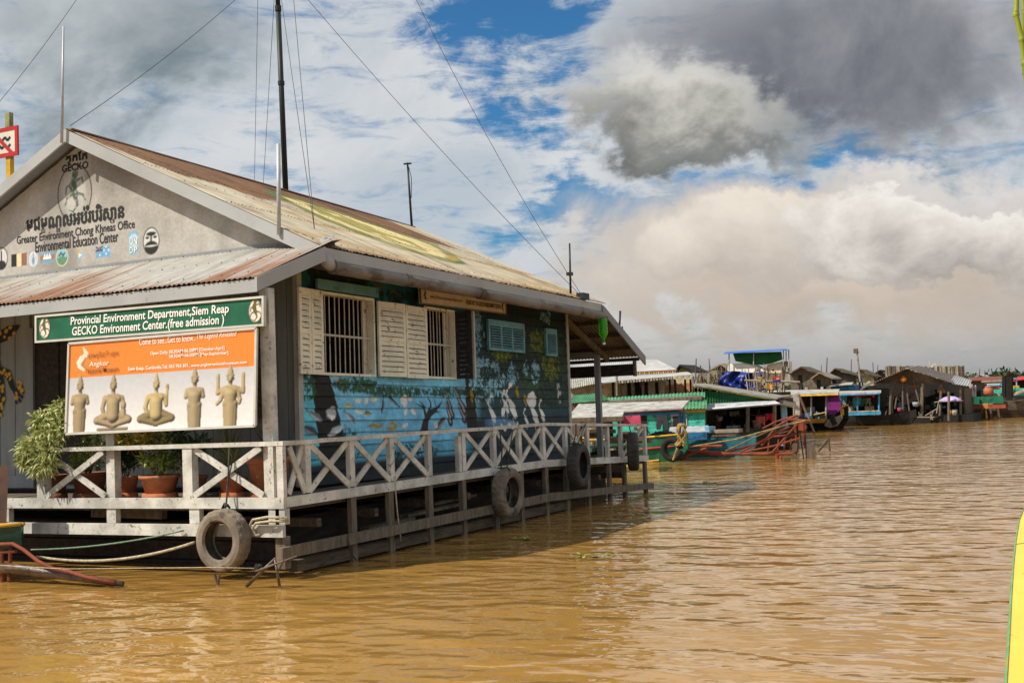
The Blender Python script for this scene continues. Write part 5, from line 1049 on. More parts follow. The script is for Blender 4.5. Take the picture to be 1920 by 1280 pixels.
def pot(label, x, y, z, r, h, m_='terracotta', base=True):
    o = thing('potted_plant', label, 'potted plant', (x, y, z), 'potted plants behind the front railing')
    zb0 = z
    if base: MB().lathe([(0, 0), (r * .86, 0), (r * .90, .02), (r * .86, .085), (0, .085)], (x, y, z), 20).build('saucer', m_, o, True); zb0 = z + .086
    MB().lathe([(0, 0), (r * .70, 0), (r * .90, h * .78), (r * .92, h * .80), (r * 1.0, h * .82), (r * 1.02, h), (r * .93, h), (r * .88, h * .9), (0, h * .88)], (x, y, zb0), 24).build('pot', m_, o, True)
    MB().lathe([(0, .012), (r * .86, 0)], (x, y, zb0 + h * .9), 16).build('soil', 'soil', o)
    return o, zb0 + h
def stems(o, x, y, z, tufts, r=.008):
    for c, rr in tufts: MB().tube([(x + wob(.05), y + wob(.05), z - .05), ((x * .4 + c[0] * .6) + wob(.06), (y * .4 + c[1] * .6), (z * .5 + c[2] * .5)), c], [r, r * .8, r * .5], 5).build('stem', 'stem', o)
def foliage(o, data, m_): V, F, T = data; return link('foliage', V, F, m_, o, colors=T)
DZ = .9 - .05
def PX(px, py, y): return Vector(at(px, py, 1, y))
# overhanging pale shrub at the railing's end
q = PX(104, 900, .36); o, zt_ = pot('pale yellow-green shrub spilling over the open end of the front railing', q.x, .36, DZ, .17, .24, 'terracotta_dark')
tf = [(tuple(PX(px, py, y)), r) for px, py, y, r in ((112, 765, .05, .13), (95, 780, .0, .16), (75, 790, -.05, .14), (105, 805, -.1, .16), (84, 820, -.12, .16), (60, 830, -.15, .15), (95, 845, -.14, .14), (75, 855, -.16, .13), (48, 845, -.18, .10), (88, 872, -.18, .12), (118, 790, .1, .12), (45, 862, -.15, .06), (68, 878, -.15, .07))]
stems(o, q.x, .36, zt_, tf[:8], .010); foliage(o, leafmesh(tf, 1700, .105, .030, .6, .45, 1), 'leaf_pale')
specs = [('broad dark clay pot with fine green shrub behind the crossed brace', 168, .42, .24, .26, 'terracotta_dark', 'leaf', [(150, 850, .3, .14), (170, 835, .4, .15), (188, 822, .4, .13), (145, 868, .15, .10), (178, 860, .3, .13), (195, 840, .2, .10)], 620, .06, .020),
         ('clay pot of upright dark leafy plant next to the tall railing post', 236, .40, .17, .20, 'terracotta', 'leaf_dark', [(226, 845, .35, .12), (244, 835, .4, .13), (232, 865, .3, .10), (250, 858, .35, .10)], 330, .11, .034),
         ('salmon clay pot with bushy plant of yellow and green leaves', 300, .30, .25, .22, 'terracotta', 'leaf_croton', [(248, 826, .1, .11), (272, 822, .1, .10), (232, 823, .1, .08), (285, 820, .2, .10)], 300, .085, .032),
         ('small clay pot with dark drooping plant beside the middle rail post', 364, .42, .17, .20, 'terracotta_dark', 'leaf_dark', [(350, 850, .4, .15), (372, 838, .5, .15), (340, 835, .4, .10), (330, 815, .5, .10)], 300, .12, .03)]
for k, (lb, px, y, r, h, pm, lm, tfs, n, ln, wd) in enumerate(specs):
    q = PX(px, 915, y); o, zt_ = pot(lb, q.x, y, DZ, r, h, pm); tf = [(tuple(PX(a, b_, yy)), rr) for a, b_, yy, rr in tfs]
    stems(o, q.x, y, zt_, tf); foliage(o, leafmesh(tf, int(n * 1.5), ln, wd, .6, .2, 20 + k), lm)
    if k == 2:
        tf = [(tuple(PX(a, b_, yy)), rr) for a, b_, yy, rr in ((290, 850, .25, .15), (315, 845, .3, .15), (302, 868, .2, .12), (275, 862, .15, .10), (325, 868, .3, .10), (310, 825, .3, .13))]
        stems(o, q.x, y, zt_, tf); foliage(o, leafmesh(tf, 520, .085, .034, .6, .2, 31), 'leaf')
q = PX(436, 905, .35); o, zt_ = pot('red clay pot with long arching straw-green blades hanging over the rail', q.x, .35, DZ, .18, .17, 'terracotta'); foliage(o, blades((q.x, .35, zt_ - .03), 60, .85, .016, 5, .75, 1.15), 'blade')
q = PX(430, 900, .75); o, zt_ = pot('dark clay pot with thin upright grass close to the house wall', q.x, .75, DZ, .16, .2, 'terracotta_dark'); foliage(o, blades((q.x, .75, zt_ - .03), 70, .75, .014, 6, .4, .6), 'blade')
q = PX(505, 895, .55); o, zt_ = pot('tall red clay pot with sword leaves behind the deck corner post', q.x, .55, DZ, .27, .40, 'terracotta'); foliage(o, blades((q.x, .55, zt_ - .05), 26, .62, .040, 8, .45, .5), 'leaf_dark')

# ================================================================== MASTS, WIRES, SMALL THINGS ON THE ROOF
def pole(label, p, q, r0, r1, m_, name='pole', cat='pole'): return tag(MB().tube([p, q], [r0, r1], 9).build(name, m_, None, True), label, cat)
def RX_(px, py): return Vector(at(px, py, 0, XM))
mb0, mb1 = RX_(536, 366), RX_(494, -650)
mast = thing('radio_mast', 'tall dark guyed mast leaning slightly above the roof ridge', 'mast', mb0)
MB().tube([mb0, mb0.lerp(mb1, .34)], [.052, .047], 9).build('tube', 'black_steel', mast, True); MB().tube([mb0.lerp(mb1, .34), mb1], [.044, .028], 9).build('tube', 'black_steel', mast, True)
MB().tube([mb0.lerp(mb1, .20), mb0.lerp(mb1, .207)], .062, 9).build('collar', 'black_steel', mast); MB().tube([mb0.lerp(mb1, .335), mb0.lerp(mb1, .345)], .06, 9).build('collar', 'black_steel', mast)
cl_lo = mb0.lerp(mb1, .425); cl_hi = mb1 - Vector((0, 0, .1))
blk = Vector(at(1095, 560, 0, XE - .02)); kb = Vector(at_plane(590, 433, (XE, YV, ZE + .9 + HT * (YV - YF)), _n)); kk = kb + Vector((.25, -.05, .75))
def wire(label, a, b_, sag): return tag(rope(label, [a, b_], .0048, 'wire', sag, 22, 'guy_wire', 'mast guy wires'), label, 'wire', 'mast guy wires')
wire('guy wire from the mast to the front gable peak', cl_lo, Vector((XM + .1, YV, ZR + .95)), .12)
wire('taut straight guy wire from mid mast to the rear eave block', cl_lo, blk, .15); wire('sagging guy wire from the mast head to the rear eave block', cl_hi, blk, .75)
wire('outer guy wire from the mast head down to the painted roof slope', cl_hi, kb, .12); wire('inner guy wire from mid mast down to the painted roof slope', cl_lo, kb, .05)
wire('guy wire from the mast head down behind the ridge', cl_hi, Vector(at(474, 500, 0, -8.8)), .1); wire('guy wire from mid mast down behind the ridge', cl_lo, Vector(at(484, 500, 0, -8.8)), .06)
wire('guy wire from the mast head dropping past the gable to the left eave', cl_hi, Vector(at(-130, 330, 0, -9.0)), .9)
MB().tube([kb, kb + (cl_lo - kb).normalized() * .5], .016, 6).build('turnbuckle', 'black_steel', None) if False else None
tag(MB().box(blk.x - .07, blk.x + .07, blk.y - .2, blk.y + .1, blk.z - .02, blk.z + .10).build('anchor_block', 'black_steel'), 'small black block on the rear eave where the guy wires end', 'block')
p = Vector((XM - .0, YV - .06, ZR + .86)); pole('thin grey pole bolted upright at the gable peak', p - Vector((0, 0, .15)), Vector(at(119, 50, 1, YV - .06)), .022, .013, 'pole_grey')
q0 = Vector(at(523, 440, 1, YV - .055)); pole('straight silver pipe fixed to the lower end of the barge board', q0, Vector(at(522, 270, 1, YV - .055)), .026, .026, 'pole_grey')
q0 = RX_(773, 436); o = pole('slim antenna pole with drooping cable behind the rear ridge end', q0, RX_(764, 305), .028, .020, 'black_steel', 'antenna_pole')
hd = RX_(764, 308); MB().bar(hd + Vector((-.06, -.06, 0)), hd + Vector((.06, .06, .02)), .03, .03).build('head', 'black_steel', o); MB().tube([hd + Vector((.02, .01, -.05)), hd.lerp(q0, .2) + Vector((.05, .04, 0)), hd.lerp(q0, .5) + Vector((.03, .01, 0))], .008, 5).build('cable', 'wire', o)
q0 = Vector(at(1070, 556, 0, XE - .25)); o = pole('short dark antenna rod near the rear eave block', q0, Vector(at(1068, 456, 0, XE - .25)), .022, .016, 'black_steel', 'antenna_pole'); MB().box(q0.x - .05, q0.x + .05, q0.y - .05, q0.y + .05, q0.z + .40, q0.z + .46).build('clip', 'black_steel', o)
q0 = Vector(at(1161, 622, 0, XE - .3)); pole('short rod standing on the rear lean-to roof', q0, Vector(at(1163, 583, 0, XE - .3)), .022, .022, 'black_steel'); q0 = Vector(at(1167, 625, 0, XE - .5)); pole('stubby rod behind the rear lean-to edge', q0, Vector(at(1167, 612, 0, XE - .5)), .016, .016, 'black_steel')
# green bottle hung at the rear eave
bt = Vector(at(1132, 640, 0, XE + .02)); o = thing('hanging_bottle', 'bright green plastic bottle hanging upside down at the rear eave', 'bottle', bt)
gm_, gn, gb = newmat('green_plastic'); gb.inputs['Base Color'].default_value = (0.10, 0.62, 0.02, 1); gb.inputs['Roughness'].default_value = .12; gb.inputs['Transmission Weight'].default_value = .55; gb.inputs['IOR'].default_value = 1.3
MB().lathe([(0, -.02), (.025, -.02), (.028, .05), (.085, .14), (.09, .18), (.082, .22), (.09, .26), (.082, .30), (.09, .34), (.082, .38), (.088, .42), (.07, .45), (0, .46)], bt, 16).build('body', gm_, o, True); MB().lathe([(0, -.06), (.03, -.06), (.03, -.021), (0, -.02)], bt, 12).build('cap', 'letter_white', o); MB().tube([bt + Vector((0, 0, .46)), bt + Vector((-.02, 0, .62))], .006, 5).build('string', 'wire', o)
# channel sign on its post behind the left roof slope
YN = 16.0
sp = Vector(at(17, 320, 1, YN)); nv = thing('channel_sign', 'red framed white waterway sign with black wave marks on a yellow post', 'sign', (sp.x, YN, 0))
def N(px, py, dy=0.0): return Vector(at(px, py, 1, YN)) + Vector((0, dy, 0))
pt = N(17, 212); MB().bar((pt.x, YN, -.5), (pt.x, YN, N(17, 300).z), .20, .16, (0, 1, 0)).build('post', mm('post_yellow', (.55, .33, .02), .6, .25, 2, dirt=(.15, .2, .05), damt=.4), nv); MB().bar((pt.x, YN, N(17, 300).z), (pt.x, YN, pt.z), .20, .16, (0, 1, 0)).build('post', mm('post_green', (.22, .23, .09), .7, .3, 3, dirt=(.05, .06, .03), damt=.5), nv)
r1, r0 = N(39, 270).x, N(-55, 270).x; z1, z0 = N(15, 241).z, N(15, 296).z; yy = YN - .10; mm('sign_red', (.42, .018, .022), .5, .15, 3)
MB().box(r0 + .1, r1 - .1, yy - .02, yy + .02, z0 + .1, z1 - .1).build('panel', mm('sign_pale', (.62, .60, .52), .6, .08, 3), nv)
for a in ((r0, r1, z0, z0 + .13), (r0, r1, z1 - .13, z1), (r0, r0 + .13, z0 + .131, z1 - .131), (r1 - .13, r1, z0 + .131, z1 - .131)): MB().box(a[0], a[1], yy - .03, yy + .03, a[2], a[3]).build('border', 'sign_red', nv)
wv = [(N(px, py).x, N(px, py).z) for px, py in ((-8, 261), (-2, 267), (3, 259), (9, 267), (15, 259), (20, 265), (25, 258))]
for dz_ in (0, -.24):
    for (a, b_) in zip(wv, wv[1:]): MB().bar((a[0], yy - .024, a[1] + dz_), (b_[0], yy - .024, b_[1] + dz_), .09, .006, (0, 1, 0)).build('wave_mark', 'letter_black', nv)
a, b_ = N(-14, 244), N(32, 292); MB().bar((a.x, yy - .030, a.z), (b_.x, yy - .030, b_.z), .13, .006, (0, 1, 0)).build('red_slash', 'sign_red', nv)

# ================================================================== THE FLOATING VILLAGE
OFF = Vector((0, 0, 0))
FW = Vector((0, 1, 0)); HR = Vector((1, 0, 0)); UP = Vector((0, 0, 1)); VREF = [1400.0]
def D(px, py, d):
    """point seen at this pixel on the facade plane (facing -y like the big house) that stands d metres off at the reference column"""
    v = RX @ np.array([VREF[0] - 960.0, 120.0, FPX]) / FPX; return Vector(at(px, py, 1, CAM_LOC.y + v[1] * d))
def bx(name, x0, y0, x1, y1, d, t, m_, par, toz=None):
    """upright box: pixel box of its near face at depth d, t metres deep"""
    p = D(x0, y1, d); w = D(x1, y1, d).x - p.x; h = D(x0, y0, d).z - p.z
    if toz is not None: h += p.z - toz; p = Vector((p.x, p.y, toz))
    q = [p, p + HR * w, p + HR * w + FW * t, p + FW * t]; return MB().hexa(q + [v + UP * h for v in q]).build(name, m_, par)
def pp(name, pts, d, t, m_, par): return MB().poly([D(x, y, d) for x, y in pts], FW * t).build(name, m_, par)
def slab(name, a, b_, c_, e, d0, d1, th, m_, par):
    """sloping sheet: near edge a-b at depth d0, far edge c-e at depth d1"""
    return MB().poly([D(*a, d0), D(*b_, d0), D(*c_, d1), D(*e, d1)], (0, 0, -th)).build(name, m_, par)
def corr(name, a, b_, c_, e, d0, d1, n, amp, m_, par):
    A0, B0, C0, E0 = D(*a, d0), D(*b_, d0), D(*c_, d1), D(*e, d1); N_ = n * 4; V = []; F = []
    for j in range(2):
        for i in range(N_ + 1):
            t = i / N_; p = (A0.lerp(B0, t) if j == 0 else E0.lerp(C0, t)); V.append(p + UP * amp * math.sin(t * n * 6.2832))
    F = [(i, i + 1, N_ + 2 + i, N_ + 1 + i) for i in range(N_)]; return link(name, np.array([tuple(v) for v in V]), F, m_, par)
def post(px, y0, y1, d, r, m_, par, name='post', px2=None): return MB().tube([D(px, y1, d), D(px2 if px2 is not None else px, y0, d)], r, 7).build(name, m_, par)
def T_(name, label, cat, px, d, group=None):
    VREF[0] = px; p = D(px, 760, d); return thing(name, label, cat, (p.x, p.y, 0), group)
def hull(par, a, b_, beam, fb, bow, stern, m_, name='hull', trim=None, depth=.25, inside='old_wood', fullness=.55):
    """lofted boat hull between stern a and bow b (water-level points)"""
    a = Vector((a[0], a[1], 0)); b_ = Vector((b_[0], b_[1], 0)); ax = (b_ - a).normalized(); sd = Vector((ax.y, -ax.x, 0)); L_ = (b_ - a).length; n = 15; ring_ = []; 
    for i in range(n):
        t = i / (n - 1); w = beam / 2 * (1 - abs(2 * t - .9) ** 3.0 * (1 if t > .45 else .55)); w = max(w, .03); top = fb + bow * max(0, (t - .5) / .5) ** 2.2 + stern * max(0, (.35 - t) / .35) ** 2; bot = -depth + (bow + fb * .8) * max(0, (t - .8) / .2) ** 2
        c_ = a + ax * (L_ * t); ring_.append([c_ + sd * (k * w) + UP * z for k, z in ((-1, top), (-.92, top * .45), (-fullness, bot), (fullness, bot), (.92, top * .45), (1, top))])
    V = [p for r in ring_ for p in r]; F = [(i * 6 + j, i * 6 + j + 1, i * 6 + 7 + j, i * 6 + 6 + j) for i in range(n - 1) for j in range(5)] + [tuple(range(6))[::-1], tuple(range((n - 1) * 6, n * 6))]
    h = MB().add(V, F).build(name, m_, par, False)
    MB().add([p for r in ring_ for p in ((r[0] * .97 + r[5] * .03) - UP * .08, (r[5] * .97 + r[0] * .03) - UP * .08)], [(2 * i, 2 * i + 1, 2 * i + 3, 2 * i + 2) for i in range(n - 1)]).build('boat_deck', inside, par)
    if trim:
        for k in (0, 5): MB().tube([r[k] + UP * .01 for r in ring_], .035, 6).build('gunwale', trim, par)
    return ring_
for k_, c_, r_ in (('v_white', (.38, .365, .33), .5), ('v_blue', (.025, .15, .32), .5), ('v_turq', (.045, .40, .30), .6), ('v_green', (.015, .13, .07), .5), ('v_green_tin', (.06, .24, .11), .5), ('v_green_gable', (.012, .12, .035), .6), ('v_yellow', (.55, .33, .02), .6), ('v_red', (.45, .02, .018), .6), ('v_maroon', (.13, .03, .02), .6), ('v_purple', (.17, .012, .14), .7), ('v_sky', (.18, .42, .60), .5), ('v_ltblue', (.05, .26, .45), .5), ('v_cream', (.52, .43, .26), .7), ('v_silver', (.48, .50, .53), .35), ('v_cloth_dark', (.035, .035, .045), .9), ('v_pink', (.45, .06, .12), .8), ('v_orange', (.75, .25, .02), .6), ('v_lilac', (.45, .36, .62), .7), ('v_greymetal', (.33, .34, .36), .5), ('v_tarp', (.012, .03, .20), .35)):
    mm(k_, c_, r_, .28, 2.5, dirt=tuple(v * .32 + .012 for v in c_), damt=.52, dscale=4.5)
mm('v_thatch', (.085, .065, .042), .95, .45, 6, dirt=(.05, .04, .03), damt=.6, dscale=5, bump=.8); mm('v_oldtin', (.22, .18, .14), .6, .25, 2, dirt=(.17, .09, .05), damt=.55, dscale=2.5); mm('v_greytin', (.36, .36, .36), .5, .15, 1.5, dirt=(.25, .24, .24), damt=.4, dscale=2); mm('v_wallmud', (.13, .105, .075), .9, .3, 3, dirt=(.09, .07, .05), damt=.5, dscale=4); mm('v_plank', (.11, .083, .058), .85, .4, 3, (4, 4, .4), dirt=(.06, .045, .03), damt=.5, dscale=4); mm('v_canvas', (.26, .215, .155), .9, .3, 3, dirt=(.16, .12, .08), damt=.5, dscale=4); mm('v_blackhull', (.013, .011, .010), .8, .3, 3, dirt=(.035, .027, .02), damt=.4, dscale=4); mm('v_bamboo', (.15, .11, .06), .7, .3, 6)

# --- white-canopied boat nearest the raft (seen through the rear porch) 
o = T_('canopy_boat', 'boat with a grey-white flat canopy tied behind the rear deck', 'boat', 1130, 31)
hull(o, D(980, 850, 31), D(1175, 850, 31), 1.5, .45, .2, .1, 'v_blackhull')
slab('canopy', (1000, 792), (1165, 786), (1170, 770), (1005, 772), 30.5, 32.2, .05, 'v_white', o); bx('canopy_edge', 1000, 786, 1170, 793, 30.4, .05, 'v_plank', o)
for px in (1030, 1090, 1140, 1160): post(px, 790, 850, 31, .03, 'v_plank', o)
tag(pp('hung_cloth', [(1163, 780), (1200, 778), (1202, 797), (1180, 800), (1165, 797)], 31.6, .04, 'v_pink', None), 'dark pink cloth hung up behind the rear deck railing', 'cloth')
o = T_('crate_pile', 'jumble of pale boards and boxes heaped behind the rear deck railing', 'crate pile', 1140, 32)
for k in range(16):
    px = random.uniform(1078, 1195); py = random.uniform(800, 842); bx('box', px, py, px + random.uniform(8, 28), py + random.uniform(3, 12), 31.5 + random.uniform(0, 1.2), random.uniform(.2, .5), random.choice(['v_canvas', 'v_plank', 'v_white', 'v_thatch', 'v_cream']), o)
bx('pallet', 1075, 840, 1178, 846, 31.5, .9, 'v_plank', o); bx('float', 1075, 846, 1150, 852, 31.6, .7, 'v_blackhull', o, toz=-.1)

# --- green long boat with white canopy
o = T_('green_boat', 'green wooden boat with yellow gunwale and long white canopy', 'boat', 1240, 36)
rg_ = hull(o, D(1000, 870, 37.2), D(1292, 870, 35.6), 1.5, .70, .12, .15, 'v_green', trim='v_yellow', depth=.3)
s_ = Vector((rg_[7][5] - rg_[7][0])).normalized()
MB().tube([r[5] * .93 + r[4] * .07 - UP * .30 + s_ * .02 for r in rg_[:14]], .03, 6).build('stripe', 'v_red', o); MB().tube([r[4] * .4 + r[3] * .6 + s_ * .05 + UP * .06 for r in rg_[:13]], .035, 6).build('stripe', 'v_yellow', o)
slab('canopy', (1070, 775), (1280, 764), (1292, 750), (1085, 757), 35.2, 37.2, .06, 'v_white', o)
slab('canopy_trim', (1070, 778), (1280, 767), (1282, 764), (1070, 775), 35.19, 35.22, .02, 'v_maroon', o); slab('canopy_valance', (1128, 776), (1272, 771), (1272, 768), (1128, 773), 35.3, 35.4, .09, 'v_blue', o)
for px, y1 in ((1198, 830), (1275, 822), (1282, 822), (1120, 830)): post(px, 770, y1, 35.6, .045, 'v_blue', o)
MB().tube([D(1260, 842, 35.0) + Vector((.26 * math.cos(a) * HR.x, .26 * math.cos(a) * HR.y, .28 * math.sin(a))) for a in np.linspace(0, 6.1, 20)], .10, 9).build('bow_tyre', 'v_blackhull', o, True)
rp = thing('rope_bundle', 'tangle of straw yellow rope heaped on the green boat bow', 'rope', D(1277, 830, 34.8))
MB().tube([D(1277 + 11 * math.cos(a * 1.7) * random.uniform(.4, 1), 815 + 20 * math.sin(a * 1.1), 34.8 + .1 * math.sin(a)) for a in np.linspace(0, 22, 60)], .035, 6).build('rope_coil', mm('straw', (.30, .21, .08), .9, .35, 8), rp)
MB().tube([D(1270, 840, 34.7), D(1262, 862, 34.7)], .03, 6).build('rope_tail', 'straw', rp)
tag(pp('black_cover', [(1208, 826), (1222, 812), (1236, 808), (1252, 812), (1262, 824), (1262, 828), (1208, 830)], 35.9, .7, 'v_cloth_dark', None), 'crumpled black tarpaulin lying in the green boat', 'tarpaulin')

# --- turquoise cabin houseboat
o = T_('turquoise_houseboat', 'turquoise boarded houseboat with green tin roof and yellow frieze', 'houseboat', 1240, 41)
wl_ = bx('wall', 1150, 768, 1323, 818, 41, .08, 'v_turq', o)
for k in range(6): bx('board', 1210, 773 + k * 7.4, 1322, 780 + k * 7.4, 40.97, .02, 'v_turq', wl_)
bx('side_wall', 1150, 768, 1153, 818, 41.1, 3.2, 'v_turq', o); bx('rear_wall', 1150, 768, 1330, 818, 44.2, .08, 'v_turq', o); bx('raft', 1140, 818, 1318, 830, 40.8, 1.2, 'v_blackhull', o, toz=-.1)
fz = bx('frieze', 1214, 767, 1322, 776, 40.9, .04, 'v_yellow', o)
for k in range(9): bx('fret', 1219 + k * 11.4, 768.6 - .25 * k, 1225 + k * 11.4, 771.5 - .25 * k, 40.88, .02, 'v_white', fz)
corr('roof_sheet', (1140, 772), (1325, 765), (1325, 748), (1130, 757), 40.7, 42.4, 30, .02, 'v_green_tin', o); corr('roof_sheet', (1130, 754), (1322, 744), (1322, 734), (1128, 746), 42.2, 43.6, 30, .02, 'v_green_tin', o); slab('ridge_board', (1128, 755), (1316, 744), (1316, 741), (1128, 751), 42.1, 42.3, .1, 'v_plank', o)
corr('roof_sheet', (1325, 772), (1140, 776), (1130, 757), (1325, 750), 46.2, 43.5, 30, .02, 'v_green_tin', o)
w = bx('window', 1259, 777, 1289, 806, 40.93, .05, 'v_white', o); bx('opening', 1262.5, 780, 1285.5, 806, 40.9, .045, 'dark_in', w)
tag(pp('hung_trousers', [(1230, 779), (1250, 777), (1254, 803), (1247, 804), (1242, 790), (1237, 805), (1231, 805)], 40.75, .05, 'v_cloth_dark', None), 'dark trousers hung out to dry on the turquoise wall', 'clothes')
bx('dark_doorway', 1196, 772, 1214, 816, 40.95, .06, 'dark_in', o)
o = T_('blue_skiff', 'blue open skiff carrying a grey covered box', 'boat', 1300, 38)
hull(o, D(1235, 870, 38.6), D(1420, 870, 37.8), 1.2, .55, .15, .05, mm('v_skiff', (.03, .16, .20), .5, .25, 3, dirt=(.02, .05, .06), damt=.5))
bx('box', 1251, 812, 1326, 826, 37.7, .4, 'v_blue', o); MB().poly([D(1254, 812, 37.72), D(1330, 810, 37.72), D(1328, 799, 38.5), D(1256, 802, 38.5)], (0, 0, .03)).build('box_lid', 'v_greymetal', o); bx('box_end', 1322, 800, 1330, 812, 37.75, .7, 'v_sky', o)
bx('bench', 1333, 806, 1385, 812, 38, .5, 'v_canvas', o); bx('bench', 1333, 815, 1380, 819, 37.8, .5, 'v_plank', o)

# --- open fronted shop house
o = T_('shop_house', 'open fronted house with green tin gable and silver awning', 'house', 1400, 43)
bx('raft', 1318, 812, 1476, 826, 41.5, 1.8, 'v_plank', o, toz=-.1); bx('rear_wall', 1318, 752, 1490, 812, 44.2, .06, 'v_blackhull', o); bx('side_wall', 1318, 755, 1320, 812, 42, 4, 'v_plank', o); bx('side_wall', 1466, 760, 1468, 812, 42.6, .8, 'v_sky', o)
g = pp('gable', [(1320, 731), (1452, 750), (1452, 757), (1320, 757)], 42.6, .06, 'v_green_gable', o)
for k in range(26): bx('rib', 1321 + k * 5, 732.6 + k * .72, 1322.4 + k * 5, 756, 42.56, .04, 'v_green_gable', g)
pp('barge_board', [(1300, 722), (1302, 719), (1457, 744), (1455, 749)], 42.4, .05, 'v_sky', o); pp('barge_edge', [(1300, 724.5), (1300, 722.2), (1455, 749.2), (1454, 750.6)], 42.41, .05, 'v_yellow', o)
slab('roof', (1302, 720), (1458, 745), (1475, 742), (1320, 718), 42.3, 47.5, .06, 'v_canvas', o); slab('roof_far', (1302, 720), (1320, 718), (1215, 740), (1200, 745), 42.3, 47.5, .06, 'v_green_tin', o) if False else None
aw = slab('awning', (1314, 768), (1462, 756), (1452, 750), (1322, 757), 40.8, 42.5, .05, 'v_silver', o)
for k in range(4): MB().tube([D(1314, 768 - k * .4, 40.75), D(1462, 756 - k * .3, 40.75)], .035, 6).build('awning_roll', 'v_silver', aw) if k == 0 else None
slab('lean_roof', (1440, 752), (1494, 763), (1492, 752), (1440, 738), 42.2, 45, .05, 'v_plank', o)
for px, y0, y1, r in ((1323, 768, 812, .05), (1402, 758, 806, .075), (1452, 757, 806, .075), (1489, 762, 800, .04)): post(px, y0, y1 + 4, 41.6, r, 'v_canvas', o)
bx('floor', 1320, 806, 1470, 812, 41.6, 2.0, 'v_plank', o)
for lb, nm, px0, py0, px1, py1, m_, cat in (('wide maroon plastic tub standing in the open shop', 'tub', 1336, 790, 1353, 806, 'v_maroon', 'tub'), ('white bucket standing by the bamboo post of the shop', 'bucket', 1411, 788, 1428, 807, 'v_white', 'bucket'), ('small pale basin on top of the maroon tub', 'basin', 1343, 781, 1356, 789, 'v_silver', 'basin'), ('low grey crate on the shop floor', 'crate', 1362, 798, 1384, 806, 'v_greymetal', 'crate')):
    p = D((px0 + px1) / 2, py1, 41.8); r = (px1 - px0) / 2 * 41.8 / FPX; h = (py1 - py0) * 41.8 / FPX
    if cat == 'crate': tag(bx(nm, px0, py0, px1, py1, 41.8, .4, m_, None), lb, cat)
    else: tag(MB().lathe([(0, 0), (r * .78, 0), (r * .97, h * .92), (r * 1.05, h * .94), (r * 1.05, h), (r * .93, h), (r * .75, .04), (0, .04)], p, 18).build(nm, m_, None, True), lb, cat)
def cloth(lb, x0, y0, x1, y1, d, m_, seed, nm='hung_shirt', cat='clothes', group=None):
    rg = np.random.default_rng(seed); n = 12; V = []; F = []
    for j in range(6):
        for i in range(n + 1):
            u = i / n; v = j / 5; p = D(x0 + (x1 - x0) * u, y0 + (y1 - y0) * v + (3 * math.sin(u * 6 + seed) * v), d); V.append(p + FW * (.05 * math.sin(u * 11 + seed) * (0.3 + v)))
    F = [(j * (n + 1) + i, j * (n + 1) + i + 1, (j + 1) * (n + 1) + i + 1, (j + 1) * (n + 1) + i) for j in range(5) for i in range(n)]
    k = len(V); V += [p + FW * .012 for p in V]; F = F + [tuple(i + k for i in f[::-1]) for f in F]; return tag(link(nm, np.array([tuple(v) for v in V]), F, m_, None, True), lb, cat, group)
cloth('salmon shirt drying on the shop clothes line', 1417, 780, 1435, 796, 41.3, mm('v_salmon', (.50, .10, .08), .9, .2, 4), 1); cloth('bright red shirt drying on the shop clothes line', 1434, 775, 1451, 789, 41.3, 'v_red', 2)
rope('clothes line across the open shop front', [D(1403, 777, 41.3), D(1452, 773, 41.3)], .012, 'wire', .05)
for k, (px, py) in enumerate(((1350, 770), (1368, 772), (1376, 771), (1330, 800), (1345, 804), (1394, 800), (1360, 803))): bx('shop_goods', px, py, px + 7, py + 9, 43.5, .25, ['v_canvas', 'v_silver', 'v_cream', 'v_red', 'v_sky', 'v_plank', 'v_green'][k], o)

# --- red steel frame with propeller and rudder, half in the water
o = T_('propeller_frame', 'red rusty steel boat propeller frame propped half out of the water', 'boat frame', 1420, 35)
RB = lambda pts, r, nm='tube', m_='rust_red', d=34.6: MB().tube([D(*p, d) for p in pts], r * .66, 7).build(nm, m_, o)
RB([(1360, 850), (1430, 851), (1490, 850)], .075); RB([(1275, 862), (1300, 848), (1325, 840)], .07, 'brace'); RB([(1268, 838), (1312, 836), (1354, 836)], .07, 'beam'); RB([(1290, 846), (1360, 851)], .10, 'beam', 'rust_red', 34.9)
RB([(1360, 848), (1420, 832), (1450, 818), (1490, 815)], .045); RB([(1390, 848), (1450, 836), (1500, 821)], .045); RB([(1388, 848), (1440, 820), (1480, 800)], .045, d=34.3); RB([(1428, 835), (1455, 800), (1490, 780)], .055); RB([(1450, 846), (1495, 795)], .06); RB([(1505, 790), (1508, 840)], .05); RB([(1490, 790), (1495, 848)], .05); RB([(1480, 786), (1520, 789)], .06); RB([(1430, 803), (1456, 790), (1495, 778)], .045)
RB([(1360, 845), (1440, 808), (1500, 787)], .03, 'bamboo_pole', 'v_bamboo', 34.2); RB([(1290, 838), (1380, 823), (1450, 803), (1510, 788)], .03, 'rope', 'straw', 34.4)
for px in (1440, 1458, 1470, 1482): RB([(px, 848), (px + 2, 822)], .04, 'strut')
RB([(1470, 849), (1458, 866)], .05, 'strut'); RB([(1456, 846), (1458, 868)], .09, 'leg')
pl_ = RB([(1484, 851), (1494, 850)], .06, 'hub', 'old_wood')
for a in (1.35, -1.75): MB().poly([D(1489 + dx_, 850 - dy_, 34.5) for dx_, dy_ in ([(-2, 0), (-5, 14), (0, 22), (6, 18), (5, 4)] if a > 0 else [(-4, 0), (-7, -10), (-2, -16), (4, -12), (3, 0)])], FW * .05).build('blade', 'old_wood', o)
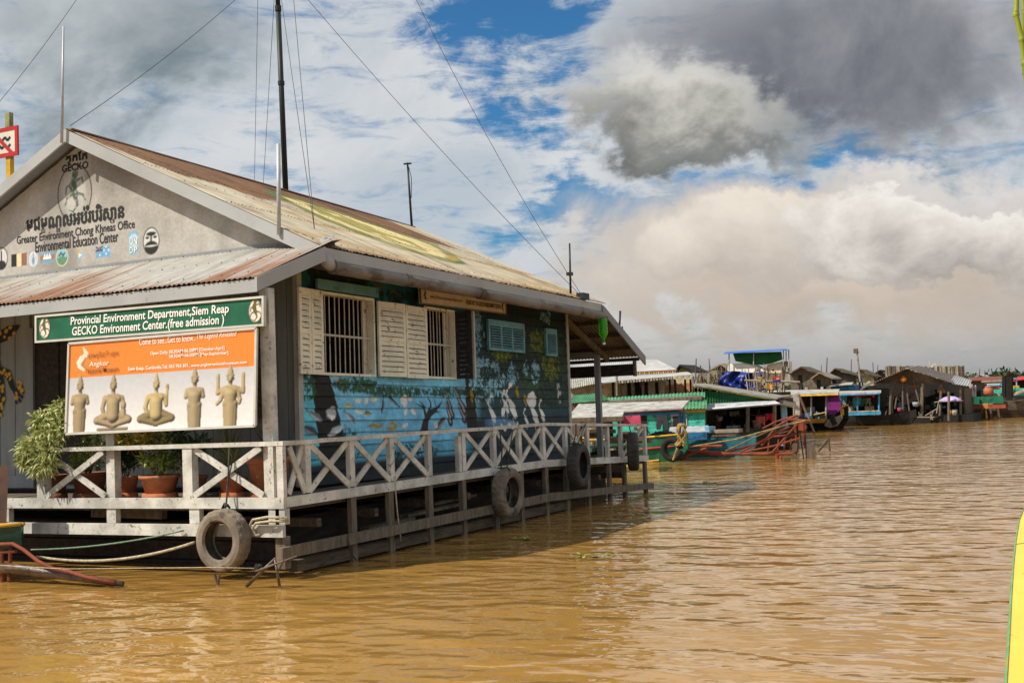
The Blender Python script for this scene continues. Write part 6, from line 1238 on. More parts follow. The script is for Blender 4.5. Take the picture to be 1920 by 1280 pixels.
pp('rudder', [(1513, 834), (1526, 833), (1530, 856), (1528, 866), (1512, 866)], 34.4, .06, 'v_plank', o); RB([(1500, 812), (1508, 868)], .03, 'rudder_post', 'black_steel'); RB([(1510, 814), (1512, 868)], .03, 'rudder_post', 'black_steel')
pp('wood_block', [(1496, 796), (1503, 790), (1512, 800), (1508, 808), (1497, 806)], 34.6, .15, 'rust_red', o)
tag(MB().tube([D(1498, 740, 44), D(1512, 775, 44), D(1527, 812, 43.5)], .045, 7).build('bamboo_pole', 'v_bamboo', None), 'leaning bamboo pole standing in the water by the red frame', 'pole')
o = T_('water_stakes', 'two crossed stakes poking out of the open water', 'stakes', 1545, 37)
MB().tube([D(1534, 846, 37), D(1554, 822, 37)], .04, 6).build('stake', 'old_wood', o); MB().tube([D(1556, 846, 37), D(1553, 820, 37)], .035, 6).build('stake', 'old_wood', o)
o = T_('dark_hull', 'low blackened wooden hull in front of the shop', 'boat', 1440, 40)
hull(o, D(1370, 870, 39.5), D(1500, 870, 41), 1.1, .55, .3, .1, 'v_blackhull')

# --- long yellow house with grey tin roof and scalloped eaves
o = T_('yellow_house', 'long pale yellow floating house with grey tin roof and scalloped white eave', 'house', 1220, 54)
bx('raft', 1085, 768, 1290, 778, 52, 3, 'v_plank', o, toz=-.1)
wl_ = bx('wall', 1128, 716, 1245, 770, 54, .1, 'v_cream', o); bx('side_wall', 1128, 716, 1131, 770, 54.1, 4, 'v_cream', o); bx('rear_wall', 1128, 712, 1300, 770, 58.2, .1, 'v_cream', o)
pp('terrace_wall', [(1245, 722), (1298, 717), (1298, 762), (1245, 766)], 57, .08, mm('v_brick', (.42, .20, .09), .9, .25, 4), o)
for px0, px1 in ((1149, 1160), (1176, 1184), (1192, 1204), (1208, 1216), (1227, 1236)): d_ = bx('door', px0, 717, px1, 768, 53.95, .08, 'dark_in', o)
for px in (1153, 1163, 1174, 1187, 1206, 1226, 1246): bx('post', px, 715, px + 2.6, 768, 53.4, .12, 'v_canvas', o)
for px in (1256, 1266, 1285, 1295): bx('post', px, 711, px + 2.5, 764, 53.6, .12, 'v_blackhull', o)
bx('red_curtain', 1200, 717, 1204, 726, 53.9, .03, 'v_pink', o)
rf = corr('porch_roof', (1155, 714), (1300, 702), (1290, 697), (1150, 705), 52.4, 55, 40, .02, 'v_greytin', o); corr('roof_sheet', (1190, 697), (1270, 693), (1232, 674), (1180, 675), 54.8, 57.2, 24, .02, 'v_greytin', o); corr('roof_sheet', (1080, 703), (1190, 697), (1180, 675), (1072, 684), 54.8, 57.2, 30, .02, 'v_greytin', o)
corr('roof_sheet', (1270, 696), (1080, 706), (1072, 684), (1232, 675), 60, 57.3, 40, .02, 'v_greytin', o); slab('porch_roof', (1095, 722), (1156, 714), (1150, 705), (1090, 712), 52.4, 55, .04, 'v_greytin', o)
for k in range(26): bx('scallop', 1160 + k * 5.4, 714.5 - k * .45, 1163.2 + k * 5.4, 718.5 - k * .45, 52.35, .03, 'v_white' if k % 2 else 'v_canvas', rf)
for k in range(17): bx('fret', 1194 + k * 4.4, 698.2 - k * .2, 1196.6 + k * 4.4, 702 - k * .2, 54.7, .03, 'v_yellow' if k % 2 else 'v_canvas', rf)
bx('loft_strip', 1190, 697, 1270, 702, 54.75, .04, 'v_maroon', o)
p = tag(MB().tube([D(1157, 742, 50), D(1156, 700, 50)], .05, 6).build('pole', 'v_canvas', None), 'pale pole standing in front of the yellow house', 'pole')
o = T_('plank_house', 'mud coloured house with a ragged pale tin roof beside the yellow house', 'house', 1100, 50)
bx('wall', 1060, 722, 1116, 768, 50, .1, 'v_canvas', o); bx('raft', 1055, 766, 1118, 776, 49.5, 2, 'v_plank', o, toz=-.1); corr('roof_sheet', (1062, 730), (1128, 716), (1124, 704), (1062, 712), 49.2, 51.5, 16, .03, 'v_white', o); corr('roof_sheet', (1128, 716), (1062, 730), (1062, 712), (1124, 704), 54, 51.6, 16, .03, 'v_greytin', o); bx('side_wall', 1114, 720, 1116, 768, 50.1, .5, 'v_plank', o)
o = T_('green_roof_boat', 'small boat cabin with a pale green tin roof', 'houseboat', 1098, 44)
corr('roof_sheet', (1065, 756), (1120, 752), (1128, 736), (1075, 741), 43.5, 45, 12, .02, 'v_green_tin', o); corr('roof_sheet', (1120, 752), (1142, 750), (1128, 736), (1128, 736), 43.5, 45, 3, .02, 'v_green_gable', o); bx('cabin', 1070, 752, 1120, 785, 44, 2, 'v_plank', o, toz=-.1)

# --- white cabin boat with green screens, blue tarpaulin
o = T_('cabin_cruiser', 'white cabin boat with green sun screens under a blue canopy', 'boat', 1420, 58)
hull(o, D(1350, 770, 59), D(1500, 770, 58), 3.0, 1.6, .4, .2, 'v_white')
MB().poly([D(x_, y_, 57.5) for x_, y_ in ((1362, 697), (1366, 682), (1395, 680), (1412, 683), (1432, 693), (1436, 699))], FW * 1.0).build('cabin', mm('v_cabin', (.80, .77, .70), .5, .08, 2), o); MB().poly([D(x_, y_, 57.6) for x_, y_ in ((1430, 699), (1440, 683), (1468, 677), (1478, 677), (1478, 699))], FW * .8).build('cabin', mm('v_ivory', (.66, .58, .44), .6, .1, 2), o); bx('slat_box', 1468, 678, 1480, 698, 57.5, .1, 'v_canvas', o)
MB().poly([D(x_, y_, 57.4) for x_, y_ in ((1374, 662), (1465, 659), (1467, 674), (1447, 681), (1430, 684), (1410, 683), (1379, 677))], FW * .03).build('screen', mm('v_screen', (.008, .10, .02), .7, .25, 2), o)
slab('canopy', (1357, 662), (1478, 655), (1474, 653), (1362, 659), 57, 60, .04, mm('v_canopyblue', (.05, .15, .50), .6, .2, 2), o)
for px, y0, y1 in ((1367, 662, 700), (1413, 660, 684), (1469, 657, 698), (1479, 655, 690)): post(px, y0, y1, 57.3, .03, 'v_greymetal', o)
post(1367, 661, 700, 59.8, .03, 'v_greymetal', o); post(1474, 655, 698, 59.8, .03, 'v_greymetal', o); bx('deckhouse', 1350, 699, 1472, 728, 58, .8, 'v_cabin', o)
def tarp(lb, x0, y0, x1, y1, d, m_, seed):
    V = []; n, r = 26, 12
    for j in range(r + 1):
        for i in range(n + 1):
            u, v = i / n, j / r; V.append(D(x0 + (x1 - x0) * u + 2 * math.sin(v * 5 + seed), y0 + (y1 - y0) * v + 1.5 * math.sin(u * 9 + seed), d) + FW * (.16 * math.sin(u * 17 + 3 * math.sin(v * 4)) + .08 * math.sin(u * 37 + v * 9)))
    F = [(j * (n + 1) + i, j * (n + 1) + i + 1, (j + 1) * (n + 1) + i + 1, (j + 1) * (n + 1) + i) for j in range(r) for i in range(n)]; k = len(V); V += [p + FW * .03 for p in V]; F += [tuple(i + k for i in f[::-1]) for f in F]
    return tag(link('tarpaulin', np.array([tuple(v) for v in V]), F, m_, None, True), lb, 'tarpaulin')
tarp('crinkled bright blue tarpaulin hung below the white cabin boat', 1350, 697, 1436, 732, 53, 'v_tarp', 2)
o = T_('bamboo_stack', 'dense thicket of upright bamboo stakes and poles before the cabin boat', 'poles', 1440, 50)
for k in range(46):
    px = random.uniform(1402, 1472); y0 = random.uniform(683, 712); MB().tube([D(px, random.uniform(728, 742), 49.5 + random.random() * 2), D(px + random.uniform(-6, 6), y0, 49.8 + random.random() * 2)], random.uniform(.014, .030), 5).build('stake', random.choice(['v_bamboo', 'v_plank', 'v_canvas']), o)
MB().tube([D(1396, 713, 49.4), D(1500, 716, 49.4)], .05, 6).build('cross_pole', 'v_canvas', o); bx('platform', 1380, 738, 1466, 744, 49, 1.6, 'v_blackhull', o); bx('float', 1385, 744, 1440, 752, 49.2, 1.0, 'v_blackhull', o, toz=-.1)
for px, py, m_ in ((1422, 706, 'straw'), (1428, 712, 'v_canvas'), (1443, 720, 'v_orange'), (1432, 718, 'straw')): bx('rag', px, py, px + 7, py + 10, 49.3, .08, m_, o)
o = T_('bamboo_stack', 'tangle of bare poles and canvas heaps beside the yellow house', 'poles', 1330, 57)
for k in range(40):
    px = random.uniform(1300, 1362); MB().tube([D(px, random.uniform(722, 740), 56 + random.random() * 3), D(px + random.uniform(-8, 8), random.uniform(684, 712), 56 + random.random() * 3)], random.uniform(.016, .032), 5).build('stake', random.choice(['v_bamboo', 'v_plank', 'v_plank']), o)
for px0, py0, px1, py1, m_ in ((1302, 700, 1325, 735, 'v_canvas'), (1322, 694, 1350, 735, 'v_canvas'), (1335, 708, 1352, 735, 'v_white'), (1300, 722, 1365, 742, 'v_plank')): MB().poly([D(px0, py1, 58), D(px0 + 3, py0 + 5, 58), D((px0 + px1) / 2, py0, 58), D(px1, py0 + 7, 58), D(px1, py1, 58)], FW * .8).build('canvas_heap', m_, o)
bx('platform', 1298, 738, 1366, 748, 56, 1.5, 'v_blackhull', o, toz=-.1)
fl = T_('flag', 'small red and blue flag with a white emblem on a stick', 'flag', 1456, 49)
bx('blue_band', 1450, 713, 1464, 717, 48.9, .02, 'v_tarp', fl); bx('red_band', 1450, 706, 1463, 713, 48.9, .02, 'v_red', fl); bx('white_emblem', 1456, 708, 1461, 711.5, 48.88, .02, 'v_white', fl); post(1449, 700, 740, 48.9, .02, 'v_bamboo', fl, 'stick')

# --- purple curtained boat, blue boat
o = T_('purple_boat', 'boat with yellow roof edge, purple side curtain and pale bow', 'boat', 1540, 62)
hull(o, D(1455, 805, 63), D(1592, 805, 61), 1.9, .75, .5, .1, 'v_blackhull', depth=.3, trim='v_yellow'); MB().poly([D(x_, y_, 60.6) for x_, y_ in ((1546, 798), (1548, 788), (1578, 777), (1580, 783), (1570, 798), (1556, 802))], FW * .12).build('bow_plank', 'v_canvas', o)
slab('roof', (1430, 741), (1572, 735), (1574, 729), (1440, 732), 60.4, 63.2, .05, 'v_white', o); slab('roof_edge', (1430, 744), (1572, 739), (1572, 736), (1430, 741), 60.38, 60.42, .04, 'v_yellow', o)
MB().poly([D(x_, y_, 60.6) for x_, y_ in ((1551, 738), (1573, 735), (1577, 766), (1572, 772), (1558, 780), (1552, 776))], FW * .05).build('curtain', 'v_purple', o)
for px, m_ in ((1549, 'v_white'), (1521, 'v_white'), (1480, 'v_plank'), (1502, 'v_maroon')): post(px, 740, 788, 60.8, .05, m_, o)
bx('cabin_back', 1440, 742, 1550, 790, 62.8, .06, 'dark_in', o); bx('maroon_wall', 1482, 742, 1512, 778, 61.5, .08, mm('v_dkmaroon', (.07, .012, .012), .8, .2, 3), o); pp('red_panel', [(1462, 748), (1478, 741), (1478, 752), (1462, 752)], 60.7, .05, 'v_pink', o)
bx('blue_bench', 1502, 774, 1530, 783, 60.9, .4, 'v_blue', o); MB().tube([D(1558, 776, 60.2), D(1562, 788, 60.2), D(1566, 796, 60.2)], .14, 8).build('fender', 'v_blackhull', o); bx('yellow_stern', 1490, 786, 1550, 794, 60.6, .3, mm('v_ochre', (.40, .20, .02), .6, .2, 3), o); bx('sack', 1513, 763, 1525, 774, 61, .4, 'v_canvas', o); bx('yellow_cloth', 1576, 766, 1582, 778, 60.8, .1, 'v_yellow', o)
pp('side_hull', [(1352, 748), (1440, 738), (1440, 746)], 60, .05, 'v_green_tin', o) if False else None
o = T_('blue_boat', 'blue trimmed boat with a sagging red awning and coloured cloths', 'boat', 1610, 66)
hull(o, D(1570, 805, 67), D(1720, 805, 66), 1.6, .55, .3, .1, 'v_blackhull'); slab('roof', (1572, 738), (1652, 735), (1652, 731), (1572, 733), 64.8, 67.2, .04, 'v_white', o); slab('roof_edge', (1572, 740), (1650, 737), (1650, 735), (1572, 738), 64.78, 64.82, .05, 'v_ltblue', o)
MB().poly([D(x_, y_, 65) for x_, y_ in ((1572, 737), (1642, 735), (1642, 739), (1638, 746), (1634, 741), (1606, 744), (1585, 740), (1572, 741))], FW * .04).build('awning', 'v_red', o)
for px in (1575, 1608, 1648): post(px, 737, 778, 65.2, .05, 'v_ltblue', o)
bx('gunwale_board', 1586, 773, 1652, 779, 65, .08, 'v_ltblue', o); bx('gunwale_cap', 1586, 771, 1650, 773, 64.98, .1, 'v_white', o); bx('cabin_back', 1574, 740, 1652, 775, 66.8, .05, 'dark_in', o)
cloth('sky blue cloth hanging in the blue trimmed boat', 1578, 741, 1588, 754, 65.6, 'v_ltblue', 5); cloth('blue and green cloth stretched in the blue trimmed boat', 1599, 745, 1614, 761, 65.6, mm('v_teal', (.04, .30, .42), .9, .3, 3), 6); cloth('green cloth hanging in the blue trimmed boat', 1614, 746, 1624, 760, 65.6, 'v_green', 7); cloth('brown cloth hanging in the blue trimmed boat', 1624, 746, 1632, 758, 65.6, 'v_canvas', 8)
for k in range(10): bx('clutter', random.uniform(1582, 1640), 762, random.uniform(1588, 1645) + 4, 771, 66, .2, random.choice(['v_white', 'v_canvas', 'v_sky']), o) if k % 3 == 0 else None

# --- big open shack
o = T_('open_shack', 'large open fronted shack with rusty brown tin roof on bare posts', 'shack', 1730, 68)
bx('raft', 1636, 783, 1825, 790, 66.5, 6, 'v_blackhull', o, toz=-.1); bx('rear_wall', 1645, 715, 1820, 785, 72.5, .08, 'dark_in', o); bx('side_wall', 1645, 728, 1648, 785, 68, 4.5, 'v_plank', o); bx('side_wall', 1808, 728, 1811, 785, 68, 4.5, 'v_plank', o)
MB().poly([D(x_, y_, 67) for x_, y_ in ((1637, 717), (1700, 692), (1782, 717), (1772, 719), (1648, 719))], FW * .06).build('gable', mm('v_gab', (.16, .12, .09), .8, .4, 1.2, dirt=(.20, .08, .04), damt=.5, dscale=1.5), o)
corr('roof_sheet', (1700, 690), (1786, 718), (1800, 706), (1722, 686), 66.2, 71.5, 20, .03, 'v_oldtin', o); corr('roof_sheet', (1630, 721), (1700, 690), (1722, 686), (1655, 712), 66.2, 71.5, 16, .03, 'v_oldtin', o); slab('ridge', (1696, 690), (1704, 690), (1724, 686), (1716, 686), 66.1, 71.6, .05, 'v_oldtin', o)
corr('lean_sheet', (1778, 718), (1818, 724), (1822, 712), (1790, 703), 66.5, 70, 8, .03, 'v_greytin', o); corr('lean_sheet', (1612, 732), (1636, 719), (1640, 712), (1618, 724), 66.5, 70, 8, .03, 'v_oldtin', o)
for px, y0, px2, r in ((1669, 718, 1671, .08), (1728, 718, 1730, .10), (1762, 720, 1765, .07), (1801, 722, 1801, .08), (1694, 712, 1692, .06), (1640, 722, 1640, .06)): MB().tube([D(px, 786, 66.8), D(px2, y0, 66.8)], r, 7).build('post', 'post_wood', o)
for p, q in (((1683, 715), (1671, 760)), ((1712, 712), (1728, 770)), ((1686, 715), (1678, 766)), ((1698, 712), (1706, 778))): MB().tube([D(*p, 66.9), D(*q, 66.9)], .05, 6).build('strut', 'post_wood', o)
MB().poly([D(x_, y_, 66.9) for x_, y_ in ((1757, 733), (1763, 722), (1772, 732), (1771, 736), (1758, 736))], FW * .3).build('hanging_basket', mm('v_basket', (.30, .14, .04), .9, .3, 6), o)
def ball(lb, px, py, r, d, m_, nm='float_ball', cat='float', grp=None):
    return tag(MB().lathe([(0.001, -r)] + [(r * math.cos(a), r * math.sin(a)) for a in np.linspace(-1.3, 1.3, 9)] + [(r * .3, r * 1.05), (.001, r * 1.15)], D(px, py, d), 14).build(nm, m_, None, True), lb, cat, grp)
ball('large orange ball hanging under the shack gable', 1694, 711, .17, 66.6, 'v_orange')
for lb, px, py, m_ in (('left of the two red floats in the shack doorway row', 1711, 723, 'v_orange'), ('right of the two red floats in the shack doorway row', 1718, 723, 'v_orange'), ('small white float hung at the shack front', 1705, 723, 'v_white'), ('red float on a short cord inside the shack', 1709, 740, 'v_red'), ('white and red float beside the thick shack post', 1720, 741, 'v_white')): ball(lb, px, py, .10, 67.4, m_)
tag(MB().lathe([(0.001, .30), (.25, .27), (.55, .12), (.70, 0), (.66, -.02), (.5, .10), (.2, .22), (.001, .25)], D(1782, 752, 66.8), 14).build('umbrella', 'v_lilac', None, True), 'faded lilac umbrella open in the shack', 'umbrella'); 
tag(MB().tube([D(1779, 789, 66), D(1779, 734, 66)], .07, 7).build('mooring_post', 'post_wood', None), 'lone mooring post standing in the water before the shack', 'post')
for lb, nm, px, py, r, h, m_, cat in (('white bucket on the shack raft edge', 'bucket', 1790, 778, .16, .32, 'v_white', 'bucket'), ('orange plastic can on the shack raft edge', 'can', 1781, 779, .10, .34, 'v_orange', 'can'), ('round pale pot inside the shack', 'pot', 1717, 762, .18, .26, 'v_greymetal', 'pot'), ('pink pail on the hull by the shack', 'pail', 1687, 772, .13, .24, 'v_pink', 'pail')): tag(MB().lathe([(0, 0), (r * .8, 0), (r, h), (r * .9, h), (r * .7, .03), (0, .03)], D(px, py, 66.6), 14).build(nm, m_, None, True), lb, cat)
o = T_('net_frame', 'rickety wooden net frame at the edge of the shack raft', 'frame', 1750, 66)
for p, q in (((1752, 754), (1767, 752)), ((1760, 753), (1756, 775)), ((1735, 779), (1757, 766)), ((1720, 782), (1752, 782)), ((1750, 770), (1745, 786)), ((1744, 776), (1749, 787))): MB().tube([D(*p, 66), D(*q, 66)], .035, 6).build('stick', random.choice(['v_canvas', 'v_bamboo']), o)
o = T_('shack_clutter', 'dark jumble of nets and gear stacked inside the open shack', 'clutter', 1730, 69)
for k in range(34): px = random.uniform(1655, 1800); py = random.uniform(750, 782); bx('gear', px, py, px + random.uniform(3, 9), py + random.uniform(3, 10), 68.5 + random.random() * 2, .3, random.choice(['v_plank', 'v_blackhull', 'v_canvas', 'v_sky', 'v_wallmud', 'v_green']), o)
# vertical plank screen behind, windmill
o = T_('plank_screen', 'tall screen of upright weathered tin strips behind the shack roof', 'screen', 1735, 76)
for k in range(38):
    px = 1661 + k * 3.92; bx('strip', px, 686 + random.uniform(-.8, .8) + (.2 if k < 15 else 0), px + 3.7, 716, 75.5 + .05 * (k % 2), .06, random.choice(['v_canvas', 'v_canvas', 'v_plank', 'v_wallmud', mm('v_strip', (.40, .32, .22), .8, .3, 3)]), o)
bx('frame', 1660, 716, 1812, 780, 75.8, 3, 'v_blackhull', o, toz=-.1)
o = T_('wind_vane', 'small white wind turbine above the shack ridge', 'wind turbine', 1745, 70)
post(1745, 688, 712, 70, .05, 'v_greymetal', o); MB().tube([D(1744, 688, 70), D(1750, 688, 70)], .10, 8).build('hub', 'v_greymetal', o)
pp('blade', [(1741, 688), (1741, 675), (1742.5, 672), (1744, 688)], 69.9, .03, 'v_white', o); pp('blade', [(1741, 683), (1738.5, 678), (1739, 689), (1742, 690)], 69.9, .03, 'v_white', o); pp('tail', [(1748, 681), (1757, 680), (1757, 684), (1748, 686)], 70, .03, 'v_white', o)

# --- right hand boats
o = T_('wooden_barge', 'brown plank barge with green bulwark moored at the far right', 'boat', 1870, 72)
hull(o, D(1815, 790, 72.5), D(1985, 790, 73), 2.6, 1.0, .8, .1, mm('v_brownhull', (.12, .095, .07), .8, .35, 2, (1, 1, 3), dirt=(.22, .16, .11), damt=.4, dscale=2), depth=.3)
bx('bulwark', 1819, 744, 1882, 758, 70.8, .08, 'v_green', o); bx('stern_beam', 1818, 760, 1886, 767, 70.6, .3, mm('v_brick2', (.30, .07, .035), .8, .25, 3), o)
for px in (1824, 1840, 1858, 1874): post(px, 766, 784, 70.6, .07, 'v_plank', o, 'stern_post', px + random.uniform(-3, 3))
for px in (1823, 1829): post(px, 722, 748, 71, .05, 'v_silver', o)
bx('cabin', 1828, 720, 1848, 746, 71.2, 1.5, 'dark_in', o); p = D(1854, 742, 71); tag(MB().lathe([(0, 0), (.22, .02), (.30, .2), (.28, .42), (.16, .55), (.18, .6), (0, .6)], p, 16).build('clay_jar', 'terracotta', None, True), 'big round clay jar standing on the plank barge', 'jar')
for px in (1883, 1890, 1895): post(px, 706, 745, 70.9, .14, 'v_blackhull', o, 'bollard_post')
bx('bow_wall', 1898, 728, 1925, 742, 71.5, 1.2, 'v_turq', o); slab('bow_plank', (1892, 742), (1930, 728), (1930, 725), (1892, 739), 70.9, 71.0, .1, 'v_canvas', o); bx('yellow_cover', 1896, 723, 1911, 728, 71.8, .5, 'v_yellow', o); bx('sheet_bundle', 1859, 737, 1876, 744, 71.2, .4, 'v_white', o); bx('turq_box', 1862, 730, 1882, 742, 71.6, .5, 'v_turq', o)
o = T_('motor_bracket', 'orange outboard motor bracket hung on the barge stern', 'motor', 1848, 70.5)
bx('motor_head', 1843, 756, 1853, 766, 70.2, .3, mm('v_motor', (.45, .22, .06), .7, .3, 5), o); MB().tube([D(1848, 766, 70.3), D(1850, 784, 70.3)], .06, 6).build('shaft', 'v_motor', o); MB().tube([D(1836, 758, 70.3), D(1862, 757, 70.3)], .04, 6).build('handle', 'v_canvas', o)
o = T_('awning_boat', 'far boat with blue roof edge and red scalloped awning beyond the barge', 'boat', 1860, 80)
hull(o, D(1838, 780, 80.5), D(1990, 780, 80), 1.8, .7, .3, .1, 'v_blackhull'); slab('roof', (1845, 722), (1880, 721), (1880, 718), (1845, 719), 79, 81, .04, 'v_white', o); bx('roof_edge', 1845, 721, 1880, 724, 78.95, .05, 'v_sky', o); pp('awning', [(1846, 724), (1881, 724), (1880, 727), (1874, 726), (1868, 728), (1862, 726), (1858, 730), (1852, 726)], 79, .04, 'v_red', o); pp('peak', [(1873, 722), (1879, 715), (1881, 723)], 78.9, .1, 'v_ltblue', o)
o = T_('awning_boat', 'far boat with sky blue posts and a drooping red awning', 'boat', 1900, 84)
hull(o, D(1880, 775, 84), D(1960, 775, 84), 1.8, .6, .3, .1, 'v_blackhull'); bx('roof_edge', 1892, 709, 1906, 712, 82.9, 1.2, 'v_sky', o); pp('awning', [(1885, 710), (1892, 708), (1906, 711), (1906, 717), (1900, 714), (1892, 716)], 82.9, .05, 'v_red', o); bx('post', 1905, 711, 1907.5, 724, 82.9, .1, 'v_sky', o); bx('post', 1885, 710, 1888, 716, 82.9, .1, 'v_sky', o); slab('red_roof', (1907, 712), (1960, 706), (1960, 702), (1907, 706), 82, 85, .05, 'v_red', o); bx('cabin', 1900, 712, 1950, 742, 83.5, 2, 'dark_in', o, toz=-.1)
o = T_('red_roof_house', 'long low house with dull red roof behind the barges', 'house', 1860, 96)
slab('roof', (1810, 713), (1880, 711), (1880, 705), (1812, 707), 94, 97, .06, mm('v_dullred', (.16, .045, .035), .8, .25, 2), o); bx('wall', 1814, 712, 1880, 740, 95, 3, 'v_plank', o, toz=-.1); bx('board', 1840, 713, 1880, 717, 93.9, .05, 'v_canvas', o)

def clutter(o, n, x0, x1, y0, y1, d, seed, mats=('v_plank', 'v_canvas', 'v_blackhull', 'v_sky', 'v_white', 'v_green', 'v_maroon', 'v_wallmud'), big=9):
    rg = random.Random(seed); VREF[0] = (x0 + x1) / 2
    for k in range(n):
        px = rg.uniform(x0, x1); py = rg.uniform(y0, y1); w = rg.uniform(2.5, big); h_ = rg.uniform(2.5, big); m_ = rg.choice(mats)
        if k % 3 == 0: MB().tube([D(px, py + h_, d), D(px + rg.uniform(-7, 7), py - rg.uniform(4, 12), d + .2)], rg.uniform(.015, .03), 5).build('stick', 'v_bamboo', o)
        elif k % 3 == 1: p = D(px, py + h_, d); r = w / 2 * d / FPX; hh = h_ * d / FPX; MB().lathe([(0, 0), (r * .8, 0), (r, hh * .8), (r * .7, hh), (0, hh)], p, 9).build('jar', m_, o)
        else: bx('bundle', px, py, px + w, py + h_, d, .2, m_, o)
SO = {o_.name: o_ for o_ in bpy.data.objects}
clutter(SO['turquoise_houseboat'], 9, 1212, 1320, 806, 814, 40.6, 1); clutter(SO['shop_house'], 26, 1324, 1470, 790, 806, 42.2, 2); clutter(SO['shop_house'], 12, 1330, 1460, 768, 780, 43.2, 3, big=6)
clutter(SO['green_boat'], 10, 1205, 1270, 812, 824, 36.0, 4); clutter(SO['dark_hull'], 8, 1385, 1470, 826, 838, 40.2, 5); clutter(SO['purple_boat'], 14, 1485, 1548, 764, 786, 61.2, 6, big=7); clutter(SO['blue_boat'], 22, 1578, 1648, 752, 772, 66.2, 7, big=6); clutter(SO['open_shack'], 40, 1650, 1805, 735, 782, 69.5, 8, big=7); clutter(SO['open_shack'], 16, 1650, 1812, 776, 786, 66.9, 9, big=6)
clutter(SO['wooden_barge'], 22, 1822, 1915, 732, 748, 71.6, 10, big=7); clutter(SO['yellow_house'], 18, 1150, 1290, 750, 766, 53.2, 11, big=7); clutter(SO['cabin_cruiser'], 16, 1360, 1476, 690, 700, 57.2, 12, big=6); clutter(SO['red_roof_house'], 14, 1815, 1915, 718, 734, 90, 13, big=7); clutter(SO['canopy_boat'], 14, 1075, 1190, 826, 842, 30.6, 14)
# --- huts further back
def hut(lb, pk, x0, x1, yr, ye, yb, d, roofm, wallm, gap=False, trim=None):
    """gable towards us: ridge pixel pk at height yr, eaves x0..x1 at ye, floor yb"""
    o = T_('hut', lb, 'hut', pk, d, None); n = 4.0 if pk > 1750 else 2.0
    bx('raft', x0 + 2, yb, x1 - 2, yb + 6, d - .3, n + .5, 'v_blackhull', o, toz=-.1); bx('rear_wall', x0 + 4, ye, x1 - 4, yb, d + n, .06, wallm, o)
    MB().poly([D(x0 + 4, yb, d), D(x1 - 4, yb, d), D(x1 - 4, ye, d), D(pk, yr + 1.5, d), D(x0 + 4, ye, d)], FW * .06).build('wall', wallm, o)
    bx('door', pk - 4, ye + 3, pk + 3, yb, d - .04, .05, 'dark_in', o)
    for a, b_ in ((x0, pk), (pk, x1)):
        ya, yb2 = (ye + 2, yr) if a == x0 else (yr, ye + 2); q = [D(a, ya, d - .5), D(b_, yb2, d - .5)]; MB().poly([q[0], q[1], q[1] + FW * (n + .8), q[0] + FW * (n + .8)], (0, 0, .09)).build('roof_slope', roofm, o)
    if trim: bx('gable_trim', x0 + 5, ye - 1, pk, ye + 5, d - .05, .04, trim, o)
    for k in range(3): px = random.uniform(x0 + 3, x1 - 6); bx('gear', px, yb - 7, px + 5, yb, d - .5, .3, random.choice(['v_canvas', 'v_white', 'v_sky', 'v_green']), o)
    return o
hut('thatched hut with open grey gable behind the purple boat', 1502, 1479, 1535, 689, 700, 733, 80, 'v_thatch', 'v_wallmud'); hut('low dark brown hut with a lopsided roof', 1565, 1551, 1610, 692, 704, 728, 84, 'v_thatch', 'v_wallmud'); hut('hut with a blue and cream gable', 1613, 1598, 1642, 694, 705, 724, 88, 'v_thatch', 'v_cream', trim='v_blue'); hut('small hut with black roof and yellowish wall behind the yellow house', 1274, 1264, 1302, 686, 697, 724, 66, 'v_blackhull', mm('v_olive', (.25, .24, .08), .9, .3, 3)); hut('canvas roofed hut behind the bare poles', 1352, 1322, 1372, 684, 697, 728, 68, 'v_canvas', 'v_wallmud'); hut('dark hut half hidden left of the plank screen', 1650, 1632, 1672, 695, 704, 726, 92, 'v_blackhull', 'v_plank'); hut('black roofed hut low against the far trees', 1898, 1878, 1918, 700, 706, 726, 105, 'v_blackhull', 'v_plank'); hut('grey hut peeping over the red roofs', 1838, 1822, 1856, 703, 708, 726, 110, 'v_greytin', 'v_plank'); hut('small brown hut right of the white cabin boat', 1536, 1520, 1562, 700, 709, 732, 76, 'v_oldtin', 'v_wallmud')
o = T_('canopy_boat', 'distant boat with a curved white roof above the blue boat', 'boat', 1590, 76)
hull(o, D(1552, 775, 76), D(1640, 775, 76), 1.6, .6, .2, .1, 'v_blackhull'); slab('roof', (1556, 723), (1598, 719), (1600, 716), (1560, 720), 75, 77, .05, 'v_white', o); bx('cabin', 1558, 723, 1604, 736, 75.5, 1.4, 'v_blue', o)
for lb, px, y0, y1, d, r in (('thin bare pole above the brown huts', 1549, 670, 715, 80, .045), ('leaning bare pole near the thatched hut', 1540, 684, 715, 82, .03), ('tall thin pole beyond the dark hut', 1596, 673, 712, 86, .04), ('bare pole behind the blue gabled hut', 1638, 679, 712, 90, .04), ('short bare pole beside the plank screen', 1645, 684, 712, 90, .04), ('thin distant pole left of the far trees', 1836, 691, 716, 100, .05), ('thin distant pole over the red roofs', 1847, 694, 716, 100, .05), ('thin distant pole by the far trees', 1882, 695, 716, 105, .05), ('forked bare pole by the canvas roofed hut', 1304, 672, 715, 60, .04), ('thin stick over the canvas roofed hut', 1331, 672, 700, 62, .03)):
    VREF[0] = px; tag(MB().tube([D(px, y1, d), D(px + random.uniform(-2, 2), y0, d)], [r, r * .7], 6).build('pole', 'v_plank', None), lb, 'pole')
o = T_('lamp_pole', 'tall slanting pole with a bulky lamp head over the huts', 'lamp pole', 1609, 72)
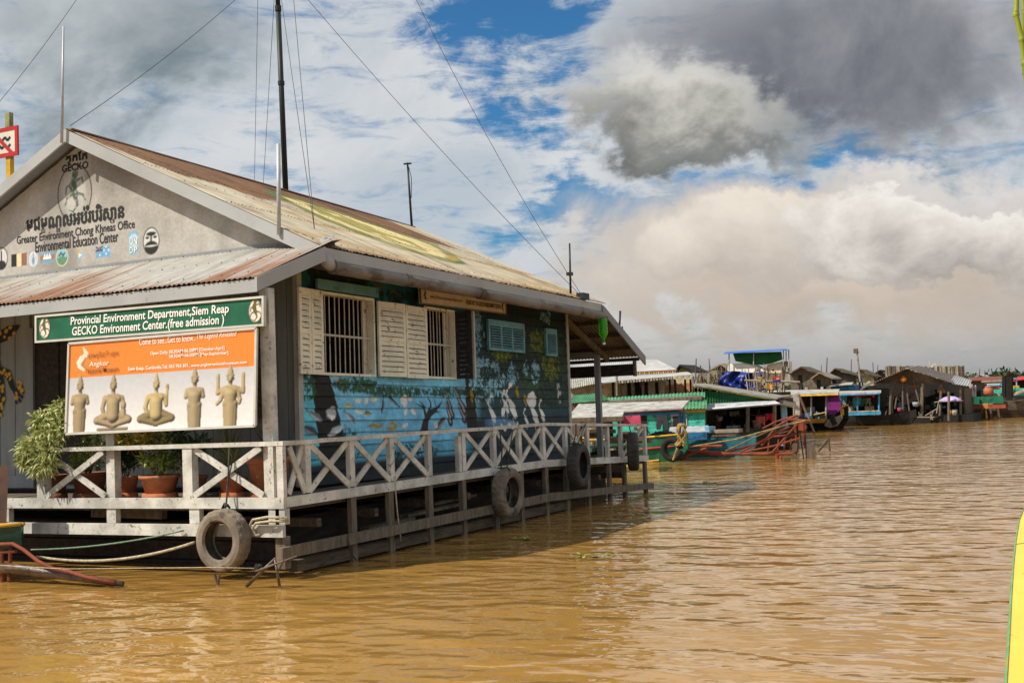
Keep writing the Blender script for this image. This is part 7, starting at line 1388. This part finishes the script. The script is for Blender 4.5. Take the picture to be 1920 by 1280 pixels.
MB().tube([D(1613, 716, 72), D(1607, 660, 72)], [.07, .05], 7).build('pole', 'v_canvas', o); MB().box(-.14, .14, -.12, .12, 0, .26); p = D(1605, 662, 72); MB().hexa([p + HR * a + FW * b_ + UP * c_ for c_ in (0, .28) for a, b_ in ((-.13, -.1), (.12, -.1), (.12, .1), (-.13, .1))]).build('lamp_head', 'v_plank', o); MB().tube([D(1607, 662, 72), D(1611, 660, 72)], .025, 5).build('arm', 'v_plank', o)

# --- far trees
def crown(lb, px, d, h, w, seed):
    VREF[0] = px; p = D(px, 720, d); p.z = 0; o = thing('tree', lb, 'tree', p); rg = np.random.default_rng(seed)
    MB().tube([p, p + UP * h * .45, p + UP * h * .75 + HR * .3], [.25, .18, .08], 6).build('trunk', 'stem', o)
    tf = [(tuple(p + HR * rg.uniform(-w, w) + FW * rg.uniform(-w, w) * .6 + UP * h * rg.uniform(.45, .92) * (1 - .0)), w * rg.uniform(.22, .42)) for _ in range(16)]
    foliage(o, leafmesh(tf, 1500, .75, .42, .5, .2, seed), 'leaf_far')
    o.children[-1].name = 'crown'
MT['leaf_far'] = leafmat('leaf_far', (0.012, 0.030, 0.010), (0.085, 0.12, 0.03))
for k, (lb, px, d, h, w) in enumerate((('rounded dark tree rising behind the lean barge posts', 1898, 175, 3.7, 5.0), ('broad low tree left of the rounded one on the far bank', 1868, 180, 3.2, 5.5), ('small bushy tree furthest left on the far bank', 1850, 185, 3.1, 3.6), ('low scrubby tree behind the far poles', 1828, 190, 2.9, 4.0), ('tree cut by the frame on the far bank', 1925, 178, 3.6, 4.0))): crown(lb, px, d, h, w, 50 + k)
def treeline():
    V = []; F = []; T = []; rg = np.random.default_rng(77)
    tf = []
    for k in range(150):
        px = 900 + k * 9.0; VREF[0] = px; p = D(px, 720, 320 + 40 * math.sin(k * .3)); tf.append(((p.x, p.y, rg.uniform(.8, 3.8)), rg.uniform(2.2, 3.4)))
    V, F, T = leafmesh(tf, 9000, 1.5, .8, .5, .2, 78); o = link('tree_line', V, F, 'leaf_far', None, colors=T); o['kind'] = 'stuff'; o['label'] = 'distant green tree line along the far shore'; o['category'] = 'trees'
treeline()

# ================================================================== OUR OWN BOAT'S BOW AND THE HANGING STEMS AT THE RIGHT EDGE
GZ = 1.28
def W_(px, py, z=GZ): return Vector(at(px, py, 2, z))
edge = [W_(px, py) for px, py in ((1881, 1420), (1885, 1340), (1888, 1280), (1893, 1200), (1897, 1120), (1901, 1060), (1906, 1010), (1912, 975), (1922, 950), (1940, 930), (1965, 918))]
o = thing('tour_boat', 'yellow painted boat bow with chipped green edge at the right', 'boat', (edge[2].x + .5, edge[2].y, 0))
mm('bow_yellow', (.82, .55, .05), .45, .06, 2.0, dirt=(.28, .13, .02), damt=.30, dscale=16, spec=.5); mm('bow_green', (.16, .36, .16), .6, .2, 8, dirt=(.45, .30, .05), damt=.5, dscale=12)
ax_ = (edge[5] - edge[0]); ax_.z = 0; ax_.normalize(); sd_ = Vector((ax_.y, -ax_.x, 0)); off_ = (edge[-1] - edge[0]).dot(sd_) + .16
edge.append(edge[-1] + ax_ * .10 + sd_ * .10); edge.append(edge[0] + sd_ * off_ + ax_ * ((edge[-1] - edge[0]).dot(ax_) + .03))
inn = [p + sd_ * (2 * (off_ - (p - edge[0]).dot(sd_))) for p in edge]      # the other side of the bow, mirrored about its centre line
n_ = len(edge)
MB().add([p for p in edge] + [p for p in inn] + [p - UP * .05 for p in edge] + [p - UP * .05 for p in inn], [(i, i + 1, n_ + i + 1, n_ + i) for i in range(n_ - 1)] + [(2 * n_ + i, 3 * n_ + i, 3 * n_ + i + 1, 2 * n_ + i + 1) for i in range(n_ - 1)] + [(n_ + i, n_ + i + 1, 3 * n_ + i + 1, 3 * n_ + i) for i in range(n_ - 1)] + [(0, n_, 3 * n_, 2 * n_)]).build('deck_cap', 'bow_yellow', o)
for E_, g_ in ((edge, 1), (inn, -1)): MB().add([p + UP * .003 for p in E_] + [p - sd_ * .006 * g_ - UP * .006 for p in E_] + [p + sd_ * .05 * g_ * (i < n_ - 1) - ax_ * .05 - UP * .30 for i, p in enumerate(E_)] + [p + sd_ * .25 * g_ * (i < n_ - 1) - ax_ * .5 - UP * 1.4 for i, p in enumerate(E_)], [(r * n_ + i, r * n_ + i + 1, (r + 1) * n_ + i + 1, (r + 1) * n_ + i) for r in range(3) for i in range(n_ - 1)]).build('hull_side', 'bow_green', o, True)
p, q = W_(1902, 1020, GZ + .001), W_(1960, 1012, GZ + .001); MB().bar(p, q, .004, .003).build('seam', 'bow_green', o)
def stem_(lb, pts, d, r):
    VREF[0] = pts[1][0]
    o = thing('plant_stem', lb, 'plant stem', D(pts[-1][0], pts[-1][1], d)); P = [D(*p, d) for p in pts]
    for a, b_ in zip(P, P[1:]): MB().tube([a, a.lerp(b_, .08), a.lerp(b_, .5), a.lerp(b_, .92), b_], [r * 1.2, r * .95, r * .9, r * .95, r * 1.15], 9).build('internode', mm('cane', (.22, .26, .02), .5, .35, 9, (3, 3, .6), dirt=(.10, .08, .03), damt=.45, dscale=6), o, True)
    for a in P[1:-1]: MB().lathe([(r * .9, -.005), (r * 1.35, 0), (r * .9, .005)], a, 10).build('node', 'cane', o, True)
stem_('green jointed cane with a kink hanging at the upper right edge', [(1909, -60), (1905, 28), (1916, 75), (1921, 120), (1926, 170)], 2.2, .0052); stem_('second thinner green cane hanging outside the kinked one', [(1915, -60), (1920, 25), (1917, 80), (1921, 140)], 2.3, .004)

# ================================================================== BITS ADRIFT ON THE WATER
def adrift(lb, px, py, r, n, seed):
    p = Vector(at(px, py, 2, 0.0)); rg = np.random.default_rng(seed); V = []; F = []; T = []
    for k in range(n):
        a = rg.random() * 6.283; rr = r * rg.random() ** .6; c_ = np.array((p.x + rr * math.cos(a) * 1.6, p.y + rr * math.sin(a), .008 + .02 * rg.random())); b_ = rg.random() * 6.283; l_ = rg.uniform(.03, .08); d_ = np.array((math.cos(b_), math.sin(b_), rg.uniform(-.05, .5))) * l_; s_ = np.array((-math.sin(b_), math.cos(b_), 0)) * l_ * .35; i = len(V)
        V += [c_, c_ + d_ * .5 + s_, c_ + d_, c_ + d_ * .5 - s_]; F += [(i, i + 1, i + 2, i + 3)]; T += [rg.random()] * 4
    T = np.array(T); o = thing('floating_weed', lb, 'water weed', p, 'weed adrift on the water'); link('leaves', np.array(V), F, 'leaf', o, colors=np.stack([T, T, T], 1)); MB().tube([p + Vector((-r, 0, .004)), p + Vector((0, .02, .008)), p + Vector((r, -.02, .004))], .006, 5).build('stem', 'stem', o)
adrift('small raft of green weed drifting off the side of the house', 1112, 1045, .22, 60, 1); adrift('scrap of weed drifting beyond the tyre row', 985, 1012, .10, 26, 2); adrift('few leaves drifting in open water toward the village', 1330, 905, .16, 24, 3)
